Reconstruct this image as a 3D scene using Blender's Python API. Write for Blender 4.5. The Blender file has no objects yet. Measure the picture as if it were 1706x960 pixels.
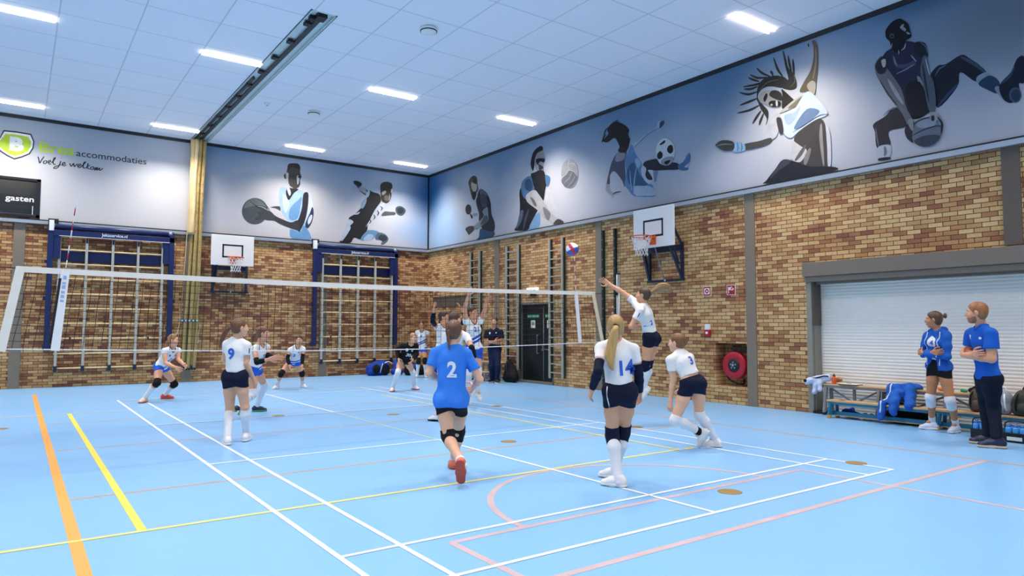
import bpy, bmesh, math, random
import numpy as np
from mathutils import Vector, Matrix, Euler
from mathutils.bvhtree import BVHTree
random.seed(7)
scene = bpy.context.scene
COL = scene.collection
PI = math.pi

# ------------------------------------------------------------------ camera, light, exposure
XR, YB, ZC, ZB = 10.258, 4.786, 7.145, 4.414      # right wall, back wall, ceiling, underside of the printed banner
NET_Y = -6.402
cam_data = bpy.data.cameras.new('camera')
cam = bpy.data.objects.new('camera', cam_data)
COL.objects.link(cam)
cam_data.sensor_width = 36.0
cam_data.sensor_fit = 'HORIZONTAL'
cam_data.lens = 24.229
cam_data.clip_start = 0.05
_R = Matrix(((0.8117089003, -0.5840617382, 0.0007396441), (0.0348271734, 0.0471374036, -0.9982810893), (0.5830229233, 0.8103394049, 0.0586030695)))
_rot = Matrix((_R[0], -_R[1], -_R[2])).transposed()
cam.matrix_world = Matrix.Translation((-1.852, -17.233, 1.565)) @ _rot.to_4x4()
scene.camera = cam
LAMP_WATTS = 95.0
LAMP_SPREAD = 120.0
TUBE_STRENGTH = 14.0
LAMP_COLOR = (1.0, 0.932, 0.845)
world = bpy.data.worlds.new('hall_air')
scene.world = world
world.use_nodes = True
world.node_tree.nodes['Background'].inputs[0].default_value = (0.75, 0.85, 1.0, 1)
world.node_tree.nodes['Background'].inputs[1].default_value = 0.3
scene.view_settings.view_transform = 'Standard'
scene.view_settings.look = 'None'
scene.view_settings.gamma = 1.0
scene.view_settings.use_curve_mapping = False
scene.view_settings.exposure = 0.0
scene.cycles.max_bounces = 8
scene.cycles.diffuse_bounces = 5
scene.cycles.use_denoising = True

# ------------------------------------------------------------------ materials
def lin(h):
    if isinstance(h, (tuple, list)):
        return tuple(h)[:3]
    h = h.lstrip('#')
    out = []
    for i in (0, 2, 4):
        c = int(h[i:i + 2], 16) / 255.0
        out.append(c / 12.92 if c <= 0.04045 else ((c + 0.055) / 1.055) ** 2.4)
    return tuple(out)

_mats = {}
def mat(name, color, rough=0.6, metal=0.0, var=0.06, scale=8.0, bump=0.0, bscale=60.0, sheen=0.0, sss=0.0, emit=0.0, stretch=None, spec=None):
    """procedural surface: a colour with a little noise in it, optional fine bump"""
    if name in _mats:
        return _mats[name]
    m = bpy.data.materials.new(name)
    m.use_nodes = True
    nt = m.node_tree
    b = nt.nodes['Principled BSDF']
    c = lin(color)
    tc = nt.nodes.new('ShaderNodeTexCoord')
    src = tc.outputs['Object']
    if stretch:
        mp = nt.nodes.new('ShaderNodeMapping')
        mp.inputs['Scale'].default_value = stretch
        nt.links.new(src, mp.inputs[0])
        src = mp.outputs[0]
    nz = nt.nodes.new('ShaderNodeTexNoise')
    nz.inputs['Scale'].default_value = scale
    nz.inputs['Detail'].default_value = 3
    nt.links.new(src, nz.inputs['Vector'])
    mx = nt.nodes.new('ShaderNodeMix')
    mx.data_type = 'RGBA'
    mx.inputs['A'].default_value = tuple(max(0, x * (1 - var * 2)) for x in c) + (1,)
    mx.inputs['B'].default_value = tuple(min(1, x * (1 + var * 2)) for x in c) + (1,)
    nt.links.new(nz.outputs['Fac'], mx.inputs['Factor'])
    nt.links.new(mx.outputs['Result'], b.inputs['Base Color'])
    b.inputs['Roughness'].default_value = rough
    b.inputs['Metallic'].default_value = metal
    if spec is not None: b.inputs['Specular IOR Level'].default_value = spec
    if sheen:
        b.inputs['Sheen Weight'].default_value = sheen
    if sss:
        b.inputs['Subsurface Weight'].default_value = sss
        b.inputs['Subsurface Radius'].default_value = (0.02, 0.008, 0.004)
    if emit:
        b.inputs['Emission Color'].default_value = c + (1,)
        b.inputs['Emission Strength'].default_value = emit
    if bump:
        n2 = nt.nodes.new('ShaderNodeTexNoise')
        n2.inputs['Scale'].default_value = bscale
        n2.inputs['Detail'].default_value = 2
        nt.links.new(src, n2.inputs['Vector'])
        bp = nt.nodes.new('ShaderNodeBump')
        bp.inputs['Strength'].default_value = bump
        bp.inputs['Distance'].default_value = 0.01
        nt.links.new(n2.outputs['Fac'], bp.inputs['Height'])
        nt.links.new(bp.outputs['Normal'], b.inputs['Normal'])
    _mats[name] = m
    return m

# ------------------------------------------------------------------ mesh helpers
class MB:
    """collects simple shapes in world metres and links them as ONE mesh object"""
    def __init__(self):
        self.v = []; self.f = []; self.mi = []; self.cur = 0; self.sm = []
    def slot(self, i):
        self.cur = i; return self
    def add(self, vs, fs, smooth=False):
        o = len(self.v)
        self.v += [tuple(p) for p in vs]
        for f in fs:
            self.f.append([o + i for i in f]); self.mi.append(self.cur); self.sm.append(smooth)
        return self
    def box(self, a, b, M=None):
        x0, y0, z0 = a; x1, y1, z1 = b
        x0, x1 = min(x0, x1), max(x0, x1); y0, y1 = min(y0, y1), max(y0, y1); z0, z1 = min(z0, z1), max(z0, z1)
        vs = [(x0, y0, z0), (x1, y0, z0), (x1, y1, z0), (x0, y1, z0), (x0, y0, z1), (x1, y0, z1), (x1, y1, z1), (x0, y1, z1)]
        if M is not None:
            vs = [M @ Vector(p) for p in vs]
        return self.add(vs, [(0, 3, 2, 1), (4, 5, 6, 7), (0, 1, 5, 4), (1, 2, 6, 5), (2, 3, 7, 6), (3, 0, 4, 7)])
    def cbox(self, c, s, M=None):
        return self.box([c[i] - s[i] / 2 for i in range(3)], [c[i] + s[i] / 2 for i in range(3)], M)
    def bar(self, p, q, w, h, up=(0, 0, 1)):
        """rectangular bar from p to q"""
        p = Vector(p); q = Vector(q); d = (q - p); L = d.length; d.normalize()
        up = Vector(up)
        if abs(d.dot(up)) > 0.98: up = Vector((1, 0, 0))
        s = d.cross(up).normalized(); u = s.cross(d)
        vs = []
        for e in (p, q):
            for a, b in ((-1, -1), (1, -1), (1, 1), (-1, 1)):
                vs.append(e + s * (a * w / 2) + u * (b * h / 2))
        return self.add(vs, [(0, 1, 2, 3), (7, 6, 5, 4), (0, 4, 5, 1), (1, 5, 6, 2), (2, 6, 7, 3), (3, 7, 4, 0)])
    def tube(self, pts, r, n=8, closed=False, caps=True):
        pts = [Vector(p) for p in pts]
        N = len(pts)
        rr = r if isinstance(r, (list, tuple)) else [r] * N
        vs = []; fs = []
        prev = None
        for i, p in enumerate(pts):
            if closed: t = pts[(i + 1) % N] - pts[i - 1]
            else: t = pts[min(i + 1, N - 1)] - pts[max(i - 1, 0)]
            t.normalize()
            if prev is None:
                a = Vector((0, 0, 1)) if abs(t.z) < 0.9 else Vector((1, 0, 0))
                s = t.cross(a).normalized()
            else:
                s = (prev - t * prev.dot(t)).normalized()
            prev = s; u = t.cross(s)
            for k in range(n):
                a = 2 * PI * k / n
                vs.append(p + s * (math.cos(a) * rr[i]) + u * (math.sin(a) * rr[i]))
        M_ = N if closed else N - 1
        for i in range(M_):
            j = (i + 1) % N
            for k in range(n):
                fs.append((i * n + k, i * n + (k + 1) % n, j * n + (k + 1) % n, j * n + k))
        if caps and not closed:
            fs.append(tuple(range(n))[::-1]); fs.append(tuple((N - 1) * n + k for k in range(n)))
        return self.add(vs, fs, True)
    def ell(self, c, r, nu=16, nv=10, M=None):
        c = Vector(c); vs = []; fs = []
        for j in range(nv + 1):
            th = PI * j / nv
            for i in range(nu):
                ph = 2 * PI * i / nu
                p = Vector((r[0] * math.sin(th) * math.cos(ph), r[1] * math.sin(th) * math.sin(ph), r[2] * math.cos(th)))
                if M is not None: p = M @ p
                vs.append(c + p)
        for j in range(nv):
            for i in range(nu):
                fs.append((j * nu + i, (j + 1) * nu + i, (j + 1) * nu + (i + 1) % nu, j * nu + (i + 1) % nu))
        return self.add(vs, fs, True)
    def prism(self, poly, f0, f1):
        """poly: 2-D points; f0, f1 map a 2-D point to the two end faces"""
        n = len(poly)
        vs = [f0(*p) for p in poly] + [f1(*p) for p in poly]
        fs = [tuple(range(n)), tuple(range(2 * n - 1, n - 1, -1))]
        for i in range(n):
            j = (i + 1) % n
            fs.append((i, n + i, n + j, j))
        return self.add(vs, fs)
    def lathe(self, c, prof, n=24, M=None):
        """profile of (radius, height) spun about the z axis through c"""
        c = Vector(c); vs = []; fs = []
        for r, h in prof:
            for k in range(n):
                a = 2 * PI * k / n
                p = Vector((r * math.cos(a), r * math.sin(a), h))
                if M is not None: p = M @ p
                vs.append(c + p)
        for j in range(len(prof) - 1):
            for k in range(n):
                fs.append((j * n + k, j * n + (k + 1) % n, (j + 1) * n + (k + 1) % n, (j + 1) * n + k))
        fs.append(tuple(range(n))[::-1]); fs.append(tuple((len(prof) - 1) * n + k for k in range(n)))
        return self.add(vs, fs, True)
    def build(self, name, mats, parent=None, bevel=0.0, label=None, fix=True, subsurf=0):
        me = bpy.data.meshes.new(name)
        off = origin(parent)
        me.from_pydata([(p[0] - off.x, p[1] - off.y, p[2] - off.z) for p in self.v], [], self.f)
        if not isinstance(mats, (list, tuple)): mats = [mats]
        for m in mats: me.materials.append(m)
        me.polygons.foreach_set('material_index', self.mi)
        me.polygons.foreach_set('use_smooth', self.sm)
        if fix:
            bm = bmesh.new(); bm.from_mesh(me)
            bmesh.ops.recalc_face_normals(bm, faces=bm.faces)
            bm.to_mesh(me); bm.free()
        o = bpy.data.objects.new(name, me)
        COL.objects.link(o)
        if parent is not None: o.parent = parent
        if bevel:
            md = o.modifiers.new('edge', 'BEVEL'); md.width = bevel; md.segments = 2; md.limit_method = 'ANGLE'; md.angle_limit = 0.7
        if subsurf:
            md = o.modifiers.new('round', 'SUBSURF'); md.levels = subsurf; md.render_levels = subsurf
        if label: o['label'] = label
        return o

def origin(o):
    v = Vector((0, 0, 0))
    while o is not None:
        v += o.location; o = o.parent
    return v

def thing(name, label, cat, loc=(0, 0, 0), group=None):
    o = bpy.data.objects.new(name, None)
    o.empty_display_size = 0.1
    COL.objects.link(o)
    o.location = loc
    return tag(o, label, cat, group)

def tag(o, label, cat, group=None):
    o['label'] = label; o['category'] = cat
    if group: o['group'] = group
    return o

def struct(o):
    o['kind'] = 'structure'
    return o

def dup(root, loc, label=None, group=None):
    r = root.copy(); COL.objects.link(r); r.location = loc
    if label: r['label'] = label
    if group: r['group'] = group
    for ch in list(root.children):
        c = ch.copy(); COL.objects.link(c); c.parent = r
        for g in list(ch.children):
            d = g.copy(); COL.objects.link(d); d.parent = c
    return r

def text_mesh(txt, size, bold=0.0, shear=0.0, sx=1.0, spacing=1.0, res=3):
    """flat lettering as (verts, faces) centred on the origin in the xy plane"""
    cu = bpy.data.curves.new('lettering', 'FONT')
    cu.body = txt; cu.size = size; cu.offset = bold; cu.shear = shear; cu.space_character = spacing
    cu.align_x = 'CENTER'; cu.align_y = 'CENTER'; cu.resolution_u = res
    o = bpy.data.objects.new('lettering', cu); COL.objects.link(o)
    dg = bpy.context.evaluated_depsgraph_get()
    me = bpy.data.meshes.new_from_object(o.evaluated_get(dg))
    vs = [(v.co.x * sx, v.co.y, 0) for v in me.vertices]; fs = [tuple(p.vertices) for p in me.polygons]
    bpy.data.objects.remove(o); bpy.data.curves.remove(cu); bpy.data.meshes.remove(me)
    xs = [v[0] for v in vs]; ys = [v[1] for v in vs]
    cx = (min(xs) + max(xs)) / 2; cy = (min(ys) + max(ys)) / 2
    return [(v[0] - cx, v[1] - cy, 0) for v in vs], fs

def lettering(mb, txt, size, fr, **k):
    """text on a flat face: fr maps (right, up) metres to a world point"""
    vs, fs = text_mesh(txt, size, **k)
    mb.add([fr(v[0], v[1]) for v in vs], fs)
    return mb

def smooth_poly(pts, n=4):
    """closed Catmull-Rom outline"""
    P = [np.array(p, float) for p in pts]; N = len(P); out = []
    for i in range(N):
        a, b, c, d = P[i - 1], P[i], P[(i + 1) % N], P[(i + 2) % N]
        for k in range(n):
            t = k / n
            out.append(tuple(0.5 * ((2 * b) + (c - a) * t + (2 * a - 5 * b + 4 * c - d) * t * t + (3 * b - a - 3 * c + d) * t ** 3)))
    return out

def smooth_path(pts, n=6):
    P = [Vector(p) for p in pts]; out = []
    for i in range(len(P) - 1):
        a = P[max(i - 1, 0)]; b = P[i]; c = P[i + 1]; d = P[min(i + 2, len(P) - 1)]
        for k in range(n):
            t = k / n
            out.append(0.5 * ((2 * b) + (c - a) * t + (2 * a - 5 * b + 4 * c - d) * t * t + (3 * b - a - 3 * c + d) * t ** 3))
    out.append(P[-1])
    return out
# ------------------------------------------------------------------ the hall: floor, walls, ceiling
def brick_mat(name, axis, seed, redder=0.0):
    m = bpy.data.materials.new(name); m.use_nodes = True
    nt = m.node_tree; N = nt.nodes; L = nt.links; b = N['Principled BSDF']
    tc = N.new('ShaderNodeTexCoord')
    sep = N.new('ShaderNodeSeparateXYZ'); L.new(tc.outputs['Object'], sep.inputs[0])
    com = N.new('ShaderNodeCombineXYZ')
    L.new(sep.outputs[axis], com.inputs['X']); L.new(sep.outputs['Z'], com.inputs['Y'])
    com.inputs['Z'].default_value = seed
    br = N.new('ShaderNodeTexBrick')
    br.offset = 0.5; br.offset_frequency = 2; br.squash = 1.0
    br.inputs['Color1'].default_value = (0, 0, 0, 1); br.inputs['Color2'].default_value = (1, 1, 1, 1)
    br.inputs['Mortar'].default_value = (0.5, 0.5, 0.5, 1)
    br.inputs['Scale'].default_value = 1.0
    br.inputs['Brick Width'].default_value = 0.222
    br.inputs['Row Height'].default_value = 0.0765
    br.inputs['Mortar Size'].default_value = 0.0055
    br.inputs['Mortar Smooth'].default_value = 0.15
    br.inputs['Bias'].default_value = 0.0
    L.new(com.outputs[0], br.inputs['Vector'])
    big = N.new('ShaderNodeTexNoise'); big.inputs['Scale'].default_value = 0.9; big.inputs['Detail'].default_value = 2.5
    mp = N.new('ShaderNodeMapping'); mp.inputs['Scale'].default_value = (0.8, 2.0, 1); L.new(com.outputs[0], mp.inputs[0]); L.new(mp.outputs[0], big.inputs['Vector'])
    # brick tone = its own random value, pulled by slow drifts in the batch
    a1 = N.new('ShaderNodeMath'); a1.operation = 'MULTIPLY_ADD'; a1.inputs[1].default_value = 1.1; a1.inputs[2].default_value = -0.55 + redder
    L.new(big.outputs['Fac'], a1.inputs[0])
    a2 = N.new('ShaderNodeMath'); a2.operation = 'ADD'; L.new(br.outputs['Color'], a2.inputs[0]); L.new(a1.outputs[0], a2.inputs[1])
    ramp = N.new('ShaderNodeValToRGB'); cr = ramp.color_ramp; cr.interpolation = 'LINEAR'
    stops = [(0.0, 'd8b07c'), (0.3, 'cda26f'), (0.5, 'c19363'), (0.64, 'b68557'), (0.76, 'a8744e'), (0.88, '996347'), (1.0, '8a5541')]
    while len(cr.elements) < len(stops): cr.elements.new(0.5)
    for e, (p, c) in zip(cr.elements, stops): e.position = p; e.color = lin(c) + (1,)
    L.new(a2.outputs[0], ramp.inputs[0])
    fine = N.new('ShaderNodeTexNoise'); fine.inputs['Scale'].default_value = 45; fine.inputs['Detail'].default_value = 4; L.new(com.outputs[0], fine.inputs['Vector'])
    fr = N.new('ShaderNodeMapRange'); fr.inputs['To Min'].default_value = 0.75; fr.inputs['To Max'].default_value = 1.25; L.new(fine.outputs['Fac'], fr.inputs['Value'])
    hs = N.new('ShaderNodeHueSaturation'); L.new(ramp.outputs[0], hs.inputs['Color']); L.new(fr.outputs[0], hs.inputs['Value'])
    mx = N.new('ShaderNodeMix'); mx.data_type = 'RGBA'; L.new(br.outputs['Fac'], mx.inputs['Factor'])
    L.new(hs.outputs[0], mx.inputs['A']); mx.inputs['B'].default_value = lin('463124') + (1,)
    L.new(mx.outputs['Result'], b.inputs['Base Color'])
    b.inputs['Roughness'].default_value = 0.8; b.inputs['Specular IOR Level'].default_value = 0.25
    inv = N.new('ShaderNodeMath'); inv.operation = 'SUBTRACT'; inv.inputs[0].default_value = 1; L.new(br.outputs['Fac'], inv.inputs[1])
    bp = N.new('ShaderNodeBump'); bp.inputs['Strength'].default_value = 0.6; bp.inputs['Distance'].default_value = 0.006
    L.new(inv.outputs[0], bp.inputs['Height']); L.new(bp.outputs[0], b.inputs['Normal'])
    return m

def wall_plates(mb, rect, holes, f0, f1):
    """a wall face cut into plates around its openings"""
    us = sorted({rect[0], rect[2]} | {h[i] for h in holes for i in (0, 2)})
    zs = sorted({rect[1], rect[3]} | {h[i] for h in holes for i in (1, 3)})
    us = [u for u in us if rect[0] <= u <= rect[2]]; zs = [z for z in zs if rect[1] <= z <= rect[3]]
    for i in range(len(us) - 1):
        for j in range(len(zs) - 1):
            cu = (us[i] + us[i + 1]) / 2; cz = (zs[j] + zs[j + 1]) / 2
            if any(h[0] < cu < h[2] and h[1] < cz < h[3] for h in holes): continue
            mb.prism([(us[i], zs[j]), (us[i + 1], zs[j]), (us[i + 1], zs[j + 1]), (us[i], zs[j + 1])], f0, f1)

def grid_mat(name, c0, c1, pitch, line, off, rough=0.8):
    m = bpy.data.materials.new(name); m.use_nodes = True
    nt = m.node_tree; N = nt.nodes; L = nt.links; b = N['Principled BSDF']
    tc = N.new('ShaderNodeTexCoord'); mp = N.new('ShaderNodeMapping'); mp.inputs['Location'].default_value = (off[0], off[1], 0)
    L.new(tc.outputs['Object'], mp.inputs[0])
    br = N.new('ShaderNodeTexBrick'); br.offset = 0; br.squash = 1
    br.inputs['Color1'].default_value = lin(c0) + (1,); br.inputs['Color2'].default_value = lin(c1) + (1,)
    br.inputs['Mortar'].default_value = tuple(x * 0.72 for x in lin(c0)) + (1,)
    br.inputs['Scale'].default_value = 1; br.inputs['Brick Width'].default_value = pitch; br.inputs['Row Height'].default_value = pitch
    br.inputs['Mortar Size'].default_value = line; br.inputs['Mortar Smooth'].default_value = 0.3
    L.new(mp.outputs[0], br.inputs['Vector'])
    L.new(br.outputs['Color'], b.inputs['Base Color']); b.inputs['Roughness'].default_value = rough
    b.inputs['Specular IOR Level'].default_value = 0.2
    inv = N.new('ShaderNodeMath'); inv.operation = 'SUBTRACT'; inv.inputs[0].default_value = 1; L.new(br.outputs['Fac'], inv.inputs[1])
    bp = N.new('ShaderNodeBump'); bp.inputs['Strength'].default_value = 0.5; bp.inputs['Distance'].default_value = 0.01
    L.new(inv.outputs[0], bp.inputs['Height']); L.new(bp.outputs[0], b.inputs['Normal'])
    return m

def floor_mat():
    m = bpy.data.materials.new('blue_sports_floor'); m.use_nodes = True
    nt = m.node_tree; N = nt.nodes; L = nt.links; b = N['Principled BSDF']
    tc = N.new('ShaderNodeTexCoord')
    n1 = N.new('ShaderNodeTexNoise'); n1.inputs['Scale'].default_value = 0.5; n1.inputs['Detail'].default_value = 4; L.new(tc.outputs['Object'], n1.inputs['Vector'])
    mx = N.new('ShaderNodeMix'); mx.data_type = 'RGBA'
    mx.inputs['A'].default_value = lin('82b7e6') + (1,); mx.inputs['B'].default_value = lin('8cbfec') + (1,)
    L.new(n1.outputs['Fac'], mx.inputs['Factor']); L.new(mx.outputs['Result'], b.inputs['Base Color'])
    n2 = N.new('ShaderNodeTexNoise'); n2.inputs['Scale'].default_value = 3; n2.inputs['Detail'].default_value = 5; L.new(tc.outputs['Object'], n2.inputs['Vector'])
    rr = N.new('ShaderNodeMapRange'); rr.inputs['To Min'].default_value = 0.26; rr.inputs['To Max'].default_value = 0.4; L.new(n2.outputs['Fac'], rr.inputs['Value'])
    L.new(rr.outputs[0], b.inputs['Roughness'])
    b.inputs['Specular IOR Level'].default_value = 0.45
    return m

X0, Y0 = -9.4, -21.0                                 # the far sides of the hall, behind and left of the camera
M_BRICK_R = brick_mat('tan_brick_right', 'Y', 3.7, -0.08)
M_BRICK_B = brick_mat('tan_brick_back', 'X', 8.1, 0.12)
M_PLASTER = mat('pale_plaster', 'c9c6c2', 0.8)
M_PIL = mat('taupe_paint', '857665', 0.55, var=0.03)
M_PIL2 = mat('dark_taupe_paint', '62554a', 0.55, var=0.03)
M_BLACK = mat('black_trim', '14151a', 0.5)
M_ALU = mat('pale_aluminium', 'b4bac2', 0.35, 0.6, var=0.03)
M_STEEL = mat('brushed_steel', '9a9da0', 0.35, 0.7)
M_WHITE = mat('white_paint', 'ecebe8', 0.5, var=0.02)
M_LINE_W = mat('white_line_paint', 'f1f5fa', 0.4, var=0.03)
M_LINE_Y = mat('yellow_line_paint', 'f0e07a', 0.4, var=0.04)
M_LINE_YB = mat('bright_yellow_line_paint', 'fbdd55', 0.4, var=0.04)
M_LINE_YP = mat('faint_yellow_line_paint', 'b7cfae', 0.4, var=0.1)
M_LINE_O = mat('orange_line_paint', 'f5a94f', 0.4, var=0.04)
M_LINE_OP = mat('worn_orange_line_paint', 'c6a084', 0.4, var=0.14, scale=3)
M_LINE_P = mat('worn_pink_line_paint', 'cdb2b4', 0.4, var=0.12, scale=3)
M_BRASS = mat('tarnished_brass', 'a98a4f', 0.45, 0.35)

fb = MB(); fb.box((X0 - .3, Y0 - .3, -0.2), (XR + 1.2, YB + .3, 0))
floor = struct(fb.build('floor', floor_mat()))

cb = MB(); cb.box((X0 - .3, Y0 - .3, ZC + .10), (XR + .4, YB + .4, ZC + .3))
TX0, TX1, TY0 = 2.17, 2.62, -5.64                     # the recess of the curtain track
for a, b_ in (((X0 - .3, Y0 - .3), (TX0, YB + .4)), ((TX1, Y0 - .3), (XR + .4, YB + .4)), ((TX0, Y0 - .3), (TX1, TY0))):
    cb.box((a[0], a[1], ZC), (b_[0], b_[1], ZC + .12))
ceiling = struct(cb.build('ceiling', grid_mat('ceiling_tiles', 'f7f1f6', 'f4eff4', 1.213, 0.013, (0.20, -0.75))))

DOOR = (-2.36, 0.06, -0.72, 2.30); HOSE = (-8.60, 0.36, -7.82, 1.26); SHUT = (-18.5, 0.0, -10.02, 2.46)
wr = MB(); wall_plates(wr, (Y0 - .3, 0, YB + .3, ZC), [DOOR, HOSE, SHUT], lambda u, z: (XR, u, z), lambda u, z: (XR + .34, u, z))
wr.box((XR + .33, HOSE[0] - .05, HOSE[1] - .05), (XR + .36, HOSE[2] + .05, HOSE[3] + .05))
wall_right = struct(wr.build('wall_right', M_BRICK_R))
WIN = (-4.4, 4.47, -1.43, 5.50)
wb = MB(); wall_plates(wb, (X0 - .3, 0, XR, ZC), [WIN], lambda u, z: (u, YB, z), lambda u, z: (u, YB + .3, z))
wall_back = struct(wb.build('wall_back', M_BRICK_B))
w = MB(); w.box((X0 - .3, Y0, 0), (X0, YB, ZC)); struct(w.build('wall_left', M_PLASTER))
w = MB(); w.box((X0 - .3, Y0 - .3, 0), (XR, Y0, ZC)); struct(w.build('wall_front', M_PLASTER))

# pilasters, rails and trims
k = 0
for (a, b_) in ((0.27, 0.50), (-4.34, -4.12), (-8.84, -8.61)):
    k += 1; p = MB(); p.box((XR - .025, a, 0), (XR + .1, b_, ZB - .09)); struct(p.build('trim_%d' % k, M_PIL, bevel=.004))
k += 1; p = MB(); p.box((XR - .025, -13.41, 2.82), (XR + .1, -13.17, ZB - .09)); struct(p.build('trim_%d' % k, M_PIL2, bevel=.004))
for a in (-1.97, 2.12, 6.21):
    k += 1; p = MB(); p.box((a, YB - .025, 0), (a + .25, YB + .1, ZB - .09)); struct(p.build('trim_%d' % k, M_PIL, bevel=.004))
# aluminium ledge below the banners, black line above it, black strip under the ceiling
for nm, mm, z0, z1, d in (('ledge', M_ALU, ZB - .10, ZB - .015, .10), ('edge', M_BLACK, ZB - .015, ZB + .018, .075), ('gap', M_BLACK, ZC - .09, ZC, .06)):
    k += 1; p = MB(); p.box((XR - d, Y0, z0), (XR, YB, z1)); struct(p.build('trim_%d' % k, mm))
    k += 1; p = MB(); p.box((X0, YB - d, z0), (XR - d, YB, z1)); struct(p.build('trim_%d' % k, mm))
k += 1; p = MB(); p.box((XR - .075, YB - .075, ZB), (XR - .03, YB - .03, ZC)); struct(p.build('trim_%d' % k, M_BLACK))

# brown lintel panel in the right wall near the corner
p = MB(); p.box((XR - .02, 1.97, 2.31), (XR + .02, 4.42, 2.67)); p.box((XR - .035, 1.97, 2.64), (XR + .02, 4.42, 2.67))
k += 1; struct(p.build('trim_%d' % k, M_PIL2))

# floor markings
def strip(mb, a, b, w, z):
    a = Vector((a[0], a[1], 0)); b = Vector((b[0], b[1], 0)); d = (b - a).normalized(); s = Vector((-d.y, d.x, 0)) * (w / 2)
    n = max(1, int((b - a).length / 0.5)); ps = [a.lerp(b, i / n) for i in range(n + 1)]
    vs = []
    for q in ps: vs += [(q + s) + Vector((0, 0, z)), (q - s) + Vector((0, 0, z))]
    mb.add(vs, [(2 * i, 2 * i + 1, 2 * i + 3, 2 * i + 2) for i in range(n)])
def arc(mb, c, r, a0, a1, w, z, n=48):
    vs = []
    for i in range(n + 1):
        a = math.radians(a0 + (a1 - a0) * i / n)
        for rr in (r - w / 2, r + w / 2): vs.append((c[0] + rr * math.cos(a), c[1] + rr * math.sin(a), z))
    mb.add(vs, [(2 * i, 2 * i + 1, 2 * i + 3, 2 * i + 2) for i in range(n)])
def lines(name, m, items, z):
    mb = MB()
    for it in items:
        z += .00004
        if len(it) == 3: strip(mb, it[0], it[1], it[2], z)
        else: arc(mb, it[0], it[1], it[2], it[3], it[4], z)
    return struct(mb.build(name, m, floor, fix=False))
W = .042
lines('white_lines', M_LINE_W, [((0, .02), (0, -14.6), W), ((.46, 0), (.46, -13.42), W), ((5.62, 0), (5.62, -13.38), W), ((6.08, .02), (6.12, -13.42), W),
    ((-.02, 0), (6.1, 0), W), ((0, -.76), (6.08, -.76), W), ((0, -4.74), (6.09, -4.74), W), ((0, -8.68), (6.1, -8.68), W), ((0, -12.64), (6.1, -12.64), W),
    ((-.0, -13.4), (6.14, -13.4), W), ((3.03, 0), (3.03, -4.74), W), ((3.04, -8.68), (3.04, -13.4), W)], .0030)
lines('faint_yellow_lines', M_LINE_YP, [((3.03, -4.74), (3.03, -8.68), W), ((0, -2.2), (5.15, -2.2), .045)], .0020)
lines('yellow_lines', M_LINE_Y, [((-6, -2.2), (0, -2.2), .045), ((-6, -11.17), (5.19, -11.17), .05), ((5.17, -2.2), (5.17, -11.17), .05)], .0026)
lines('bright_yellow_line', M_LINE_YB, [((-1.0, -2.2), (-1.0, -11.15), .065)], .0023)
lines('orange_line', M_LINE_O, [((-1.44, 2.5), (-1.44, -17), .085)], .0016)
lines('worn_orange_lines', M_LINE_OP, [((-1.4, 2.42), (7.58, 2.42), .05), ((-1.4, -3.66), (7.56, -3.66), .05), ((-1.4, -6.62), (7.56, -6.62), .05), ((-1.4, -9.69), (7.56, -9.69), .05),
    ((7.57, 2.4), (7.57, -18), .055)], .0008)
lines('worn_pink_lines', M_LINE_P, [((-1.4, -13.79), (7.55, -13.79), .065), ((.79, -12.8), (5.28, -12.8), .06), ((.79, -12.8), (.79, -15.8), .06), ((5.28, -12.8), (5.28, -16), .055),
    ((3.04, -12.8), 1.58, 0, 180, .06)], .0012)
# ------------------------------------------------------------------ ceiling lamps
M_TUBE = mat('lit_tube', 'fffaf2', 0.5, var=0.0, emit=TUBE_STRENGTH)
M_LAMPBOX = mat('lamp_housing', 'dfe6ee', 0.5, var=0.01)
def make_lamp(label):
    t = thing('ceiling_lamp', label, 'ceiling lamp', (0, 0, ZC))
    h = MB(); h.box((-.59, -.088, -.006), (.59, -.036, .004)); h.box((-.59, .036, -.006), (.59, .088, .004)); h.box((-.04, -.05, -.005), (.04, .05, .004)); h.v = [(a, b, c + ZC) for a, b, c in h.v]; h.build('lamp_housing', M_LAMPBOX, t, bevel=.003)
    for s in (-1, 1):
        p = MB(); p.tube([(-.58, s * .062, ZC - .018), (.58, s * .062, ZC - .018)], .024, 10); p.build('lamp_tube', M_TUBE, t)
    ld = bpy.data.lights.new('lamp_light', 'AREA'); ld.shape = 'RECTANGLE'; ld.size = 1.16; ld.size_y = .045
    ld.energy = LAMP_WATTS / 2; ld.color = LAMP_COLOR; ld.spread = math.radians(LAMP_SPREAD)
    for s in (-1, 1):
        lo = bpy.data.objects.new('lamp_light', ld); COL.objects.link(lo); lo.parent = t; lo.location = (0, s * .062, -.045)
    return t
lamp0 = None
seen = {(1.6, -2.53): 'twin-tube ceiling lamp just left of the curtain track, mid ceiling', (5.24, -2.53): 'twin-tube ceiling lamp right of the track, between the two round ceiling vents',
    (8.88, -2.53): 'twin-tube ceiling lamp above the soccer player print', (8.88, -9.83): 'large near twin-tube ceiling lamp above the dancer print',
    (1.6, 3.58): 'small far ceiling lamp touching the far end of the curtain track', (5.24, 3.58): 'small far ceiling lamp above the basketball passer print', (8.88, 3.58): 'small far ceiling lamp nearest the room corner',
    (-2.04, -2.53): 'ceiling lamp cut by the left picture edge, the upper of two', (-2.04, 3.58): 'ceiling lamp cut by the left picture edge, the lower of two above the shield logo'}
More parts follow.
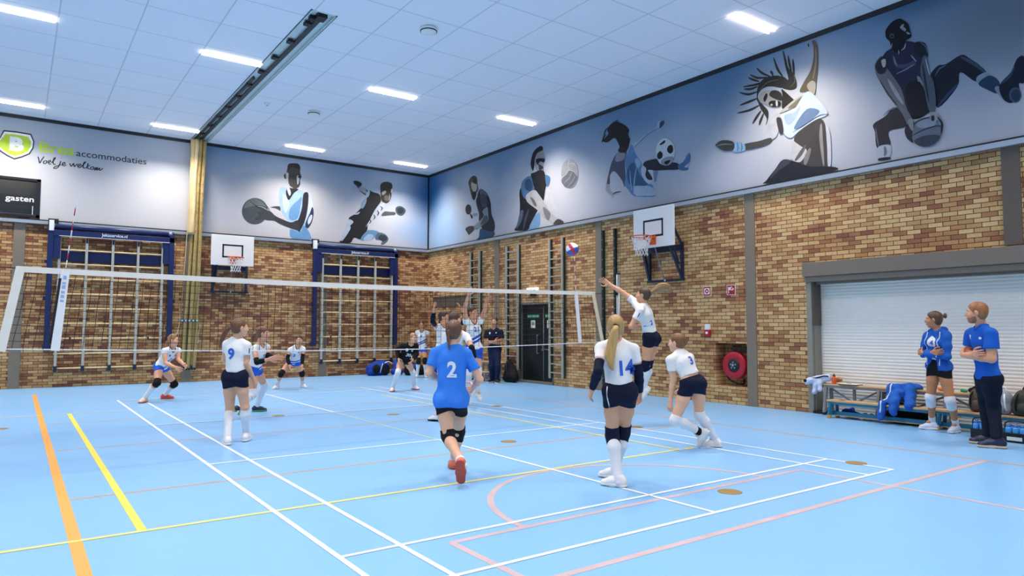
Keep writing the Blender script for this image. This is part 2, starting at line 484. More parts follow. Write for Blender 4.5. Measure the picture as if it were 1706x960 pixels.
for lx in (-5.68, -2.04, 1.6, 5.24, 8.88):
    for ly in (3.58, -2.53, -9.83, -15.9):
        lab = seen.get((lx, ly), 'twin-tube ceiling lamp out of the picture')
        if lamp0 is None:
            lamp0 = make_lamp(lab); lamp0.location = (lx, ly, ZC); lamp0['group'] = 'twin-tube ceiling lamps'
        else:
            dup(lamp0, (lx, ly, ZC), lab)
# outlines of the printed artwork, in metres along the wall and above the floor: (ink colour, outline)
PRINTS = {
 'basketball_passer': ('B', [
  ('a9c4de',[(4.857,6.037),(5.037,6.073),(5.15,6.016),(5.433,6.049),(5.649,6.003),(5.809,5.993),(5.886,5.756),(5.935,5.501),(5.884,5.092),(5.743,4.82),(5.878,4.573),(5.837,4.445),(5.251,4.445),(5.175,4.743),(5.143,4.966),(4.971,5.176),(4.856,5.389),(4.82,5.779)]),
  ('d3dbe8',[(5.722,5.983),(5.824,5.98),(5.895,5.757),(5.929,5.5),(5.794,5.227),(5.626,4.953),(5.516,4.701),(5.653,5.013),(5.748,5.366),(5.77,5.743)]),
  ('6f9cc8',[(5.164,5.336),(5.272,5.546),(5.44,5.707),(5.552,5.834),(5.515,5.515),(5.422,5.106),(5.169,5.054)]),
  ('6f9cc8',[(5.204,4.731),(5.516,4.687),(5.655,4.899),(5.848,4.628),(5.837,4.445),(5.266,4.445)]),
  ('c6d8ea',[(4.93,5.848),(5.042,5.804),(5.129,5.644),(5.16,5.534),(5.053,5.24),(4.967,5.401)]),
  ('2e2c30',[(5.052,6.004),(5.149,6.072),(5.433,6.064),(5.293,5.919),(5.129,5.672),(5.041,5.861)]),
  ('c9ccd4',[(5.065,6.062),(5.149,6.058),(5.195,5.907),(5.154,5.817),(5.096,5.924)]),
  ('4b4744',[(5.092,6.805),(5.19,6.876),(5.417,6.879),(5.482,6.788),(5.479,6.629),(5.525,6.491),(5.484,6.371),(5.493,6.229),(5.418,6.105),(5.262,6.057),(5.133,6.156),(5.059,6.345),(4.989,6.35),(4.959,6.474),(5.028,6.54),(5.067,6.687)]),
  ('34322f',[(5.071,6.773),(5.134,6.862),(5.274,6.893),(5.417,6.894),(5.482,6.788),(5.42,6.722),(5.249,6.755),(5.137,6.697),(5.082,6.618)]),
  ('c3c2c6',[(5.384,6.502),(5.459,6.468),(5.443,6.28),(5.401,6.212),(5.379,6.358)]),
  ('c3c2c6',[(5.022,6.525),(5.106,6.536),(5.102,6.322),(5.147,6.157),(5.262,6.08),(5.163,6.088),(5.067,6.233)]),
  ('272629',[(5.411,6.476),(5.496,6.502),(5.525,6.468),(5.44,6.434)]),
  ('312f38',[(5.621,5.957),(5.751,5.986),(5.77,5.743),(5.733,5.365),(5.653,5.013),(5.501,4.7),(5.401,4.762),(5.286,4.838),(5.339,4.998),(5.451,5.08),(5.559,5.462),(5.581,5.78)]),
  ('45454c',[(4.568,5.387),(4.717,5.431),(4.855,5.431),(4.871,5.307),(4.802,5.342),(4.691,5.372)]),
  ('51565a',[(4.484,5.253),(4.467,5.123),(4.413,5.002),(4.327,4.902),(4.218,4.833),(4.097,4.802),(3.976,4.811),(3.867,4.86),(3.779,4.942),(3.722,5.05),(3.701,5.174),(3.717,5.302),(3.769,5.422),(3.852,5.522),(3.959,5.592),(4.079,5.626),(4.201,5.619),(4.312,5.572),(4.402,5.49),(4.461,5.38)]),
  ('6d7373',[(3.758,5.276),(3.857,5.505),(4.079,5.62),(4.307,5.582),(4.445,5.402),(4.204,5.405),(3.966,5.352)]),
  ('22252a',[(3.92,5.508),(4.038,5.422),(4.174,5.325),(4.311,5.273),(4.315,5.282),(4.183,5.341),(4.049,5.437),(3.926,5.516)]),
  ('22252a',[(4.171,5.591),(4.331,5.509),(4.467,5.372),(4.526,5.283),(4.533,5.288),(4.479,5.383),(4.34,5.522),(4.175,5.598)]),
  ('3d3b40',[(4.366,5.311),(4.53,5.272),(4.696,5.135),(4.946,5.033),(5.227,4.96),(5.424,5.035),(5.516,4.701),(5.43,4.722),(5.174,4.785),(4.894,4.873),(4.672,4.979),(4.536,4.966),(4.373,5.007)]),
  ('46464a',[(4.151,5.385),(4.339,5.336),(4.53,5.272),(4.696,5.121),(4.672,4.979),(4.509,4.978),(4.346,4.99),(4.214,4.937),(4.08,4.952),(4.223,5.103),(4.128,5.204),(4.288,5.22)]),
  ('a9abb0',[(4.177,5.368),(4.308,5.35),(4.443,5.281),(4.533,5.261),(4.537,5.273),(4.453,5.302),(4.315,5.372),(4.179,5.38)]),
  ('323c5c',[(5.905,5.527),(5.952,5.329),(5.885,5.005),(5.758,4.822),(5.683,4.944),(5.821,5.316)]),
  ('d7dee8',[(5.851,5.261),(5.91,5.238),(5.87,5.061),(5.785,4.939),(5.762,5.08)])]),
 'handball_runner': ('B', [
  ('6d97bd',[(7.867,4.936),(8.259,4.913),(8.14,4.733),(7.961,4.579),(7.723,4.547),(7.575,4.591),(7.691,4.754)]),
  ('a9c0d8',[(7.722,4.644),(7.898,4.798),(8.079,4.757),(7.961,4.579),(7.753,4.549)]),
  ('5b6d80',[(8.26,4.884),(8.505,4.848),(8.631,4.715),(8.601,4.598),(8.449,4.473),(8.357,4.481),(8.386,4.611),(8.172,4.623),(8.14,4.733)]),
  ('36424f',[(8.322,4.804),(8.506,4.805),(8.585,4.683),(8.447,4.587),(8.263,4.658)]),
  ('28272b',[(7.847,6.316),(8.059,6.27),(8.273,6.223),(8.337,6.002),(8.202,5.788),(8.068,5.576),(7.864,5.133),(7.837,4.934),(7.661,4.723),(7.575,4.591),(7.369,4.631),(7.227,4.445),(6.854,4.445),(6.938,4.556),(7.047,4.867),(7.187,5.128),(7.17,5.292),(7.386,5.452),(7.618,5.699),(7.763,5.939),(7.821,6.086),(7.76,6.136)]),
  ('c3cad8',[(8.278,5.839),(8.43,5.955),(8.492,5.904),(8.372,5.663),(8.252,5.48),(8.072,5.293),(7.864,5.133),(7.776,5.041),(7.981,5.369),(8.128,5.638)]),
  ('2c2c33',[(8.06,5.485),(8.095,5.408),(8.062,5.325),(8.081,5.318),(8.137,5.412),(8.079,5.496)]),
  ('2c2c33',[(8.195,5.641),(8.23,5.563),(8.197,5.479),(8.216,5.472),(8.272,5.567),(8.213,5.651)]),
  ('2c2c33',[(8.317,5.793),(8.365,5.746),(8.332,5.663),(8.351,5.656),(8.408,5.754),(8.332,5.809)]),
  ('2c2c33',[(7.928,5.305),(7.95,5.243),(7.901,5.17),(7.915,5.16),(7.985,5.239),(7.945,5.312)]),
  ('45454a',[(7.326,6.561),(7.428,6.588),(7.606,6.512),(7.592,6.426),(7.787,6.337),(7.879,6.234),(7.82,6.115),(7.7,6.157),(7.551,6.252),(7.431,6.406),(7.341,6.479)]),
  ('9aa0a8',[(7.49,6.329),(7.607,6.428),(7.757,6.333),(7.819,6.199),(7.7,6.199),(7.58,6.256)]),
  ('2a2a2d',[(7.317,6.56),(7.457,6.592),(7.621,6.519),(7.548,6.42),(7.371,6.469)]),
  ('9bb7cf',[(7.76,6.142),(7.877,6.333),(7.915,6.233),(7.851,6.076)]),
  ('8ea6bd',[(7.615,5.867),(7.762,6.023),(7.793,5.914),(7.677,5.677),(7.588,5.696)]),
  ('3d372f',[(8.3,6.512),(8.36,6.634),(8.544,6.701),(8.732,6.666),(8.765,6.54),(8.735,6.363),(8.722,6.188),(8.646,6.007),(8.523,5.936),(8.368,6.005),(8.319,6.229)]),
  ('a8a49c',[(8.358,6.29),(8.486,6.377),(8.524,6.315),(8.402,6.204)]),
  ('a8a49c',[(8.643,6.295),(8.682,6.155),(8.621,6.033),(8.644,6.18)]),
  ('c9c6c0',[(8.719,6.462),(8.772,6.454),(8.742,6.321),(8.71,6.36)]),
  ('6a6258',[(8.488,6.219),(8.644,6.18),(8.584,6.029),(8.459,6.073)]),
  ('565b62',[(8.495,5.647),(8.682,5.651),(8.869,5.656),(8.886,5.571),(8.683,5.536),(8.374,5.478),(8.404,5.581)]),
  ('4c5965',[(8.915,5.834),(9.088,5.895),(9.265,5.812),(9.282,5.697),(9.155,5.568),(8.997,5.581),(8.901,5.688)]),
  ('2f3840',[(8.963,5.781),(9.121,5.841),(9.217,5.749),(9.123,5.623),(8.996,5.639)]),
  ('c3cad8',[(7.075,4.952),(7.218,5.02),(7.206,4.881),(6.967,4.517),(6.909,4.554)]),
  ('c3cad8',[(7.171,5.237),(7.332,5.169),(7.189,5.017),(7.075,4.966)]),
  ('b8c2d2',[(7.386,5.452),(7.561,5.539),(7.503,5.449),(7.357,5.421)])]),
 'table_tennis_player': ('R', [
  ('8d929b',[(1.781,5.326),(1.51,5.316),(1.461,5.229),(1.681,5.245)]),
  ('2f4e6b',[(1.265,4.78),(0.565,4.634),(0.564,4.445),(1.504,4.445),(1.383,4.516)]),
  ('27517a',[(1.098,4.721),(0.957,4.679),(1.096,4.459),(1.383,4.445),(1.288,4.585)]),
  ('2d2f37',[(1.441,5.986),(1.297,6.083),(1.01,5.943),(0.822,5.756),(0.706,5.53),(0.682,5.319),(0.635,5.132),(0.475,4.854),(0.542,4.605),(1.098,4.721),(1.314,4.905),(1.387,5.073),(1.388,5.286),(1.512,5.543),(1.562,5.738),(1.489,5.86)]),
  ('56636e',[(1.321,6.079),(1.058,5.964),(0.892,5.793),(1.104,5.853),(1.32,5.914)]),
  ('454a55',[(1.296,5.883),(1.01,5.825),(0.891,5.453),(1.15,5.464),(1.27,5.614)]),
  ('544638',[(2.041,6.411),(1.941,6.53),(1.741,6.589),(1.543,6.513),(1.493,6.37),(1.467,6.231),(1.418,6.089),(1.515,5.998),(1.612,5.933),(1.636,5.776),(1.76,5.808),(1.836,5.941),(1.938,6.148),(1.989,6.293)]),
  ('b7ae9f',[(1.839,6.403),(1.714,6.327),(1.531,6.269),(1.52,6.106),(1.638,6.045),(1.797,6.125),(1.858,6.284)]),
  ('3a3328',[(1.741,6.581),(1.553,6.514),(1.483,6.368),(1.566,6.288),(1.689,6.35),(1.765,6.471)]),
  ('30291f',[(1.836,6.023),(1.539,6.002),(1.611,5.799),(1.735,5.791),(1.81,5.91)]),
  ('8b9399',[(1.173,5.336),(0.89,5.427),(0.843,5.212),(0.842,5.003),(1.099,4.905),(1.433,4.787),(1.728,4.822),(1.728,4.902),(1.387,5.02),(1.101,5.168)]),
  ('4c545b',[(1.053,5.162),(0.866,5.111),(0.888,4.983),(1.146,4.911),(1.29,4.929)]),
  ('4a4142',[(2.206,4.878),(2.029,4.938),(1.728,4.916),(1.678,4.789),(1.926,4.669),(2.001,4.664),(2.103,4.757)]),
  ('2a2d36',[(1.837,5.482),(1.846,5.431),(1.872,5.388),(1.912,5.357),(1.964,5.34),(2.022,5.339),(2.08,5.355),(2.133,5.387),(2.175,5.43),(2.202,5.481),(2.212,5.535),(2.203,5.586),(2.177,5.629),(2.135,5.661),(2.083,5.677),(2.025,5.677),(1.967,5.66),(1.915,5.629),(1.873,5.586),(1.846,5.535)]),
  ('2a2d36',[(1.931,5.36),(1.756,5.255),(1.79,5.165),(1.88,5.244)])]),
 'volleyball_digger': ('R', [
  ('7ea3c8',[(-1.369,4.632),(-1.608,4.835),(-1.819,4.865),(-1.771,4.445),(-1.272,4.453)]),
  ('28272c',[(-1.395,6.071),(-1.563,6.07),(-2.029,5.955),(-2.165,5.73),(-2.073,5.516),(-1.981,5.187),(-1.702,4.938),(-1.369,4.603),(-1.224,4.445),(-0.6,4.501),(-0.677,4.628),(-0.803,4.853),(-0.853,5.206),(-0.828,5.632),(-0.979,5.787),(-1.371,5.869)]),
  ('5a6876',[(-0.879,5.053),(-1.028,5.032),(-0.929,4.747),(-0.677,4.537),(-0.753,4.769)]),
  ('46505c',[(-1.248,5.036),(-1.074,4.796),(-1.001,4.503),(-1.054,4.49),(-1.179,4.766),(-1.298,5.019)]),
  ('557da3',[(-0.929,5.856),(-1.078,5.98),(-1.371,6.017),(-1.515,5.726),(-1.538,5.576),(-1.127,5.375),(-0.929,5.645)]),
  ('33506e',[(-1.127,5.911),(-1.371,5.928),(-1.491,5.701),(-1.371,5.574),(-1.127,5.673)]),
  ('557da3',[(-2.075,5.918),(-2.278,5.824),(-2.277,5.653),(-2.164,5.558),(-2.074,5.746)]),
  ('d6d2d6',[(-2.119,5.509),(-2.299,5.422),(-2.431,5.119),(-2.648,4.807),(-2.818,4.562),(-2.603,4.618),(-2.296,4.856),(-2.072,5.116)]),
  ('8a8a90',[(-1.612,6.619),(-1.939,6.652),(-2.054,6.469),(-2.053,6.325),(-1.984,6.194),(-2.007,6.046),(-1.891,6.009),(-1.705,6.102),(-1.587,6.3),(-1.564,6.481)]),
  ('232326',[(-1.396,6.308),(-1.396,6.456),(-1.516,6.697),(-1.753,6.794),(-1.917,6.788),(-1.963,6.662),(-1.706,6.628),(-1.587,6.477),(-1.563,6.275),(-1.491,6.142)]),
  ('2b292c',[(-1.61,6.09),(-1.845,6.105),(-2.029,6.013),(-2.052,5.778),(-1.981,5.302),(-1.798,5.707),(-1.515,5.844),(-1.443,6.062)]),
  ('1f1f22',[(-1.635,6.452),(-1.846,6.448),(-2.054,6.383),(-2.007,6.291),(-1.846,6.352),(-1.705,6.292)]),
  ('39373a',[(-1.705,6.307),(-1.938,6.203),(-1.984,6.137),(-1.799,6.114)]),
  ('a2a2a8',[(-1.668,6.27),(-1.752,6.268),(-1.775,6.118),(-1.696,6.133)]),
  ('c4bebd',[(-1.176,5.486),(-1.562,5.572),(-1.797,5.388),(-2.072,5.087),(-2.296,4.828),(-2.603,4.618),(-2.86,4.46),(-2.472,4.453),(-2.251,4.593),(-1.98,4.728),(-1.702,4.967),(-1.225,5.271)]),
  ('756f70',[(-1.37,5.397),(-1.561,5.279),(-1.679,5.087),(-1.537,5.137)]),
  ('877f7e',[(-1.98,5.014),(-2.296,4.799),(-2.228,4.61),(-2.048,4.747)]),
  ('4e4848',[(-2.472,4.523),(-2.647,4.584),(-2.882,4.458),(-2.472,4.453)]),
  ('a6a4a5',[(-3.49,5.701),(-3.472,5.58),(-3.422,5.478),(-3.345,5.402),(-3.248,5.361),(-3.139,5.359),(-3.029,5.398),(-2.93,5.472),(-2.851,5.577),(-2.8,5.7),(-2.782,5.831),(-2.801,5.955),(-2.853,6.06),(-2.934,6.135),(-3.034,6.173),(-3.144,6.171),(-3.253,6.129),(-3.35,6.053),(-3.426,5.949),(-3.474,5.828)]),
  ('75737a',[(-2.781,5.636),(-2.995,5.778),(-3.163,5.857),(-3.441,5.642),(-3.366,5.466),(-3.16,5.378),(-2.951,5.427)]),
  ('d5d3d2',[(-2.794,5.7),(-3.003,5.772),(-3.103,5.86),(-3.322,5.767),(-3.436,5.654),(-3.445,5.657),(-3.333,5.776),(-3.097,5.877),(-2.987,5.784),(-2.786,5.708)]),
  ('d5d3d2',[(-3.107,5.868),(-3.093,6.007),(-3.129,6.151),(-3.117,6.155),(-3.068,6.013),(-3.094,5.869)]),
  ('d5d3d2',[(-3.123,6.026),(-3.283,6.006),(-3.455,5.854),(-3.462,5.857),(-3.293,6.016),(-3.122,6.033)]),
  ('bdbbbd',[(-2.933,5.552),(-3.127,5.641),(-3.228,5.775),(-3.221,5.779),(-3.113,5.65),(-2.927,5.557)]),
  ('bdbbbd',[(-3.038,5.41),(-3.292,5.557),(-3.372,5.708),(-3.364,5.711),(-3.278,5.565),(-3.032,5.415)])]),
 'soccer_player': ('R', [
  ('9fabb9',[(-5.435,6.091),(-5.647,6.089),(-5.886,6.19),(-6.234,6.261),(-6.292,6.399),(-6.377,6.41),(-6.375,6.314),(-6.488,6.372),(-6.5,6.315),(-6.402,6.221),(-6.233,6.218),(-5.915,6.139),(-5.646,6.0),(-5.524,5.926)]),
  ('5a6f86',[(-5.53,5.943),(-5.685,6.029),(-5.953,6.155),(-6.239,6.231),(-6.405,6.248),(-6.4,6.259),(-6.228,6.249),(-5.936,6.176),(-5.668,6.046),(-5.519,5.953)]),
  ('3b4654',[(-6.376,6.378),(-6.502,6.39),(-6.487,6.308),(-6.374,6.239)]),
  ('525263',[(-4.963,5.942),(-5.279,5.944),(-5.213,5.663),(-5.241,5.386),(-5.205,5.053),(-5.114,5.228),(-4.862,5.502),(-4.698,5.44),(-4.679,5.211),(-4.564,5.184),(-4.616,5.408),(-4.734,5.711),(-4.85,5.873)]),
  ('8b8c98',[(-4.931,5.926),(-5.216,5.889),(-5.183,5.737),(-4.897,5.748)]),
  ('a5a5a8',[(-4.564,5.219),(-4.679,5.188),(-4.759,4.99),(-5.047,4.978),(-5.079,4.938),(-4.822,4.888),(-4.756,4.783),(-4.741,4.901),(-4.546,5.048)]),
  ('2b2b2e',[(-4.795,4.932),(-4.925,4.95),(-5.073,4.944),(-5.071,4.958),(-4.915,4.978),(-4.786,4.946)]),
  ('5f82aa',[(-5.465,6.062),(-5.554,5.863),(-5.672,5.683),(-5.788,5.505),(-5.785,5.242),(-5.986,5.031),(-6.128,4.92),(-6.21,4.67),(-5.807,4.711),(-5.509,4.78),(-5.298,4.993),(-5.206,5.121),(-5.272,5.425),(-5.213,5.663),(-5.341,5.931)]),
  ('3d5c80',[(-5.304,5.465),(-5.52,5.602),(-5.726,5.253),(-5.986,5.009),(-5.751,4.962),(-5.513,5.024),(-5.331,5.145)]),
  ('a3b4c6',[(-5.512,5.002),(-5.752,4.984),(-6.099,4.903),(-6.21,4.691),(-5.807,4.733),(-5.57,4.782)]),
  ('9db1c8',[(-5.759,5.511),(-5.672,5.661),(-5.566,5.66),(-5.639,5.446)]),
  ('8fa9c6',[(-5.6,5.454),(-5.527,5.201),(-5.501,4.848),(-5.519,4.845),(-5.563,5.192),(-5.618,5.449)]),
  ('8fa9c6',[(-5.388,5.404),(-5.393,5.178),(-5.443,4.946),(-5.458,4.945),(-5.423,5.174),(-5.403,5.401)]),
  ('2a272c',[(-5.03,6.18),(-5.375,6.217),(-5.396,6.145),(-5.279,5.921),(-4.996,5.981),(-5.045,6.085)]),
  ('1d1d21',[(-5.378,6.442),(-5.224,6.593),(-5.036,6.707),(-4.876,6.77),(-4.679,6.702),(-4.612,6.6),(-4.644,6.499),(-4.442,6.381),(-4.608,6.297),(-4.871,6.354),(-4.998,6.187),(-5.092,6.075),(-5.342,6.044),(-5.39,6.191),(-5.346,6.337)]),
  ('1d1d21',[(-4.881,6.741),(-4.956,6.773),(-5.03,6.7),(-5.042,6.705),(-4.958,6.796),(-4.87,6.752)]),
  ('1d1d21',[(-4.671,6.686),(-4.526,6.628),(-4.456,6.476),(-4.397,6.358),(-4.419,6.347),(-4.497,6.458),(-4.564,6.604),(-4.687,6.671)]),
  ('1d1d21',[(-4.57,6.521),(-4.459,6.454),(-4.432,6.361),(-4.452,6.353),(-4.494,6.433),(-4.585,6.509)]),
  ('b9c0cd',[(-5.772,5.398),(-5.876,5.466),(-6.162,5.303),(-6.173,5.085),(-6.043,4.978),(-5.9,5.068),(-5.785,5.242)]),
  ('6f8196',[(-6.162,5.27),(-6.289,5.236),(-6.214,4.991),(-6.173,5.085)]),
  ('2d303b',[(-5.832,5.475),(-5.907,5.548),(-6.109,5.551),(-6.279,5.528),(-6.389,5.388),(-6.744,5.361),(-6.928,5.283),(-6.939,5.166),(-6.552,5.219),(-6.219,5.27),(-5.991,5.324),(-6.075,5.189),(-6.13,5.071),(-5.987,5.096),(-5.902,5.22),(-5.933,5.368)]),
  ('486a98',[(-6.901,5.257),(-7.06,5.319),(-7.191,5.467),(-7.255,5.444),(-7.239,5.283),(-7.148,5.219),(-7.197,5.107),(-7.03,5.118),(-6.926,5.169)]),
  ('b8c8dc',[(-7.083,5.191),(-7.2,5.23),(-7.16,5.166)]),
  ('cdd0d6',[(-6.82,5.587),(-6.804,5.493),(-6.763,5.413),(-6.7,5.356),(-6.62,5.327),(-6.531,5.328),(-6.443,5.361),(-6.362,5.422),(-6.299,5.506),(-6.258,5.605),(-6.245,5.707),(-6.261,5.804),(-6.304,5.885),(-6.37,5.941),(-6.452,5.969),(-6.542,5.964),(-6.63,5.929),(-6.708,5.866),(-6.769,5.782),(-6.808,5.686)]),
  ('8f939d',[(-6.39,5.452),(-6.557,5.525),(-6.772,5.481),(-6.744,5.382),(-6.635,5.319),(-6.471,5.351)]),
  ('1e1f25',[(-6.368,5.864),(-6.522,5.926),(-6.521,5.862),(-6.396,5.836)]),
  ('1e1f25',[(-6.629,5.764),(-6.737,5.762),(-6.769,5.629),(-6.68,5.574),(-6.586,5.667)]),
  ('1e1f25',[(-6.28,5.624),(-6.366,5.697),(-6.448,5.632),(-6.433,5.529),(-6.321,5.519)]),
  ('1e1f25',[(-6.5,5.42),(-6.677,5.427),(-6.636,5.361),(-6.554,5.345)])]),
 'dancer': ('R', [
  ('3d3833',[(-8.965,6.238),(-8.997,6.472),(-9.136,6.6),(-9.374,6.589),(-9.578,6.503),(-9.677,6.415),(-9.637,6.637),(-9.6,6.861),(-9.641,6.777),(-9.695,6.631),(-9.78,6.523),(-9.85,6.34),(-9.846,6.203),(-9.722,6.193),(-9.547,6.278),(-9.368,6.364),(-9.211,6.41),(-9.063,6.38),(-8.992,6.255),(-9.097,6.082),(-9.226,5.904),(-9.208,5.718),(-9.153,5.636),(-9.183,5.772),(-9.054,5.997),(-9.003,6.131)]),
  ('3d3a36',[(-9.102,6.549),(-8.965,6.554),(-8.677,6.577),(-8.682,6.551),(-8.978,6.502),(-9.112,6.524)]),
  ('3d3a36',[(-8.991,6.388),(-8.773,6.402),(-8.581,6.48),(-8.575,6.458),(-8.775,6.351),(-8.999,6.363)]),
  ('3d3a36',[(-8.973,6.247),(-8.761,6.244),(-8.582,6.219),(-8.591,6.193),(-8.78,6.192),(-8.983,6.222)]),
  ('3d3a36',[(-9.01,6.092),(-8.785,6.066),(-8.523,6.066),(-8.529,6.04),(-8.803,6.014),(-9.021,6.067)]),
  ('3d3a36',[(-9.189,6.621),(-9.006,6.676),(-8.844,6.773),(-8.833,6.753),(-8.997,6.63),(-9.19,6.596)]),
  ('3d3a36',[(-9.274,6.618),(-9.126,6.733),(-9.002,6.857),(-8.983,6.844),(-9.097,6.7),(-9.264,6.599)]),
  ('3d3a36',[(-9.564,6.526),(-9.478,6.697),(-9.389,6.933),(-9.364,6.933),(-9.43,6.691),(-9.542,6.519)]),
  ('3d3a36',[(-9.692,6.506),(-9.66,6.752),(-9.598,7.005),(-9.573,7.008),(-9.61,6.758),(-9.667,6.509)]),
  ('3d3a36',[(-9.767,6.507),(-9.735,6.728),(-9.701,6.877),(-9.676,6.881),(-9.685,6.735),(-9.743,6.509)]),
  ('3d3a36',[(-9.815,6.444),(-9.82,6.629),(-9.799,6.774),(-9.774,6.78),(-9.77,6.641),(-9.791,6.45)]),
  ('3d3a36',[(-9.36,6.597),(-9.347,6.667),(-9.309,6.71),(-9.287,6.704),(-9.299,6.66),(-9.336,6.596)]),
  ('3d3a36',[(-9.042,5.959),(-8.933,5.872),(-8.859,5.762),(-8.883,5.744),(-8.979,5.834),(-9.064,5.939)]),
  ('3d3a36',[(-9.107,5.892),(-9.023,5.772),(-9.007,5.687),(-9.033,5.674),(-9.074,5.743),(-9.131,5.876)]),
  ('3d3a36',[(-9.031,6.583),(-8.901,6.67),(-8.801,6.724),(-8.79,6.705),(-8.882,6.629),(-9.023,6.562)]),
  ('3d3a36',[(-8.979,6.489),(-8.827,6.497),(-8.693,6.523),(-8.692,6.498),(-8.837,6.445),(-8.988,6.463)]),
  ('6f675c',[(-9.067,6.4),(-9.245,6.487),(-9.476,6.47),(-9.474,6.48),(-9.235,6.507),(-9.06,6.409)]),
  ('6f675c',[(-9.727,6.258),(-9.822,6.323),(-9.809,6.469),(-9.799,6.471),(-9.803,6.334),(-9.72,6.266)]),
  ('6b5e4b',[(-9.917,6.106),(-10.003,6.268),(-10.138,6.444),(-10.209,6.668),(-10.215,6.882),(-10.186,7.009),(-10.25,6.999),(-10.303,6.852),(-10.301,6.516),(-10.26,6.192),(-10.222,5.958),(-10.128,6.046)]),
  ('b5ab98',[(-10.067,6.187),(-10.166,6.251),(-10.244,6.166),(-10.207,5.978),(-10.112,6.066)]),
  ('3c342b',[(-10.12,6.991),(-10.135,6.94),(-10.118,6.914),(-10.1,6.967)]),
  ('93866f',[(-10.252,6.838),(-10.235,6.569),(-10.19,6.306),(-10.208,6.298),(-10.273,6.554),(-10.271,6.832)]),
  ('a59f98',[(-9.019,6.223),(-9.061,6.308),(-9.183,6.334),(-9.289,6.316),(-9.469,6.253),(-9.544,6.149),(-9.54,6.01),(-9.5,5.927),(-9.384,5.934),(-9.254,5.992),(-9.163,6.064),(-9.057,6.128)]),
  ('3a3532',[(-9.301,6.289),(-9.393,6.286),(-9.507,6.207),(-9.543,6.103),(-9.528,6.036),(-9.414,6.091),(-9.311,6.167),(-9.26,6.229)]),
  ('2a2725',[(-9.126,6.194),(-9.182,6.275),(-9.221,6.252),(-9.206,6.172),(-9.151,6.115)]),
  ('2b2826',[(-9.243,6.066),(-9.31,6.096),(-9.49,6.035),(-9.5,5.938),(-9.358,5.952),(-9.268,6.0)]),
  ('d6d0ca',[(-9.4,6.059),(-9.439,6.056),(-9.442,5.959),(-9.406,5.964)]),
  ('b9b3ad',[(-9.282,6.032),(-9.329,6.029),(-9.328,5.991),(-9.291,5.996)]),
  ('322e2c',[(-9.534,6.27),(-9.67,6.137),(-9.827,5.944),(-9.74,5.909),(-9.613,5.873),(-9.537,5.882),(-9.536,6.034),(-9.549,6.148)]),
  ('d0cac2',[(-9.542,6.273),(-9.66,6.141),(-9.822,5.951),(-9.833,5.958),(-9.681,6.156),(-9.552,6.282)]),
  ('bdb6ab',[(-9.484,5.813),(-9.797,5.983),(-9.997,6.021),(-9.861,5.872),(-9.622,5.809)]),
  ('7d7263',[(-9.658,5.847),(-9.93,5.993),(-10.012,5.971),(-9.927,5.854)]),
  ('4c4644',[(-9.778,5.237),(-10.047,5.422),(-10.336,5.473),(-10.422,5.211),(-10.443,4.847),(-10.466,4.56),(-10.026,4.644),(-9.832,4.759),(-9.701,4.848),(-9.839,5.037)]),
  ('cdc9c9',[(-9.71,5.221),(-9.906,5.053),(-10.034,4.934),(-9.898,4.746),(-9.701,4.848),(-9.723,5.062)]),
  ('6c6360',[(-9.988,5.045),(-9.87,4.927),(-9.785,4.811),(-9.815,4.783),(-9.934,4.873),(-10.02,5.019)]),
  ('9c9391',[(-10.315,5.357),(-10.291,5.088),(-10.343,4.627),(-10.376,4.623),(-10.359,5.077),(-10.349,5.348)]),
  ('8b8381',[(-10.077,4.963),(-9.985,4.835),(-9.972,4.691),(-10.018,4.672),(-10.077,4.789),(-10.121,4.937)]),
  ('d2cfd4',[(-10.425,5.33),(-10.506,5.131),(-10.504,4.597),(-10.442,4.573),(-10.439,4.908)]),
  ('d0dbec',[(-9.518,5.773),(-9.792,5.796),(-9.997,6.021),(-10.128,6.046),(-10.344,5.773),(-10.462,5.531),(-10.209,5.474),(-9.914,5.361),(-9.711,5.252),(-9.56,5.381),(-9.548,5.606)]),
  ('7187a8',[(-9.783,5.439),(-10.055,5.728),(-10.308,5.631),(-10.178,5.512),(-9.915,5.392)]),
  ('aebfd8',[(-9.586,5.723),(-9.79,5.734),(-9.926,5.823),(-9.821,5.601),(-9.649,5.518)]),
  ('2f3138',[(-9.783,5.357),(-10.051,5.445),(-10.309,5.533),(-10.477,5.517),(-10.476,5.525),(-10.303,5.548),(-10.044,5.459),(-9.779,5.365)]),
  ('cbc7ca',[(-9.196,5.628),(-9.343,5.785),(-9.483,5.781),(-9.439,5.409),(-9.296,5.314),(-9.136,5.383)]),
  ('46423f',[(-9.411,5.704),(-9.516,5.678),(-9.561,5.413),(-9.474,5.401)]),
  ('54504c',[(-8.65,5.359),(-9.007,5.347),(-9.261,5.354),(-9.295,5.282),(-9.114,5.225),(-8.667,5.239)]),
  ('9cc0de',[(-8.399,5.448),(-8.65,5.376),(-8.666,5.223),(-8.395,5.263)]),
  ('5f86aa',[(-8.489,5.427),(-8.498,5.325),(-8.485,5.256),(-8.5,5.25),(-8.529,5.319),(-8.504,5.426)]),
  ('5f86aa',[(-8.586,5.399),(-8.595,5.305),(-8.582,5.235),(-8.597,5.229),(-8.626,5.298),(-8.601,5.398)]),
  ('4b4846',[(-7.955,5.512),(-8.12,5.561),(-8.399,5.465),(-8.396,5.297),(-8.156,5.331),(-7.975,5.456)]),
  ('a09c9a',[(-7.997,5.464),(-8.16,5.458),(-8.359,5.419),(-8.359,5.427),(-8.158,5.476),(-7.994,5.473)]),
  ('2b2a33',[(-9.547,4.863),(-9.832,4.744),(-10.09,4.617),(-10.526,4.533),(-10.53,4.445),(-9.186,4.453),(-9.169,4.52),(-9.352,4.695)]),
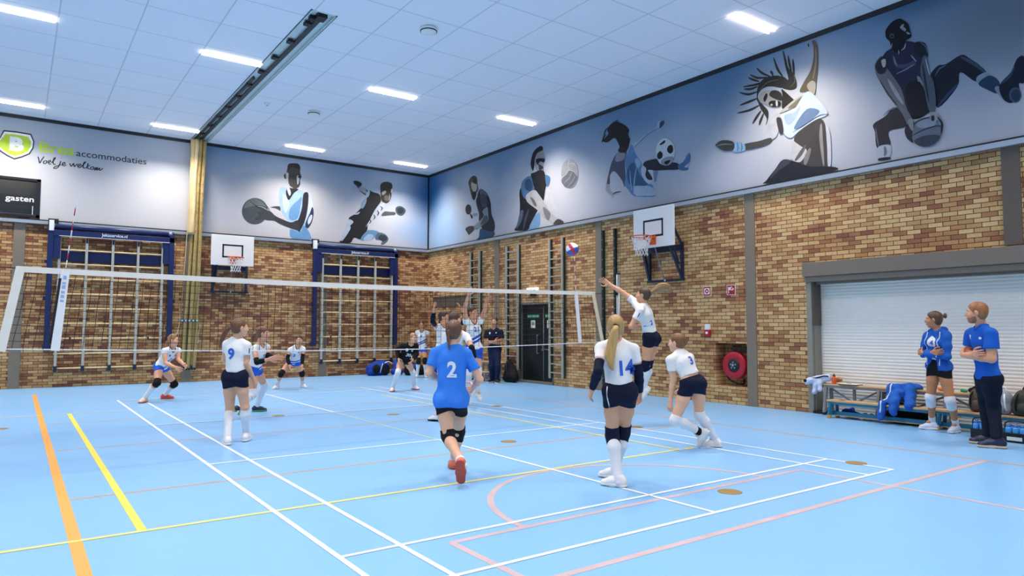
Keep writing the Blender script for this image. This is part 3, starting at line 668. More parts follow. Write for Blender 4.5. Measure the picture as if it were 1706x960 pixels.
  ('45444d',[(-9.547,4.854),(-9.699,4.786),(-9.421,4.65),(-9.241,4.524),(-9.352,4.695)])]),
 'basketball_dunker': ('R', [
  ('1e1c23',[(-11.754,5.645),(-12.064,5.583),(-12.203,5.243),(-12.149,5.094),(-11.945,5.063),(-11.821,5.262)]),
  ('1b202d',[(-12.231,5.725),(-12.347,5.853),(-12.467,5.842),(-12.683,5.919),(-12.796,5.842),(-13.033,5.534),(-12.895,5.42),(-12.674,5.644),(-12.62,5.422),(-12.324,5.157),(-12.286,5.492)]),
  ('3c4a5e',[(-12.698,5.859),(-12.866,5.687),(-13.001,5.531),(-13.02,5.55),(-12.899,5.733),(-12.712,5.885)]),
  ('2c4664',[(-12.345,5.184),(-12.514,5.33),(-12.633,5.45),(-12.618,5.471),(-12.484,5.371),(-12.329,5.204)]),
  ('5d6a78',[(-12.309,5.699),(-12.376,5.782),(-12.457,5.814),(-12.453,5.824),(-12.362,5.801),(-12.301,5.707)]),
  ('8798a8',[(-12.898,5.497),(-13.022,5.537),(-13.074,5.47),(-12.916,5.388)]),
  ('29405c',[(-12.916,5.388),(-13.074,5.47),(-13.199,5.331),(-13.172,5.161),(-13.045,5.248)]),
  ('8b9299',[(-13.132,5.249),(-13.197,5.255),(-13.274,5.02),(-13.212,5.074)]),
  ('15202f',[(-13.198,5.28),(-13.352,5.436),(-13.442,5.62),(-13.534,5.602),(-13.52,5.236),(-13.448,5.232),(-13.462,5.03),(-13.335,4.966),(-13.233,5.069)]),
  ('3f546c',[(-13.475,5.051),(-13.47,5.016),(-13.458,4.986),(-13.44,4.965),(-13.417,4.954),(-13.393,4.955),(-13.369,4.967),(-13.348,4.99),(-13.331,5.021),(-13.321,5.057),(-13.319,5.095),(-13.324,5.131),(-13.336,5.161),(-13.355,5.182),(-13.377,5.192),(-13.401,5.191),(-13.425,5.179),(-13.446,5.156),(-13.463,5.125),(-13.472,5.089)]),
  ('28394e',[(-13.458,5.051),(-13.455,5.025),(-13.446,5.002),(-13.432,4.986),(-13.416,4.978),(-13.398,4.978),(-13.38,4.988),(-13.365,5.005),(-13.353,5.028),(-13.345,5.055),(-13.343,5.083),(-13.347,5.11),(-13.356,5.132),(-13.37,5.148),(-13.386,5.156),(-13.404,5.156),(-13.422,5.146),(-13.437,5.129),(-13.449,5.106),(-13.457,5.079)]),
  ('324a66',[(-13.224,5.291),(-13.339,5.353),(-13.402,5.491),(-13.389,5.503),(-13.317,5.382),(-13.215,5.307)]),
  ('322d34',[(-11.287,5.141),(-11.498,5.232),(-11.61,5.345),(-11.769,5.275),(-11.838,4.979),(-11.544,4.95),(-11.564,4.705),(-11.344,4.696),(-11.31,4.991)]),
  ('6d6870',[(-11.319,5.046),(-11.329,4.869),(-11.36,4.72),(-11.373,4.72),(-11.357,4.868),(-11.333,5.044)]),
  ('7b7780',[(-11.475,5.249),(-11.56,5.307),(-11.665,5.326),(-11.662,5.336),(-11.55,5.327),(-11.468,5.257)]),
  ('b4b9c4',[(-11.358,4.722),(-11.564,4.705),(-11.544,4.512),(-11.339,4.539)]),
  ('71757f',[(-11.455,4.698),(-11.452,4.616),(-11.45,4.548),(-11.477,4.537),(-11.506,4.605),(-11.482,4.697)]),
  ('27272d',[(-11.366,4.52),(-11.531,4.509),(-11.551,4.468),(-11.365,4.477)]),
  ('292b42',[(-11.504,6.32),(-11.642,6.389),(-11.857,6.429),(-12.037,6.339),(-12.185,6.206),(-12.192,6.039),(-12.099,5.903),(-12.169,5.717),(-11.964,5.668),(-12.062,5.529),(-12.203,5.216),(-12.174,5.101),(-11.946,5.118),(-11.824,5.373),(-11.754,5.645),(-11.602,5.945),(-11.443,6.138)]),
  ('3f4660',[(-11.648,6.209),(-11.695,6.029),(-11.877,5.968),(-12.034,6.019),(-12.02,6.055),(-11.864,6.038),(-11.731,6.076),(-11.68,6.212)]),
  ('6d7890',[(-11.711,5.906),(-11.874,5.935),(-12.003,5.984),(-11.997,5.996),(-11.863,5.96),(-11.706,5.919)]),
  ('7d889c',[(-11.66,6.225),(-11.679,6.117),(-11.709,6.052),(-11.717,6.053),(-11.697,6.118),(-11.669,6.224)]),
  ('8a92a0',[(-12.031,5.772),(-12.081,5.73),(-12.086,5.646),(-12.046,5.671)]),
  ('8f97a8',[(-11.947,6.141),(-12.008,6.038),(-12.02,6.044),(-11.959,6.148)]),
  ('191b24',[(-11.832,5.622),(-12.066,5.665),(-12.203,5.216),(-12.162,5.105),(-11.946,5.118)]),
  ('1e222c',[(-12.011,6.348),(-12.162,6.296),(-12.208,6.143),(-12.192,6.039),(-12.03,6.119)]),
  ('67707c',[(-12.109,6.311),(-12.177,6.217),(-12.198,6.118),(-12.206,6.117),(-12.193,6.222),(-12.115,6.316)]),
  ('6c6c73',[(-11.346,6.197),(-11.475,6.301),(-11.525,6.112),(-11.654,5.872),(-11.779,5.609),(-11.848,5.283),(-11.944,5.036),(-11.888,4.911),(-11.767,5.22),(-11.64,5.422),(-11.46,5.787),(-11.368,5.987)]),
  ('2b2b31',[(-11.354,6.166),(-11.461,6.291),(-11.568,6.184),(-11.521,5.998),(-11.411,6.003)]),
  ('b3b4b8',[(-11.459,6.219),(-11.528,6.226),(-11.525,6.112),(-11.483,6.096)]),
  ('9c9ca2',[(-11.557,5.836),(-11.645,5.602),(-11.772,5.378),(-11.799,5.389),(-11.7,5.621),(-11.585,5.844)]),
  ('3a3a40',[(-11.428,5.85),(-11.552,5.58),(-11.687,5.377),(-11.697,5.383),(-11.575,5.59),(-11.44,5.854)]),
  ('565d68',[(-12.129,6.059),(-12.192,6.039),(-12.232,5.752),(-12.288,5.572),(-12.3,5.164),(-12.2,5.135),(-12.137,5.507),(-12.084,5.825)]),
  ('aab0b8',[(-12.169,6.018),(-12.189,5.872),(-12.22,5.741),(-12.229,5.741),(-12.209,5.872),(-12.178,6.017)]),
  ('2d323b',[(-12.117,5.924),(-12.137,5.668),(-12.185,5.328),(-12.202,5.327),(-12.172,5.664),(-12.134,5.922)]),
  ('11141c',[(-11.545,6.637),(-11.548,6.727),(-11.619,6.81),(-11.706,6.851),(-11.791,6.846),(-11.856,6.786),(-11.904,6.733),(-11.935,6.659),(-11.941,6.604),(-11.965,6.48),(-11.912,6.446),(-11.861,6.419),(-11.756,6.259),(-11.64,6.369),(-11.61,6.506),(-11.561,6.577)]),
  ('8f959f',[(-11.786,6.696),(-11.821,6.728),(-11.854,6.724),(-11.844,6.683),(-11.884,6.633),(-11.867,6.595),(-11.834,6.625),(-11.802,6.663)]),
  ('8f959f',[(-11.882,6.572),(-11.907,6.572),(-11.957,6.522),(-11.914,6.525)]),
  ('4c5159',[(-11.688,6.578),(-11.685,6.565),(-11.68,6.554),(-11.671,6.547),(-11.661,6.545),(-11.649,6.546),(-11.638,6.553),(-11.628,6.563),(-11.62,6.575),(-11.615,6.59),(-11.613,6.604),(-11.615,6.617),(-11.621,6.628),(-11.63,6.635),(-11.64,6.638),(-11.652,6.636),(-11.663,6.629),(-11.674,6.619),(-11.681,6.607),(-11.686,6.592)]),
  ('14171f',[(-11.669,6.581),(-11.668,6.573),(-11.665,6.566),(-11.661,6.562),(-11.655,6.56),(-11.65,6.561),(-11.644,6.564),(-11.639,6.57),(-11.635,6.577),(-11.632,6.585),(-11.632,6.594),(-11.633,6.602),(-11.636,6.609),(-11.64,6.613),(-11.645,6.615),(-11.651,6.614),(-11.657,6.611),(-11.662,6.605),(-11.666,6.598),(-11.668,6.59)]),
  ('9aa0aa',[(-11.863,6.384),(-11.841,6.325),(-11.795,6.294),(-11.802,6.284),(-11.858,6.308),(-11.873,6.378)]),
  ('7d838d',[(-11.642,6.46),(-11.625,6.422),(-11.623,6.385),(-11.635,6.379),(-11.648,6.409),(-11.654,6.453)]),
  ('9aa0aa',[(-11.75,6.305),(-11.748,6.27),(-11.751,6.239),(-11.759,6.236),(-11.764,6.265),(-11.758,6.303)]),
  ('67707f',[(-12.371,4.743),(-12.357,4.672),(-12.323,4.612),(-12.27,4.571),(-12.204,4.551),(-12.131,4.555),(-12.059,4.582),(-11.993,4.632),(-11.941,4.698),(-11.909,4.774),(-11.899,4.853),(-11.914,4.927),(-11.95,4.987),(-12.006,5.029),(-12.073,5.047),(-12.147,5.04),(-12.219,5.01),(-12.283,4.96),(-12.332,4.894),(-12.362,4.819)]),
  ('2c2d36',[(-11.811,4.93),(-11.918,5.042),(-11.968,4.975),(-11.923,4.792),(-11.932,4.666),(-11.837,4.771)]),
  ('3b4452',[(-11.959,4.702),(-12.137,4.743),(-12.345,4.695),(-12.281,4.589),(-12.131,4.555),(-12.007,4.609)]),
  ('8c96a4',[(-11.993,4.969),(-12.121,5.019),(-12.293,4.963),(-12.266,4.875),(-12.067,4.883)]),
  ('20222a',[(-11.936,4.952),(-12.048,5.003),(-12.198,5.026),(-12.295,5.012),(-12.295,5.021),(-12.195,5.041),(-12.042,5.018),(-11.932,4.96)]),
  ('20222a',[(-11.912,4.778),(-12.093,4.834),(-12.267,4.854),(-12.382,4.843),(-12.381,4.851),(-12.264,4.87),(-12.088,4.849),(-11.908,4.786)]),
  ('8a888c',[(-11.862,5.056),(-11.945,5.063),(-11.944,4.87),(-11.894,4.924)]),
  ('9a989b',[(-12.211,5.105),(-12.321,5.072),(-12.347,4.963),(-12.244,4.956)]),
  ('24242a',[(-12.234,5.045),(-12.276,5.035),(-12.273,4.96),(-12.232,4.97)]),
  ('24242a',[(-12.323,4.991),(-12.371,4.873),(-12.362,4.732),(-12.379,4.727),(-12.404,4.873),(-12.338,4.997)])]),
}
WRITING = {
 'shield_outer': [(-2.433,6.382),(-2.344,6.499),(-2.281,6.693),(-1.997,6.706),(-1.687,6.692),(-1.612,6.499),(-1.621,6.317),(-1.7,6.139),(-1.877,6.023),(-2.023,5.951),(-2.186,6.022),(-2.33,6.118),(-2.416,6.223)],
 'shield_white': [(-2.398,6.373),(-2.332,6.478),(-2.26,6.655),(-1.995,6.667),(-1.705,6.653),(-1.641,6.488),(-1.65,6.327),(-1.725,6.165),(-1.883,6.061),(-2.024,5.992),(-2.176,6.059),(-2.313,6.15),(-2.386,6.242)],
 'shield_green': [(-2.362,6.363),(-2.314,6.445),(-2.23,6.601),(-1.994,6.617),(-1.752,6.597),(-1.68,6.473),(-1.69,6.336),(-1.751,6.201),(-1.892,6.107),(-2.026,6.046),(-2.165,6.099),(-2.286,6.184),(-2.354,6.262)],
 'B_green': [(-1.516,6.484),(-0.725,6.239)],
 'B_shield': [(-2.145,6.532),(-1.823,6.21)],
 'acc': [(-0.697,6.414),(1.049,6.257)],
 'gasten': [(-2.185,4.985),(-1.571,4.857)],
 'script': [[(-1.52,6.106),(-1.501,6.033),(-1.48,5.939),(-1.439,6.027),(-1.388,6.125)],[(-1.364,6.016),(-1.393,5.988),(-1.391,5.943),(-1.357,5.939),(-1.326,5.982),(-1.334,6.021),(-1.364,6.016)],[(-1.293,5.978),(-1.249,6.003),(-1.245,6.04),(-1.28,6.029),(-1.293,5.978),(-1.262,5.94),(-1.225,5.957)],[(-1.218,5.983),(-1.154,6.083),(-1.138,6.132),(-1.167,6.112),(-1.183,5.988),(-1.157,5.943),(-1.125,5.965)],[(-1.014,6.058),(-1.032,5.979),(-1.072,5.881),(-1.133,5.836),(-1.164,5.853),(-1.11,5.906),(-0.998,5.959)],[(-0.98,5.961),(-0.923,5.994),(-0.924,6.037),(-0.962,6.019),(-0.978,5.971),(-0.946,5.935),(-0.884,5.975)],[(-0.809,6.026),(-0.775,5.947),(-0.719,6.038),(-0.703,5.948),(-0.633,6.041)],[(-0.621,5.968),(-0.562,6.002),(-0.56,6.039),(-0.602,6.027),(-0.621,5.968),(-0.583,5.936),(-0.542,5.967)],[(-0.542,5.97),(-0.467,6.074),(-0.447,6.118),(-0.478,6.094),(-0.501,5.985),(-0.479,5.938),(-0.442,5.962)],[(-0.381,6.086),(-0.421,5.934)],[(-0.339,6.039),(-0.406,5.98),(-0.341,5.926)],[(-0.285,6.006),(-0.316,5.98),(-0.32,5.935),(-0.283,5.928),(-0.252,5.963),(-0.259,6.006),(-0.285,6.006)],[(-0.211,6.001),(-0.229,5.916),(-0.178,5.992),(-0.162,5.995),(-0.182,5.923),(-0.119,5.988),(-0.103,5.984),(-0.123,5.937),(-0.091,5.935),(-0.031,5.994)],[(-1.004,6.136),(-0.996,6.143)]]}
# ------------------------------------------------------------------ printed banners above the brick
def banner_mat(name, axis, low, top, blobs):
    """printed cloth: a vertical fade from low to top colour with soft coloured clouds (blob = along, up, r along, r up, colour, strength)"""
    m = bpy.data.materials.new(name); m.use_nodes = True
    nt = m.node_tree; N = nt.nodes; L = nt.links; b = N['Principled BSDF']
    tc = N.new('ShaderNodeTexCoord'); sep = N.new('ShaderNodeSeparateXYZ'); L.new(tc.outputs['Object'], sep.inputs[0])
    U, Z = sep.outputs[axis], sep.outputs['Z']
    nz = N.new('ShaderNodeTexNoise'); nz.inputs['Scale'].default_value = 0.8; nz.inputs['Detail'].default_value = 4; L.new(tc.outputs['Object'], nz.inputs['Vector'])
    def mth(op, a, c, d=None):
        n = N.new('ShaderNodeMath'); n.operation = op
        for i, v in enumerate((a, c, d)):
            if v is None: continue
            if isinstance(v, (int, float)): n.inputs[i].default_value = v
            else: L.new(v, n.inputs[i])
        return n.outputs[0]
    wob = mth('MULTIPLY_ADD', nz.outputs['Fac'], 0.9, -0.45)
    mr = N.new('ShaderNodeMapRange'); mr.interpolation_type = 'SMOOTHSTEP'; mr.inputs['From Min'].default_value = ZB + .2; mr.inputs['From Max'].default_value = ZC
    L.new(mth('ADD', Z, wob), mr.inputs['Value'])
    mx = N.new('ShaderNodeMix'); mx.data_type = 'RGBA'; mx.inputs['A'].default_value = tuple(x * .9 for x in lin(low)) + (1,); mx.inputs['B'].default_value = lin(top) + (1,)
    L.new(mr.outputs[0], mx.inputs['Factor'])
    cur = mx.outputs['Result']
    for (cu, cz, ru, rz, col, st) in blobs:
        du = mth('MULTIPLY_ADD', U, 1 / ru, -cu / ru); dz = mth('MULTIPLY_ADD', Z, 1 / rz, -cz / rz)
        dd = mth('SQRT', mth('ADD', mth('MULTIPLY', du, du), mth('MULTIPLY', dz, dz)), None)
        q = N.new('ShaderNodeMapRange'); q.interpolation_type = 'SMOOTHSTEP'; q.inputs['From Min'].default_value = 1.0; q.inputs['From Max'].default_value = 0.15
        q.inputs['To Min'].default_value = 0; q.inputs['To Max'].default_value = st
        L.new(mth('ADD', dd, mth('MULTIPLY', wob, 0.35)), q.inputs['Value'])
        mx = N.new('ShaderNodeMix'); mx.data_type = 'RGBA'; L.new(q.outputs[0], mx.inputs['Factor']); L.new(cur, mx.inputs['A']); mx.inputs['B'].default_value = tuple(x * .86 for x in lin(col)) + (1,)
        cur = mx.outputs['Result']
    L.new(cur, b.inputs['Base Color']); b.inputs['Roughness'].default_value = 0.6; b.inputs['Specular IOR Level'].default_value = 0.25
    return m

def on_back(d): return lambda u, z, e=0.0: (u, YB - d - e, z)
def on_right(d): return lambda u, z, e=0.0: (XR - d - e, u, z)
BAN = .035
def banner(name, label, frame, u0, u1, m):
    t = thing(name, label, 'printed banner', frame((u0 + u1) / 2, ZB) if False else (0, 0, 0))
    mb = MB(); f0 = frame(-0.0)
    mb.prism([(u0, ZB + .018), (u1, ZB + .018), (u1, ZC - .09), (u0, ZC - .09)], lambda u, z: frame(BAN)(u, z), lambda u, z: frame(0.002)(u, z))
    mb.build('cloth', m, t)
    return t
bl = banner('printed_banner', 'pale grey printed wall banner with green shield logo and black script', on_back, WIN[2], 2.19,
    banner_mat('banner_print_grey', 'X', 'cdc9cb', 'a6adb8', [(-1, 5.2, 6, 1.7, 'd2cecf', .6)]))  # greyer top paints the shade under the ceiling into the cloth colour
# the strip of cloth around the window on the left
mb = MB(); fr = on_back(BAN)
for a in ((WIN[0], WIN[3], WIN[2], ZC - .09), (X0, ZB + .018, WIN[0], ZC - .09)):
    mb.prism([(a[0], a[1]), (a[2], a[1]), (a[2], a[3]), (a[0], a[3])], lambda u, z: on_back(BAN)(u, z), lambda u, z: on_back(.002)(u, z))
mb.build('cloth', bpy.data.materials['banner_print_grey'], bl)
bm_ = banner('printed_banner', 'printed wall banner of a basketball passer and a running handball player', on_back, 2.47, XR - .076,
    banner_mat('banner_print_back', 'X', 'c4c0c5', '879ab2', [(4.9, 5.6, 3.4, 1.7, 'cbc7c9', .95), (8.4, 5.2, 2.2, 1.0, 'cfccd4', .8), (10.5, 6.4, 1.7, 1.6, '1f6298', .95), (10.3, 5.0, 2.2, 1.0, '8fb6e0', .8), (2.5, 7.2, 1.8, .7, '5f86ad', .6)]))
br_ = banner('printed_banner', 'long printed wall banner of five athletes above the shutter and side door', on_right, Y0, YB - .076,
    banner_mat('banner_print_right', 'Y', 'b3b3bb', '6c85a2', [(4.9, 6.3, 2.2, 1.9, '1d5f97', .95), (3.6, 4.9, 2.0, 1.6, 'a3c4e8', .9), (1.8, 5.9, 1.8, 1.3, 'b9bcc4', .8),
        (-1.6, 5.4, 2.6, 1.7, 'ccc9cd', .95), (-3.4, 5.0, 1.8, 1.5, 'd0cdd2', .8), (-5.6, 7.0, 2.4, 1.2, '5f7f9f', .85), (-6.0, 5.0, 1.6, .9, 'a3a8b4', .6), (-8.2, 6.8, 1.5, 1.1, '4f7597', .7),
        (-9.9, 5.6, 2.2, 1.6, 'cdc9cc', .95), (-8.4, 4.9, 1.2, .8, 'cfccd6', .7), (-14.2, 6.4, 3.4, 1.7, '687280', .9), (-12.3, 5.0, 2.0, .8, 'b3b2bd', .7), (-12.2, 7.1, 1.6, .5, '40607f', .8)]))

INKS = {}
def ink(c):
    if c not in INKS: INKS[c] = mat('ink_' + c, tuple(x * .8 for x in lin(c)), 0.6, var=0.10, scale=6, spec=.2)
    return INKS[c]
def print_figure(name, parent):
    wall, layers = PRINTS[name]
    mb = MB(); mats_ = []
    for i, (c, pts) in enumerate(layers):
        m = ink(c)
        if m not in mats_: mats_.append(m)
        fr = (on_right if wall == 'R' else on_back)(BAN + .0012 + .0004 * i)
        P = smooth_poly(pts, 4)
        P = [(u, min(max(z, ZB + .02), ZC - .092)) for u, z in P]
        mb.slot(mats_.index(m)).add([fr(u, z) for u, z in P], [tuple(range(len(P)))])
    return mb.build('printed_' + name, mats_, parent, fix=False)
for nm in ('basketball_passer', 'handball_runner'): print_figure(nm, bm_)
for nm in ('table_tennis_player', 'volleyball_digger', 'soccer_player', 'dancer', 'basketball_dunker'): print_figure(nm, br_)

INK_BLACK = mat('ink_black', '232226', .6); INK_LIME = mat('ink_lime', 'b7d02f', .6); INK_GREY = mat('ink_grey', '2c2b2e', .6); INK_WHITE = mat('ink_white', 'eceaea', .6)
mb = MB(); fr = on_back(BAN + .0015)
for i, (k_, s) in enumerate((('shield_outer', 0), ('shield_white', 1), ('shield_green', 2))):
    P = smooth_poly(WRITING[k_], 1); mb.slot(s).add([on_back(BAN + .0015 + .001 * i)(u, z) for u, z in P], [tuple(range(len(P)))])
mb.slot(1); lettering(mb, 'B', .46, lambda a, b: on_back(BAN + .0055)(-1.985 + a, 6.365 + b), bold=.028, sx=1.12)
mb.build('shield_logo', [INK_BLACK, INK_WHITE, INK_LIME], bl, fix=False)
mb = MB(); mb.slot(0)
vs, fs = text_mesh('Bres', .36, bold=.009); wv = max(v[0] for v in vs) * 2
mb.add([on_back(BAN + .002)(-1.11 + v[0] * .78 / wv, 6.375 + v[1]) for v in vs], fs)
mb.slot(1); vs, fs = text_mesh('accommodaties', .25, bold=.002); wv = max(v[0] for v in vs) * 2
mb.add([on_back(BAN + .002)(.185 + v[0] * 1.71 / wv, 6.335 + v[1]) for v in vs], fs)
mb.build('banner_lettering', [INK_LIME, INK_GREY], bl, fix=False)
mb = MB()
for q in WRITING['script']:
    P = smooth_path([(u, z, 0) for u, z in q], 6)
    vs = []; n = len(P)
    for i in range(n):
        t = (P[min(i + 1, n - 1)] - P[max(i - 1, 0)]); t.normalize(); s = Vector((-t.y, t.x, 0)); w_ = .0125 * (0.75 + 0.35 * abs(t.y))
        for sg in (-1, 1):
            p = P[i] + s * (sg * w_); vs.append(on_back(BAN + .002)(p.x, p.y))
    mb.add(vs, [(2 * i, 2 * i + 1, 2 * i + 3, 2 * i + 2) for i in range(n - 1)])
mb.build('script_lettering', INK_BLACK, bl, fix=False)

# window on the left with the word on its dark band
M_DARKFRAME = mat('black_window_frame', '17171b', .4); M_ROOMBEHIND = None
wt = MB(); x0, z0, x1, z1 = WIN
for a in ((x0, z0, x1, z0 + .07), (x0, z1 - .07, x1, z1), (x1 - .09, z0, x1, z1), (x0, z0, x0 + .09, z1), (-2.95, z0, -2.86, z1)):
    wt.box((a[0], YB - .045, a[1]), (a[2], YB + .12, a[3]))
window = struct(wt.build('window_1', M_DARKFRAME, bevel=.004))
def glass_mat():
    m = bpy.data.materials.new('window_glass'); m.use_nodes = True; nt = m.node_tree; N = nt.nodes; L = nt.links
    o = N['Material Output']; N.remove(N['Principled BSDF'])
    tr = N.new('ShaderNodeBsdfTransparent'); tr.inputs[0].default_value = (.75, .78, .78, 1)
    gl = N.new('ShaderNodeBsdfGlossy'); gl.inputs['Roughness'].default_value = .04
    fz = N.new('ShaderNodeFresnel'); fz.inputs[0].default_value = 1.5
    mx = N.new('ShaderNodeMixShader'); L.new(fz.outputs[0], mx.inputs[0]); L.new(tr.outputs[0], mx.inputs[1]); L.new(gl.outputs[0], mx.inputs[2]); L.new(mx.outputs[0], o.inputs[0])
    return m
M_GLASS = glass_mat()
g = MB(); g.box((x0 + .05, YB + .03, z0 + .03), (x1 - .05, YB + .04, z1 - .03)); g.build('glass', M_GLASS, window)
g = MB(); g.box((x0 + .09, YB + .012, 4.80), (x1 - .09, YB + .026, 5.04)); g.build('dark_band', M_BLACK, window)
g = MB(); vs, fs = text_mesh('gasten', .2, bold=.003); wv = max(v[0] for v in vs) * 2
g.add([(-1.875 + v[0] * .61 / wv, YB + .009, 4.92 + v[1]) for v in vs], fs); g.build('window_lettering', INK_WHITE, window, fix=False)
g = MB(); g.box((-1.60, YB + .0, z0 + .08), (-1.585, YB + .02, 4.78)); g.build('window_handle', M_WHITE, window)
g = MB(); g.box((x0 - .2, YB + .9, z0 - .2), (x1 + .6, YB + 1.0, z1 + .3)); g.box((x0 - .2, YB + .3, z0 - .25), (x1 + .6, YB + 1, z0 - .2)); g.box((x1 + .6, YB + .3, z0 - .2), (x1 + .65, YB + 1, z1 + .3)); g.box((x0 - .2, YB + .3, z1 + .3), (x1 + .65, YB + 1, z1 + .35))
struct(g.build('wall_behind_window', grid_mat('taupe_blocks', '8d867e', '6e675f', .33, .006, (0, 0), .8)))
ld = bpy.data.lights.new('added_window_fill', 'AREA'); ld.shape = 'RECTANGLE'; ld.size = 2.2; ld.size_y = .15; ld.energy = 9; ld.color = LAMP_COLOR  # unseen fill light, added to brighten the blocks behind the glass
lo = bpy.data.objects.new('added_window_fill', ld); COL.objects.link(lo); lo.location = (-2.6, YB + .6, z1 + .27)
# ------------------------------------------------------------------ curtain track, vents
M_NAVY = mat('navy_enamel', '162456', .35, var=.05)
M_NAVY2 = mat('dark_navy_steel', '18203c', .4, var=.05)
M_GREEN = mat('dark_green_steel', '163230', .4, var=.05)
M_GREYPAINT = mat('warm_grey_paint', 'b9b4a8', .5, var=.05)
M_RUNG = mat('beech_rung', 'f0cf98', .45, var=.1, scale=12)
M_PLANK = mat('bench_plank', 'cfa676', .45, var=.14, scale=5, stretch=(14, 1, 14))
M_TEAL = mat('teal_steel', '1d6f8f', .4, var=.06)
M_GREYSTEEL = mat('grey_bench_steel', '85868a', .45, var=.06)
M_TRACK = mat('track_steel', '26343a', .4, .3)
M_TROUGH = mat('track_lining', 'd5dedb', .5)

t = thing('curtain_track', 'long recessed ceiling track for the divider curtain', 'curtain track', (2.4, YB - .1, ZC))
p = MB()
for a, b_ in ((TX0, TX0 + .02), (TX1 - .02, TX1)): p.box((a, TY0, ZC - .012), (b_, YB - .065, ZC + .115))
p.box((TX0, TY0, ZC - .012), (TX1, TY0 + .02, ZC + .115)); p.box((TX0, TY0, ZC + .055), (TX1, YB - .065, ZC + .068)); p.build('trough', M_TROUGH, t)
p = MB()
for a in (TX0 - .012, TX1): p.box((a, TY0 - .01, ZC - .016), (a + .012, YB - .065, ZC))
p.build('trough_edge', M_TRACK, t)
p = MB(); p.box((2.40, TY0 + .3, ZC + .0), (2.44, YB - .1, ZC + .05)); p.box((2.375, TY0 + .3, ZC - .006), (2.465, YB - .1, ZC + .004)); p.build('rail', M_TRACK, t)
p = MB(); p.box((2.27, -1.6, ZC + .0), (2.30, YB - .1, ZC + .05)); p.box((2.255, -1.6, ZC - .006), (2.315, YB - .1, ZC + .004)); p.build('rail', M_TRACK, t)
for i in range(10):
    y = TY0 + .55 + i * .98; p = MB(); p.box((2.25, y, ZC - .02), (2.34, y + .14, ZC + .03)); p.box((2.33, y + .04, ZC), (2.42, y + .08, ZC + .03)); p.build('bracket', M_BLACK, t)
p = MB(); p.box((2.33, TY0 + .12, ZC - .035), (2.50, TY0 + .34, ZC + .05)); p.box((2.25, TY0 + .3, ZC - .03), (2.34, TY0 + .42, ZC + .04)); p.build('end_pulley', M_BLACK, t)
def vent(label, x, y, r):
    t = thing('ceiling_vent', label, 'ceiling vent', (x, y, ZC))
    p = MB(); p.lathe((x, y, ZC), [(r * .8, .0), (r, -.01), (r, -.05), (r * .86, -.085), (r * .3, -.095)], 28); p.build('housing', M_WHITE, t)
    p = MB(); p.tube([(x + r * .93 * math.cos(a * PI / 18), y + r * .93 * math.sin(a * PI / 18), ZC - .062) for a in range(36)], .012, 6, True); p.build('dark_slot', M_BLACK, t)
vent('large round white ceiling vent nearer the camera', 4.2, -6.16, .16)
vent('round white ceiling vent farther from the camera, beside the twin-tube lamp', 4.2, -.07, .15)
t = thing('smoke_detector', 'small white smoke detector on the ceiling between track and vent', 'smoke detector', (3.03, -.03, ZC))
p = MB(); p.lathe((3.03, -.03, ZC), [(.07, 0), (.07, -.02), (.05, -.05), (.02, -.055)], 20); p.build('housing', M_WHITE, t)
p = MB(); p.lathe((3.03, -.03, ZC), [(.025, -.05), (.02, -.065), (.01, -.068)], 14); p.build('sensor', M_STEEL, t)

# ------------------------------------------------------------------ gathered divider curtain
def net_mat():
    m = mat('straw_net', 'b3965a', .7, var=.12, scale=20, bump=.5, bscale=40, stretch=(1, 1, .5))
    return m
M_NETC = net_mat(); M_CREAM = mat('cream_curtain_cloth', 'd9bf8f', .75, var=.05); M_OLIVE = mat('olive_net', '7f7147', .75, var=.1, scale=20)
def strand(x0, x1, y, z0, z1, w, n=40, wave=.006, seed=0):
    """one hanging fold of the curtain: a soft flattened rope"""
    vs = []; fs = []; K = 10; rnd = random.Random(seed)
    ph = rnd.random() * 6
    for i in range(n + 1):
        t_ = i / n; z = z1 + (z0 - z1) * t_; x = x0 + (x1 - x0) * t_ + wave * math.sin(9 * t_ + ph)
        for k in range(K):
            a = 2 * PI * k / K
            r = 1 + .12 * math.sin(3 * a + 14 * t_ + ph)
            vs.append((x + w * r * math.cos(a), y + w * .8 * r * math.sin(a) + .004 * math.sin(40 * t_), z))
    for i in range(n):
        for k in range(K): fs.append((i * K + k, i * K + (k + 1) % K, (i + 1) * K + (k + 1) % K, (i + 1) * K + k))
    fs += [tuple(range(K))[::-1], tuple(n * K + k for k in range(K))]
    return vs, fs
t = thing('divider_curtain', 'straw coloured divider curtain gathered against the back wall', 'curtain', (2.3, YB - .3, .3))
p = MB(); fx = [(2.24, 2.17), (2.31, 2.24), (2.20, 2.19)]
for i, (a, b_) in enumerate(fx): p.add(*strand(a, b_, YB - .30 - .05 * (i % 2), 4.30, ZC - .01, .055, seed=i), smooth=True)
p.build('cream_cloth_fold', M_CREAM, t)
for i, (a, b_) in enumerate(((2.36, 2.10), (2.42, 2.24), (2.48, 2.34), (2.52, 2.40))):
    p = MB(); p.add(*strand(a, b_, YB - .27 - .06 * (i % 2), .42, ZC - .01, .045, seed=10 + i), smooth=True)
    # lattice of knots on the net fold
    for j in range(46):
        z = .5 + j * .14; u = (ZC - z) / (ZC - .4); x = a + (b_ - a) * u
        p.ell((x + (.02 if j % 2 else -.02), YB - .27 - .06 * (i % 2) - .045, z), (.014, .012, .02), 6, 4)
    p.build('net_fold', M_NETC, t)
for i, (a, b_) in enumerate(((2.22, 2.16), (2.30, 2.28))):
    p = MB(); p.add(*strand(a, b_, YB - .24, .45, 4.5, .05, seed=20 + i), smooth=True); p.build('olive_fold', M_OLIVE, t)
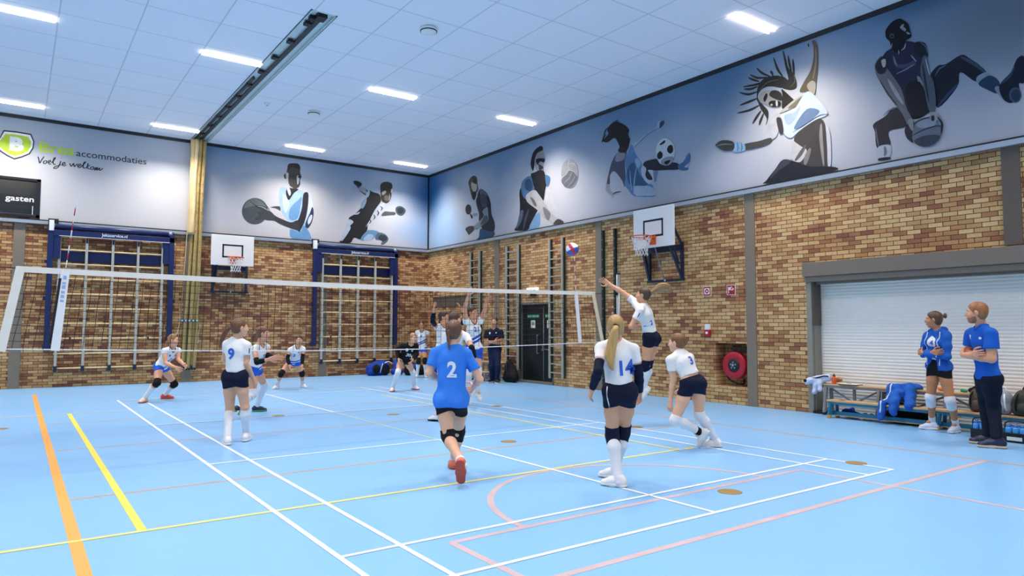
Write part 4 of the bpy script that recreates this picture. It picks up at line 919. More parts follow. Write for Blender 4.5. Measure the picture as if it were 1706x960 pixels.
for i, x in enumerate((2.03, 2.11, 2.19, 2.27, 2.35, 2.42)):
    p = MB(); p.tube([(x, YB - .29, .50), (x + .005, YB - .3, .42), (x - .003, YB - .29, .36)], [.035, .038, .028], 8); p.build('hem_weight', M_BLACK, t)
p = MB(); p.bar((1.96, YB - .38, 1.79), (2.46, YB - .38, 1.77), .02, .06); p.build('belt', M_TEAL, t)
for i in range(5):
    p = MB(); p.cbox((2.03 + i * .1, YB - .393, 1.785), (.035, .006, .035)); p.build('belt_eyelet', M_WHITE, t)
p = MB(); p.tube(smooth_path([(2.16, YB - .35, ZC - .02), (2.10, YB - .38, 4.4), (1.98, YB - .42, 2.0), (1.92, YB - .43, 1.5), (1.87, YB - .43, 1.32), (1.93, YB - .43, 1.28), (1.95, YB - .42, 1.5)], 10), .009, 6); p.build('pull_rope', M_CREAM, t)
p = MB(); p.tube(smooth_path([(2.46, YB - .38, 1.77), (2.52, YB - .38, 1.62), (2.47, YB - .38, 1.4), (2.49, YB - .38, 1.22), (2.45, YB - .38, 1.12)], 8), .008, 6); p.build('pull_rope', M_CREAM, t)

# ------------------------------------------------------------------ folding wall bars
def wall_bars(label, xs, bx0, bx1):
    t = thing('wall_bars', label, 'wall bars', ((bx0 + bx1) / 2, YB, .4))
    for s, x in ((1, bx0), (-1, bx1)):
        p = MB(); p.box((x, YB - .24, 1.04), (x + s * .13, YB - .10, 4.25)); p.box((x - .02 * s, YB - .14, 1.0), (x + s * .16, YB - .0, 1.12)); p.box((x - .05 * s, YB - .2, 3.28), (x, YB - .1, 3.36)); p.box((x - .05 * s, YB - .2, 2.3), (x, YB - .1, 2.4)); p.build('frame_post', M_NAVY, t, bevel=.006)
        p = MB(); p.box((x + s * .13, YB - .22, 3.42), (x + s * .29, YB - .12, 4.08)); p.bar((x + s * .15, YB - .23, 3.42), (x + s * .28, YB - .23, 3.40), .015, .02); p.build('swing_bracket', M_NAVY, t, bevel=.006)
    p = MB(); p.tube([(bx0 + .02, YB - .17, 4.27), (bx1 - .02, YB - .17, 4.27)], .066, 16); p.build('roller_tube', M_NAVY, t)
    for x in (bx0 + .1, bx1 - .1):
        p = MB(); p.tube([(x - .05, YB - .17, 4.275), (x + .05, YB - .17, 4.275)], .07, 16); p.build('tube_collar', M_STEEL, t)
    p = MB(); p.box((bx0 + .13, YB - .24, 4.02), (bx1, YB - .12, 4.17)); p.build('header_beam', M_NAVY, t, bevel=.008)
    p = MB(); p.box((bx0 + .25, YB - .246, 4.014), (bx1 - .12, YB - .23, 4.026)); p.build('header_edge', M_WHITE, t)
    cx = (xs[0] + xs[-1]) / 2
    p = MB(); vs, fs = text_mesh('Jekaservice.nl', .12, bold=.0015); wv = max(v[0] for v in vs) * 2
    p.add([(cx + .02 + v[0] * .62 / wv, YB - .243, 4.10 + v[1]) for v in vs], fs); p.build('header_lettering', INK_WHITE, t, fix=False)
    p = MB(); p.box((xs[0] + .04, YB - .06, 3.35), (xs[-1] - .04, YB - .02, 3.63)); p.build('back_board', M_NAVY, t)
    for x in xs:
        p = MB(); p.box((x - .03, YB - .20, .52), (x + .03, YB - .11, 4.0)); u = p.build('upright', M_GREYPAINT, t, bevel=.006)
        p = MB(); p.box((x - .04, YB - .205, .41), (x + .04, YB - .10, .56)); p.box((x - .02, YB - .11, .44), (x + .02, YB, .50)); p.build('foot_clamp', M_NAVY2, u)
        p = MB(); p.box((x - .02, YB - .206, 3.86), (x + .02, YB - .2, 3.99)); p.build('slot_plate', M_BLACK, u)
    for z in (3.66, 3.28, 2.89, 2.48, 2.09, 1.69, 1.29, .89, .50):
        p = MB(); p.tube([(xs[0] - .05, YB - .155, z), (xs[-1] + .05, YB - .155, z)], .02, 10); p.build('rung', M_RUNG, t)
    for x in (xs[0] + .31, xs[-1] - .31):
        p = MB(); p.box((x - .02, YB - .19, 1.255), (x + .02, YB - .12, 1.325)); p.build('rung_clip', M_BLACK, t)
wall_bars('navy framed wall bars left of the gathered curtain', [-.97 + .62 * i for i in range(5)], -1.24, 1.80)
wall_bars('navy framed wall bars between the rear backboard and the room corner', [6.24 + .62 * i for i in range(5)], 5.92, 8.92)
for x, lab in ((-1.17, 'white box on a black bracket above the left wall bars'), (5.96, 'white box on a black bracket above the right wall bars')):
    t = thing('wall_box', lab, 'wall box', (x, YB, 4.3))  # plain mounted equipment boxes, not light sources
    p = MB(); p.box((x - .07, YB - .14, 4.20), (x + .16, YB - .06, 4.47)); p.build('bracket', M_BLACK, t)
    p = MB(); p.box((x - .05, YB - .26, 4.14), (x + .06, YB - .14, 4.42)); p.build('white_body', M_WHITE, t, bevel=.01)

# ------------------------------------------------------------------ basketball hoops on the walls
M_ORANGE = mat('rim_orange', 'e2622c', .4); M_NETW = mat('white_cord', 'e9e6e2', .7); M_BOARD = mat('backboard_white', 'f2ebe6', .4, var=.01)
def hoop(label, F, d, zb0, zb1, zrim, half=.615):
    """F(a, out, z): a along the wall, out from the wall"""
    t = thing('basketball_hoop', label, 'basketball hoop', F(0, 0, 2.66))
    def bx(mb, a0, a1, o0, o1, z0, z1):
        vs = [F(a, o, z) for z in (z0, z1) for (a, o) in ((a0, o0), (a1, o0), (a1, o1), (a0, o1))]
        mb.add(vs, [(0, 3, 2, 1), (4, 5, 6, 7), (0, 1, 5, 4), (1, 2, 6, 5), (2, 3, 7, 6), (3, 0, 4, 7)])
    p = MB(); bx(p, -half, half, d - .03, d, zb0, zb1); b_ = p.build('backboard', M_BOARD, t, bevel=.01)
    p = MB(); z0 = zrim + .02; z1 = z0 + .40
    for a0, a1, c0, c1 in ((-.30, .30, z0, z0 + .045), (-.30, .30, z1 - .045, z1), (-.30, -.255, z0, z1), (.255, .30, z0, z1)): bx(p, a0, a1, d - .001, d + .003, c0, c1)
    p.build('target_square', M_BLACK, b_)
    p = MB(); p.tube([F(.225 * math.cos(2 * PI * i / 32), d + .15 + .225 + .225 * math.sin(2 * PI * i / 32), zrim) for i in range(32)], .012, 8, True)
    rim = p.build('rim', M_ORANGE, t)
    p = MB(); bx(p, -.06, .06, d, d + .17, zrim - .012, zrim + .012); bx(p, -.09, .09, d, d + .02, zrim - .16, zrim + .04); p.bar(F(-.05, d + .01, zrim - .14), F(-.10, d + .22, zrim), .012, .03); p.bar(F(.05, d + .01, zrim - .14), F(.10, d + .22, zrim), .012, .03)
    p.tube([F(.225 * math.cos(2 * PI * i / 24), d + .375 + .225 * math.sin(2 * PI * i / 24), zrim - .045) for i in range(13, 24)], .008, 6); p.build('rim_bracket', M_ORANGE, t)
    p = MB(); prof = [(.222, 0), (.20, -.08), (.165, -.17), (.135, -.26), (.13, -.36), (.145, -.42)]
    def pt(k, j):
        r, h = prof[j]; a = 2 * PI * (k + .5 * (j % 2)) / 12; return F(r * math.cos(a), d + .375 + r * math.sin(a), zrim - .01 + h)
    for k in range(12):
        for j in range(5):
            p.tube([pt(k, j), pt(k + (1 if j % 2 else 0), j + 1)], .0055, 5); p.tube([pt(k, j), pt(k - (0 if j % 2 else 1), j + 1)], .0055, 5)
    p.build('hoop_net', M_NETW, t)
    for s in (-1, 1):
        p = MB(); p.bar(F(s * .49, .05, 2.64), F(s * .49, .05, 3.5), .06, .06, F(1, 0, 0) if False else (0, 0, 1)); p.build('frame_post', M_NAVY2, t)
        p = MB(); p.bar(F(s * .49, .07, 2.70), F(s * .40, d - .03, zb0 + .12), .045, .045); p.bar(F(s * .49, .06, 3.45), F(s * .40, d - .03, zb1 - .2), .045, .045); p.bar(F(s * .47, .3 * d, 3.0), F(s * .42, d - .04, zb0 + .35), .035, .035); p.build('swing_arm', M_NAVY2, t)
    p = MB(); p.bar(F(-.54, .06, 2.66), F(.54, .06, 2.66), .06, .05); p.build('lower_crossbar', M_NAVY2, t)
    p = MB(); p.bar(F(-.49, .07, 3.38), F(.49, .07, 3.38), .05, .13); p.build('upper_crossbar', M_NAVY2, t)
    p = MB(); p.tube([F(0, .09, 2.66), F(0, d - .04, zb0 + .05)], .013, 8); p.build('stay_rod', M_STEEL, t)
    p = MB(); p.ell(F(.02, .10, 2.665), (.022, .022, .022), 8, 6); p.build('bolt', M_WHITE, t)
hoop('basketball hoop on the back wall between the two wall bars', lambda a, o, z: (3.385 + a, YB - o, z), .35, 3.445, 4.355, 3.66)
hoop('basketball hoop high on the right wall beside the fire signs', lambda a, o, z: (XR - o, -6.50 - a, z), .45, 3.40, 4.31, 3.62)

# ------------------------------------------------------------------ climbing ladders, rails on the right wall
M_LADDER = mat('ladder_grey', 'a8a293', .5, var=.06)
for lab, y0, y1, z0 in (('climbing ladder on the right wall nearest the room corner', 1.22, 1.76, .25), ('climbing ladder on the right wall left of the dark double door', -.86, -.27, .35), ('climbing ladder on the right wall at the right edge of the dark double door', -2.90, -2.35, .2)):
    t = thing('climbing_ladder', lab, 'ladder', (XR, (y0 + y1) / 2, z0), 'wall climbing ladders')
    for y in (y0, y1):
        p = MB(); p.box((XR - .14, y - .034, z0), (XR - .10, y + .034, 4.04)); r_ = p.build('rail', M_LADDER, t, bevel=.004)
        p = MB(); p.box((XR - .10, y - .034, z0 + .02), (XR - .035, y - .012, 4.04)); p.build('rail_web', M_GREEN, r_)
    n = int((3.95 - z0) / .24)
    for i in range(n):
        p = MB(); z = z0 + .16 + i * .24; p.box((XR - .13, y0, z - .016), (XR - .105, y1, z + .016)); p.build('rung', M_LADDER, t)
t = thing('rail_pair', 'pair of tall dark green wall rails left of the right-wall hoop', 'wall rails', (XR, -4.65, 0))
for y in (-4.42, -4.85):
    p = MB(); p.box((XR - .07, y - .03, .02), (XR, y + .03, 4.06)); r_ = p.build('rail', M_GREEN, t)
    p = MB()
    for i in range(15): p.box((XR - .074, y - .012, .3 + i * .25), (XR - .068, y + .012, .33 + i * .25))
    p.build('rail_holes', M_STEEL, r_)

# ------------------------------------------------------------------ side door, exit sign
M_DOOR = mat('dark_door', '15191c', .35, var=.05); M_JAMB = mat('taupe_jamb', '7a7266', .5)
p = MB(); y0, z0, y1, z1 = DOOR
p.box((XR - .03, y1 - .02, 0), (XR + .15, y1 + .06, z1 + .0)); p.box((XR + .06, y1 - .12, 0), (XR + .15, y1 - .02, z1)); p.box((XR - .01, y0 - .02, 0), (XR + .15, y0 + .03, z1)); p.box((XR - .01, y0, z1 - .04), (XR + .15, y1, z1 + .01)); p.box((XR - .04, y0 - .02, 0.0), (XR + .15, y1 + .06, .065))
door = struct(p.build('door_1', M_JAMB, bevel=.004))
ym = -1.86
for a, b_, nm in ((ym + .006, y1 - .12, 'door_leaf'), (y0 + .03, ym - .006, 'door_leaf')):
    p = MB(); p.box((XR + .075, a, .07), (XR + .12, b_, z1 - .045)); lf = p.build(nm, M_DOOR, door)
    c = (a + b_) / 2; w_ = min(.56, b_ - a - .1)
    p = MB(); p.box((XR + .0735, c - w_ * .5, 1.87), (XR + .075, c + w_ * .5, 1.97)); st_ = p.build('green_film', mat('green_letter_film', '1f6b47', .5), lf)
    p = MB(); n_ = int(w_ / .05)
    for k_ in range(n_):
        y = c + w_ * .46 - k_ * .05; p.box((XR + .0722, y - .034 + .012 * (k_ % 3 == 1), 1.893), (XR + .0734, y, 1.947))
    p.build('film_marks', mat('pale_green_marks', '8cc9a4', .5), st_)
    p = MB(); p.box((XR + .072, c - .1, 1.58), (XR + .075, c + .1, 1.80)); p.build('sticker', mat('pale_sticker', 'dfe3d2', .5), lf)
    p = MB(); p.box((XR + .071, c - .06, 1.66), (XR + .0725, c + .06, 1.76)); p.build('sticker_mark', mat('grey_sticker_mark', '8d968c', .5), lf)
p = MB(); p.tube([(XR + .06, ym + .0, .1), (XR + .06, ym + .0, 2.2)], .012, 8); p.build('espagnolette_rod', M_STEEL, door)
p = MB(); p.tube(smooth_path([(XR + .075, ym + .26, 1.36), (XR + .02, ym + .26, 1.36), (XR + .02, ym + .26, 1.1), (XR + .02, ym + .26, .86), (XR + .075, ym + .26, .86)], 5), .014, 8); p.build('door_handle', M_STEEL, door)
p = MB(); p.tube([(XR + .03, ym, .98), (XR + .03, y0 + .06, .96)], .016, 8); p.box((XR + .02, ym - .03, .94), (XR + .075, ym + .03, 1.08)); p.bar((XR + .03, ym + .06, .95), (XR + .03, ym, 1.0), .02, .05); p.build('push_bar', M_STEEL, door)
t = thing('exit_sign', 'lit white emergency exit sign above the dark double door', 'exit sign', (XR, -1.49, 2.66))
p = MB(); p.box((XR - .10, -1.74, 2.57), (XR - .02, -1.25, 2.74)); p.build('sign_box', mat('lit_sign_white', 'f3f7f4', .5, var=0, emit=.75), t, bevel=.008)
p = MB(); fr = lambda a, b: (XR - .1015, -1.49 - a, 2.655 + b)
for q in ([(-.06, -.05), (-.03, -.05), (0, .0), (.03, -.05), (.06, -.05), (.02, .03), (-.02, .03)], [(-.02, .04), (.02, .04), (.02, .065), (-.02, .065)], [(.09, -.01), (.15, -.01), (.15, -.03), (.19, .005), (.15, .04), (.15, .02), (.09, .02)]):
    p.add([fr(*z) for z in q], [tuple(range(len(q)))])
p.build('pictogram', mat('exit_green', '58b890', .5), t, fix=False)
p = MB(); p.box((XR - .06, -1.6, 2.5), (XR, -1.38, 2.57)); p.build('sign_bracket', M_BLACK, t)

# ------------------------------------------------------------------ fire signs, call point, hose reel
M_RED = mat('signal_red', 'b3182a', .4, var=.04); M_SIGNW = mat('sign_white', 'eee7e4', .5)
def fire_sign(label, y, pic):
    t = thing('fire_sign', label, 'fire sign', (XR, y, 2.37))
    p = MB(); p.box((XR - .012, y - .105, 2.265), (XR - .002, y + .105, 2.475)); p.build('sign_border', M_SIGNW, t)
    p = MB(); p.box((XR - .014, y - .095, 2.275), (XR - .011, y + .095, 2.465)); p.build('sign_plate', M_RED, t)
    p = MB(); fr = lambda a, b, e=0: (XR - .0155 - e, y - a, 2.37 + b)
    if pic == 'reel':
        p.slot(0).add([fr(.07 * u, .065 * v) for u, v in ((-1, -1), (1, -1), (1, 1), (-1, 1))], [(0, 1, 2, 3)])
        c = [fr(.05 * math.cos(i * PI / 12), .05 * math.sin(i * PI / 12), .001) for i in range(24)]; p.slot(1).add(c, [tuple(range(24))])
        c = [fr(.02 * math.cos(i * PI / 12), .02 * math.sin(i * PI / 12), .002) for i in range(24)]; p.slot(0).add(c, [tuple(range(24))])
    else:
        for q in ([(-.07, .06), (.0, .06), (.0, -.0), (-.05, .0), (-.05, -.07), (-.07, -.07)], [(.01, -.01), (.05, -.01), (.05, .02), (.01, .02)], [(.04, .05), (.08, .02), (.04, -.01)], [(.0, .05), (.03, .05), (.03, .07), (.0, .07)]):
            p.slot(0).add([fr(*z) for z in q], [tuple(range(len(q)))])
    p.build('pictogram', [M_SIGNW, M_RED], t, fix=False)
fire_sign('red fire hose reel sign on the brick, left of two', -7.63, 'reel')
fire_sign('red fire hydrant arrow sign on the brick, right of two', -8.245, 'arrow')
t = thing('call_point', 'small white and red fire alarm call point on the brick', 'alarm', (XR, -7.64, 1.53))
p = MB(); p.box((XR - .05, -7.70, 1.54), (XR, -7.58, 1.66)); p.build('white_box', M_WHITE, t, bevel=.006)
p = MB(); p.box((XR - .06, -7.715, 1.41), (XR, -7.575, 1.535)); p.tube([(XR - .03, -7.69, 1.42), (XR - .03, -7.69, 1.37)], .018, 8); p.build('red_box', M_RED, t, bevel=.006)
p = MB(); p.box((XR - .063, -7.67, 1.45), (XR - .059, -7.61, 1.50)); p.build('break_glass', M_SIGNW, t)
t = thing('hose_reel', 'red fire hose reel in the brick wall niche', 'hose reel', (XR + .1, -8.22, .8))
Ry = Matrix.Rotation(-PI / 2, 3, 'Y'); hc = (XR + .10, -8.235, .80)
p = MB(); p.lathe(hc, [(.05, -.06), (.27, -.06), (.285, -.045), (.285, .05), (.27, .065), (.17, .07), (.13, .05)], 40, Ry); p.build('drum', M_RED, t)
p = MB(); p.lathe(hc, [(.14, .03), (.14, .06), (.12, .075), (.03, .075)], 28, Ry); p.build('hub', M_BLACK, t)
p = MB()
for i in range(5):
    a = 2 * PI * i / 5 + .3; p.ell((XR + .02, -8.235 + .06 * math.cos(a), .8 + .06 * math.sin(a)), (.008, .022, .022), 8, 6)
p.tube([(XR + .03, -8.235, .8), (XR + .0, -8.235, .8)], .03, 12); p.build('hub_plate', M_STEEL, t)
p = MB(); p.tube([(XR + .2, -8.235, .8), (XR + .33, -8.235, .8)], .04, 10); p.tube(smooth_path([(XR + .1, -8.02, .72), (XR + .08, -8.05, .55), (XR + .12, -8.2, .44), (XR + .2, -8.35, .42), (XR + .3, -8.3, .5)], 6), .02, 8); p.build('hose', M_BLACK, t)
p = MB(); p.box((XR + .22, -8.42, 1.1), (XR + .33, -8.05, 1.18)); p.tube([(XR + .25, -8.1, 1.0), (XR + .25, -8.1, 1.2)], .02, 8); p.build('valve', mat('dark_bronze', '4a4038', .4, .5), t)

# ------------------------------------------------------------------ roller shutter
M_SHUT = mat('shutter_slat', 'fbf1e4', .5, var=.02)
p = MB(); xs_ = XR + .27; z = .02; prof = []
while z < 2.5:
    prof += [(xs_ + .007, z), (xs_ + .0015, z + .008), (xs_, z + .028), (xs_ + .0015, z + .048)]; z += .056
vs = []
for y in (-10.02, -18.5): vs += [(a, y, b) for a, b in prof]
n = len(prof); p.add(vs, [(i, i + 1, n + i + 1, n + i) for i in range(n - 1)], True)
p.box((xs_ + .015, -18.5, 0), (xs_ + .04, -10.0, 2.55))
shutter = struct(p.build('door_2', M_SHUT))
p = MB(); p.box((XR - .09, -18.7, 2.54), (XR + .1, -9.90, 2.80)); p.box((XR - .06, -18.7, 2.44), (XR + .1, -9.93, 2.54)); p.box((XR + .1, -18.6, 2.40), (XR + .3, -10.0, 2.46)); p.build('lintel', mat('shutter_lintel', '7d7063', .5, var=.03), shutter, bevel=.006)
p = MB(); p.box((XR - .015, -10.03, 0), (XR + .06, -9.93, 2.46)); p.box((XR + .05, -10.045, 0), (XR + .26, -10.02, 1.62)); p.build('guide_rail', mat('guide_rail_grey', '8f8a7c', .45), shutter)
p = MB(); p.box((XR + .02, -10.06, 1.62), (XR + .26, -10.02, 2.44)); p.build('upper_guide', M_PIL2, shutter)
p = MB(); p.box((XR - .03, -10.20, 0), (XR + .2, -10.02, .05)); p.build('guide_foot', M_BLACK, shutter)

# ------------------------------------------------------------------ volleyball net, posts, ball
M_NETBLACK = mat('net_cord_black', '1d1b1b', .8); M_TAPE = mat('net_tape', 'efe4d6', .7, var=.03); M_TAPE2 = mat('white_net_tape', 'f0ebe8', .7, var=.03)
NX0, NX1 = -1.83, 8.10
def ntop(x): u = (x - NX0) / (NX1 - NX0); return 2.315 - .05 * math.sin(PI * u) * 1.0 - .01 * u
def nbot(x): u = (x - NX0) / (NX1 - NX0); return 1.30 - .09 * math.sin(PI * u) - .02 * u
def nxs(x, z):  # the ends of the net lean outwards towards the floor
    u = (x - NX0) / (NX1 - NX0); k_ = (2.3 - z)
    return x + k_ * (-.16 * (1 - u) ** 6 + .20 * u ** 6)
net = thing('volleyball_net', 'black volleyball net with white top tape across the court', 'volleyball net', (3.1, NET_Y, 1.25))
p = MB(); N_ = 98
for i in range(N_ + 1):
    x = NX0 + (NX1 - NX0) * i / N_
    pts = []
    for j in range(11):
        zt, zb = ntop(x), nbot(x); z = zt + (zb - zt) * j / 10
        pts.append((nxs(x, z) + .004 * math.sin(i * 2.1 + j), NET_Y + .01 * math.sin(i * .35 + j * .3), z))
    p.tube(pts, .0034, 4, caps=False)
for j in range(1, 10):
    pts = []
    for i in range(N_ + 1):
        x = NX0 + (NX1 - NX0) * i / N_; z = ntop(x) + (nbot(x) - ntop(x)) * j / 10
        pts.append((nxs(x, z), NET_Y + .01 * math.sin(i * .35 + j * .3), z + .003 * math.sin(i * 1.3 + j)))
    p.tube(pts, .0034, 4, caps=False)
p.build('mesh', M_NETBLACK, net)
def band(name, m, path, w, d=.008, up=(0, 0, 1)):
    p = MB()
    for a, b_ in zip(path, path[1:]): p.bar(a, b_, d, w, up)
    return p.build(name, m, net)
band('top_tape', M_TAPE, [(NX0 - .03 + (NX1 - NX0 + .03) * i / 24, NET_Y - .012, ntop(NX0 + (NX1 - NX0) * i / 24) + .005) for i in range(25)], .075, .012)
p = MB(); p.tube([(nxs(NX0 + (NX1 - NX0) * i / 30, 1.3), NET_Y, nbot(NX0 + (NX1 - NX0) * i / 30)) for i in range(31)], .009, 6); p.build('bottom_cord', M_TAPE2, net)
p = MB(); p.bar((nxs(NX0, 2.35) - .0, NET_Y - .02, 2.35), (nxs(NX0, 1.29) - .0, NET_Y - .02, 1.27), .10, .012, (0, 1, 0)); p.build('side_band', M_TAPE, net)
p = MB(); p.bar((nxs(NX1, 2.30) - .06, NET_Y - .02, 2.31), (nxs(NX1, 1.29), NET_Y - .02, 1.28), .085, .012, (0, 1, 0)); p.build('side_band', mat('cream_net_tape', 'e2d5b4', .7), net)
M_ANTR = mat('antenna_red', 'c0222c', .4)
for xt, xb, w_ in ((-1.34, -1.42, .10), (7.55, 7.66, .085)):
    p = MB(); p.bar((xt, NET_Y - .03, 2.33), (xb, NET_Y - .03, 1.27), w_, .014, (0, 1, 0)); s_ = p.build('antenna_sleeve', M_TAPE2, net)
    if xt < 0:
        p = MB(); p.bar((xt - .055, NET_Y - .034, 2.22), (xb - .06, NET_Y - .034, 1.36), .03, .012, (0, 1, 0)); p.build('sleeve_edge', M_BLACK, s_)
        p = MB(); u0 = Vector((xt - xb, 0, 1.06)).normalized(); s0 = Vector((u0.z, 0, -u0.x)); m0 = Vector((xt - .005, NET_Y - .039, 2.23))
        for k_, (dv, hh_) in enumerate(((.0, .05), (.075, .03), (.125, .05), (.195, .035), (.25, .04), (.31, .03))):
            c0 = m0 - u0 * dv; p.add([c0 + s0 * a + u0 * b for a, b in ((-.02, -hh_ / 2), (.02, -hh_ / 2), (.02, hh_ / 2), (-.02, hh_ / 2))], [(0, 1, 2, 3)])
        p.build('sleeve_marks', mat('pale_blue_letter', '9fb0d8', .6), s_, fix=False)
    rod = None
    n0 = 2.36; dx = (xt - xb) * .85 if xt < 0 else 0
    for i in range(9):
        za, zb_ = n0 + i * .1, n0 + (i + 1) * .1
        f_ = lambda z: xt + .10 * (z - 2.33) if xt < 0 else xt - .05 * (z - 2.33)
        p = MB(); p.tube([(f_(za), NET_Y - .03, za), (f_(zb_), NET_Y - .03, zb_)], .0075, 6); p.build('antenna_segment', M_ANTR if i % 2 else M_TAPE2, net)
p = MB(); p.tube([(8.05, NET_Y, ntop(NX1)), (8.745, NET_Y, 2.32)], .006, 5); p.build('net_cable', M_BLACK, net)
p = MB(); p.tube([(nxs(NX1, 1.28), NET_Y, 1.28), (8.745, NET_Y, 1.25)], .006, 5); p.build('net_cable', M_TAPE2, net)
p = MB(); p.tube([(NX0, NET_Y, 2.33), (-2.565, NET_Y, 2.34)], .006, 5); p.build('net_cable', M_BLACK, net)
p = MB(); p.tube(smooth_path([(nxs(NX0, 1.28), NET_Y, 1.29), (-2.1, NET_Y, 1.2), (-2.5, NET_Y, 1.22)], 5), .008, 5); p.build('net_cable', M_TAPE2, net)
def post(x, label):
    t = thing('net_post', label, 'net post', (x, NET_Y, 0))
    p = MB(); p.tube([(x, NET_Y, 0.0), (x, NET_Y, 2.74)], .05, 20); p.build('post', mat('post_aluminium', '9b9c9c', .35, .4), t)
    p = MB(); p.tube([(x, NET_Y, 2.74), (x, NET_Y, 2.78)], [.052, .03], 16); p.build('cap', M_BLACK, t)
    p = MB(); p.tube([(x, NET_Y, .0), (x, NET_Y, .02)], .1, 20); p.build('floor_plate', M_BRASS, t)
    s = -1 if x > 0 else 1
    p = MB(); p.box((x + s * .05 - .03, NET_Y - .03, 2.29), (x + s * .05 + .03, NET_Y + .03, 2.35)); p.build('hook', M_BLACK, t)
post(8.80, 'grey round net post standing in front of the right wall')
post(-2.62, 'grey round net post at the left end of the net, out of the picture')

bc = Vector((5.64, -8.54, 2.885)); 
p = MB(); R_ = .108; nu, nv = 40, 24; Mb = Euler((.5, .35, .3)).to_matrix()
base = len(p.v); p.ell(bc, (R_, R_, R_), nu, nv)
Mi = Mb.inverted(); Fv = Vector((-.583, -.81, .03)).normalized()
for i, f in enumerate(p.f):
    c = sum((Vector(p.v[k_]) for k_ in f), Vector()) / len(f) - bc; c.normalize()
    side = Vector((.81, -.583, 0)).normalized(); a = c.dot(side) * .85 + c.z * .5; v_ = c.dot(Vector((0, 0, 1))) - c.dot(side) * .45
    s = 0
    if abs(a + .12) < .24: s = 1
    elif v_ < -.02: s = 2
    p.mi[i] = s
ball = p.build('volleyball', [mat('ball_white', 'f2eff0', .45), mat('ball_red', 'd02b35', .45), mat('ball_blue', '2b5fae', .45)])
for v in ball.data.vertices: v.co -= bc
ball.location = bc
tag(ball, 'red white and blue volleyball in the air above the net', 'ball')

# ------------------------------------------------------------------ floor sockets
for x, y, r, lab in ((3.77, -13.0, .115, 'round brass floor socket near the bottom right service line, largest of all'), (6.16, -12.97, .115, 'round brass floor socket on the right badminton sideline near the court corner'), (3.75, -9.37, .11, 'round brass floor socket between the running libero and the player with a long blonde ponytail'),
        (6.21, -9.41, .11, 'round brass floor socket on the sideline behind the blonde ponytail player'), (6.09, -5.69, .11, 'round brass floor socket on the far right sideline under the net'), (3.78, -5.71, .11, 'round brass floor socket under the middle of the net, left of the blue libero'),
        (2.03, -4.68, .11, 'round dull floor socket right of the player with navy shoes'), (-1.99, -3.81, .11, 'round floor socket at the left picture edge')):
    p = MB(); p.lathe((x, y, .0012), [(r, 0), (r, .0022), (r * .96, .003), (r * .9, .0026)], 32); o = p.build('floor_socket', M_BRASS); tag(o, lab, 'floor socket', 'brass floor sockets')
p = MB(); p.box((5.24, -11.23, .001), (5.42, -11.17, .0035)); tag(p.build('floor_marker', mat('ochre_marker', 'd8b83f', .5)), 'small yellow marker patch on the floor beside the yellow corner', 'floor marker')
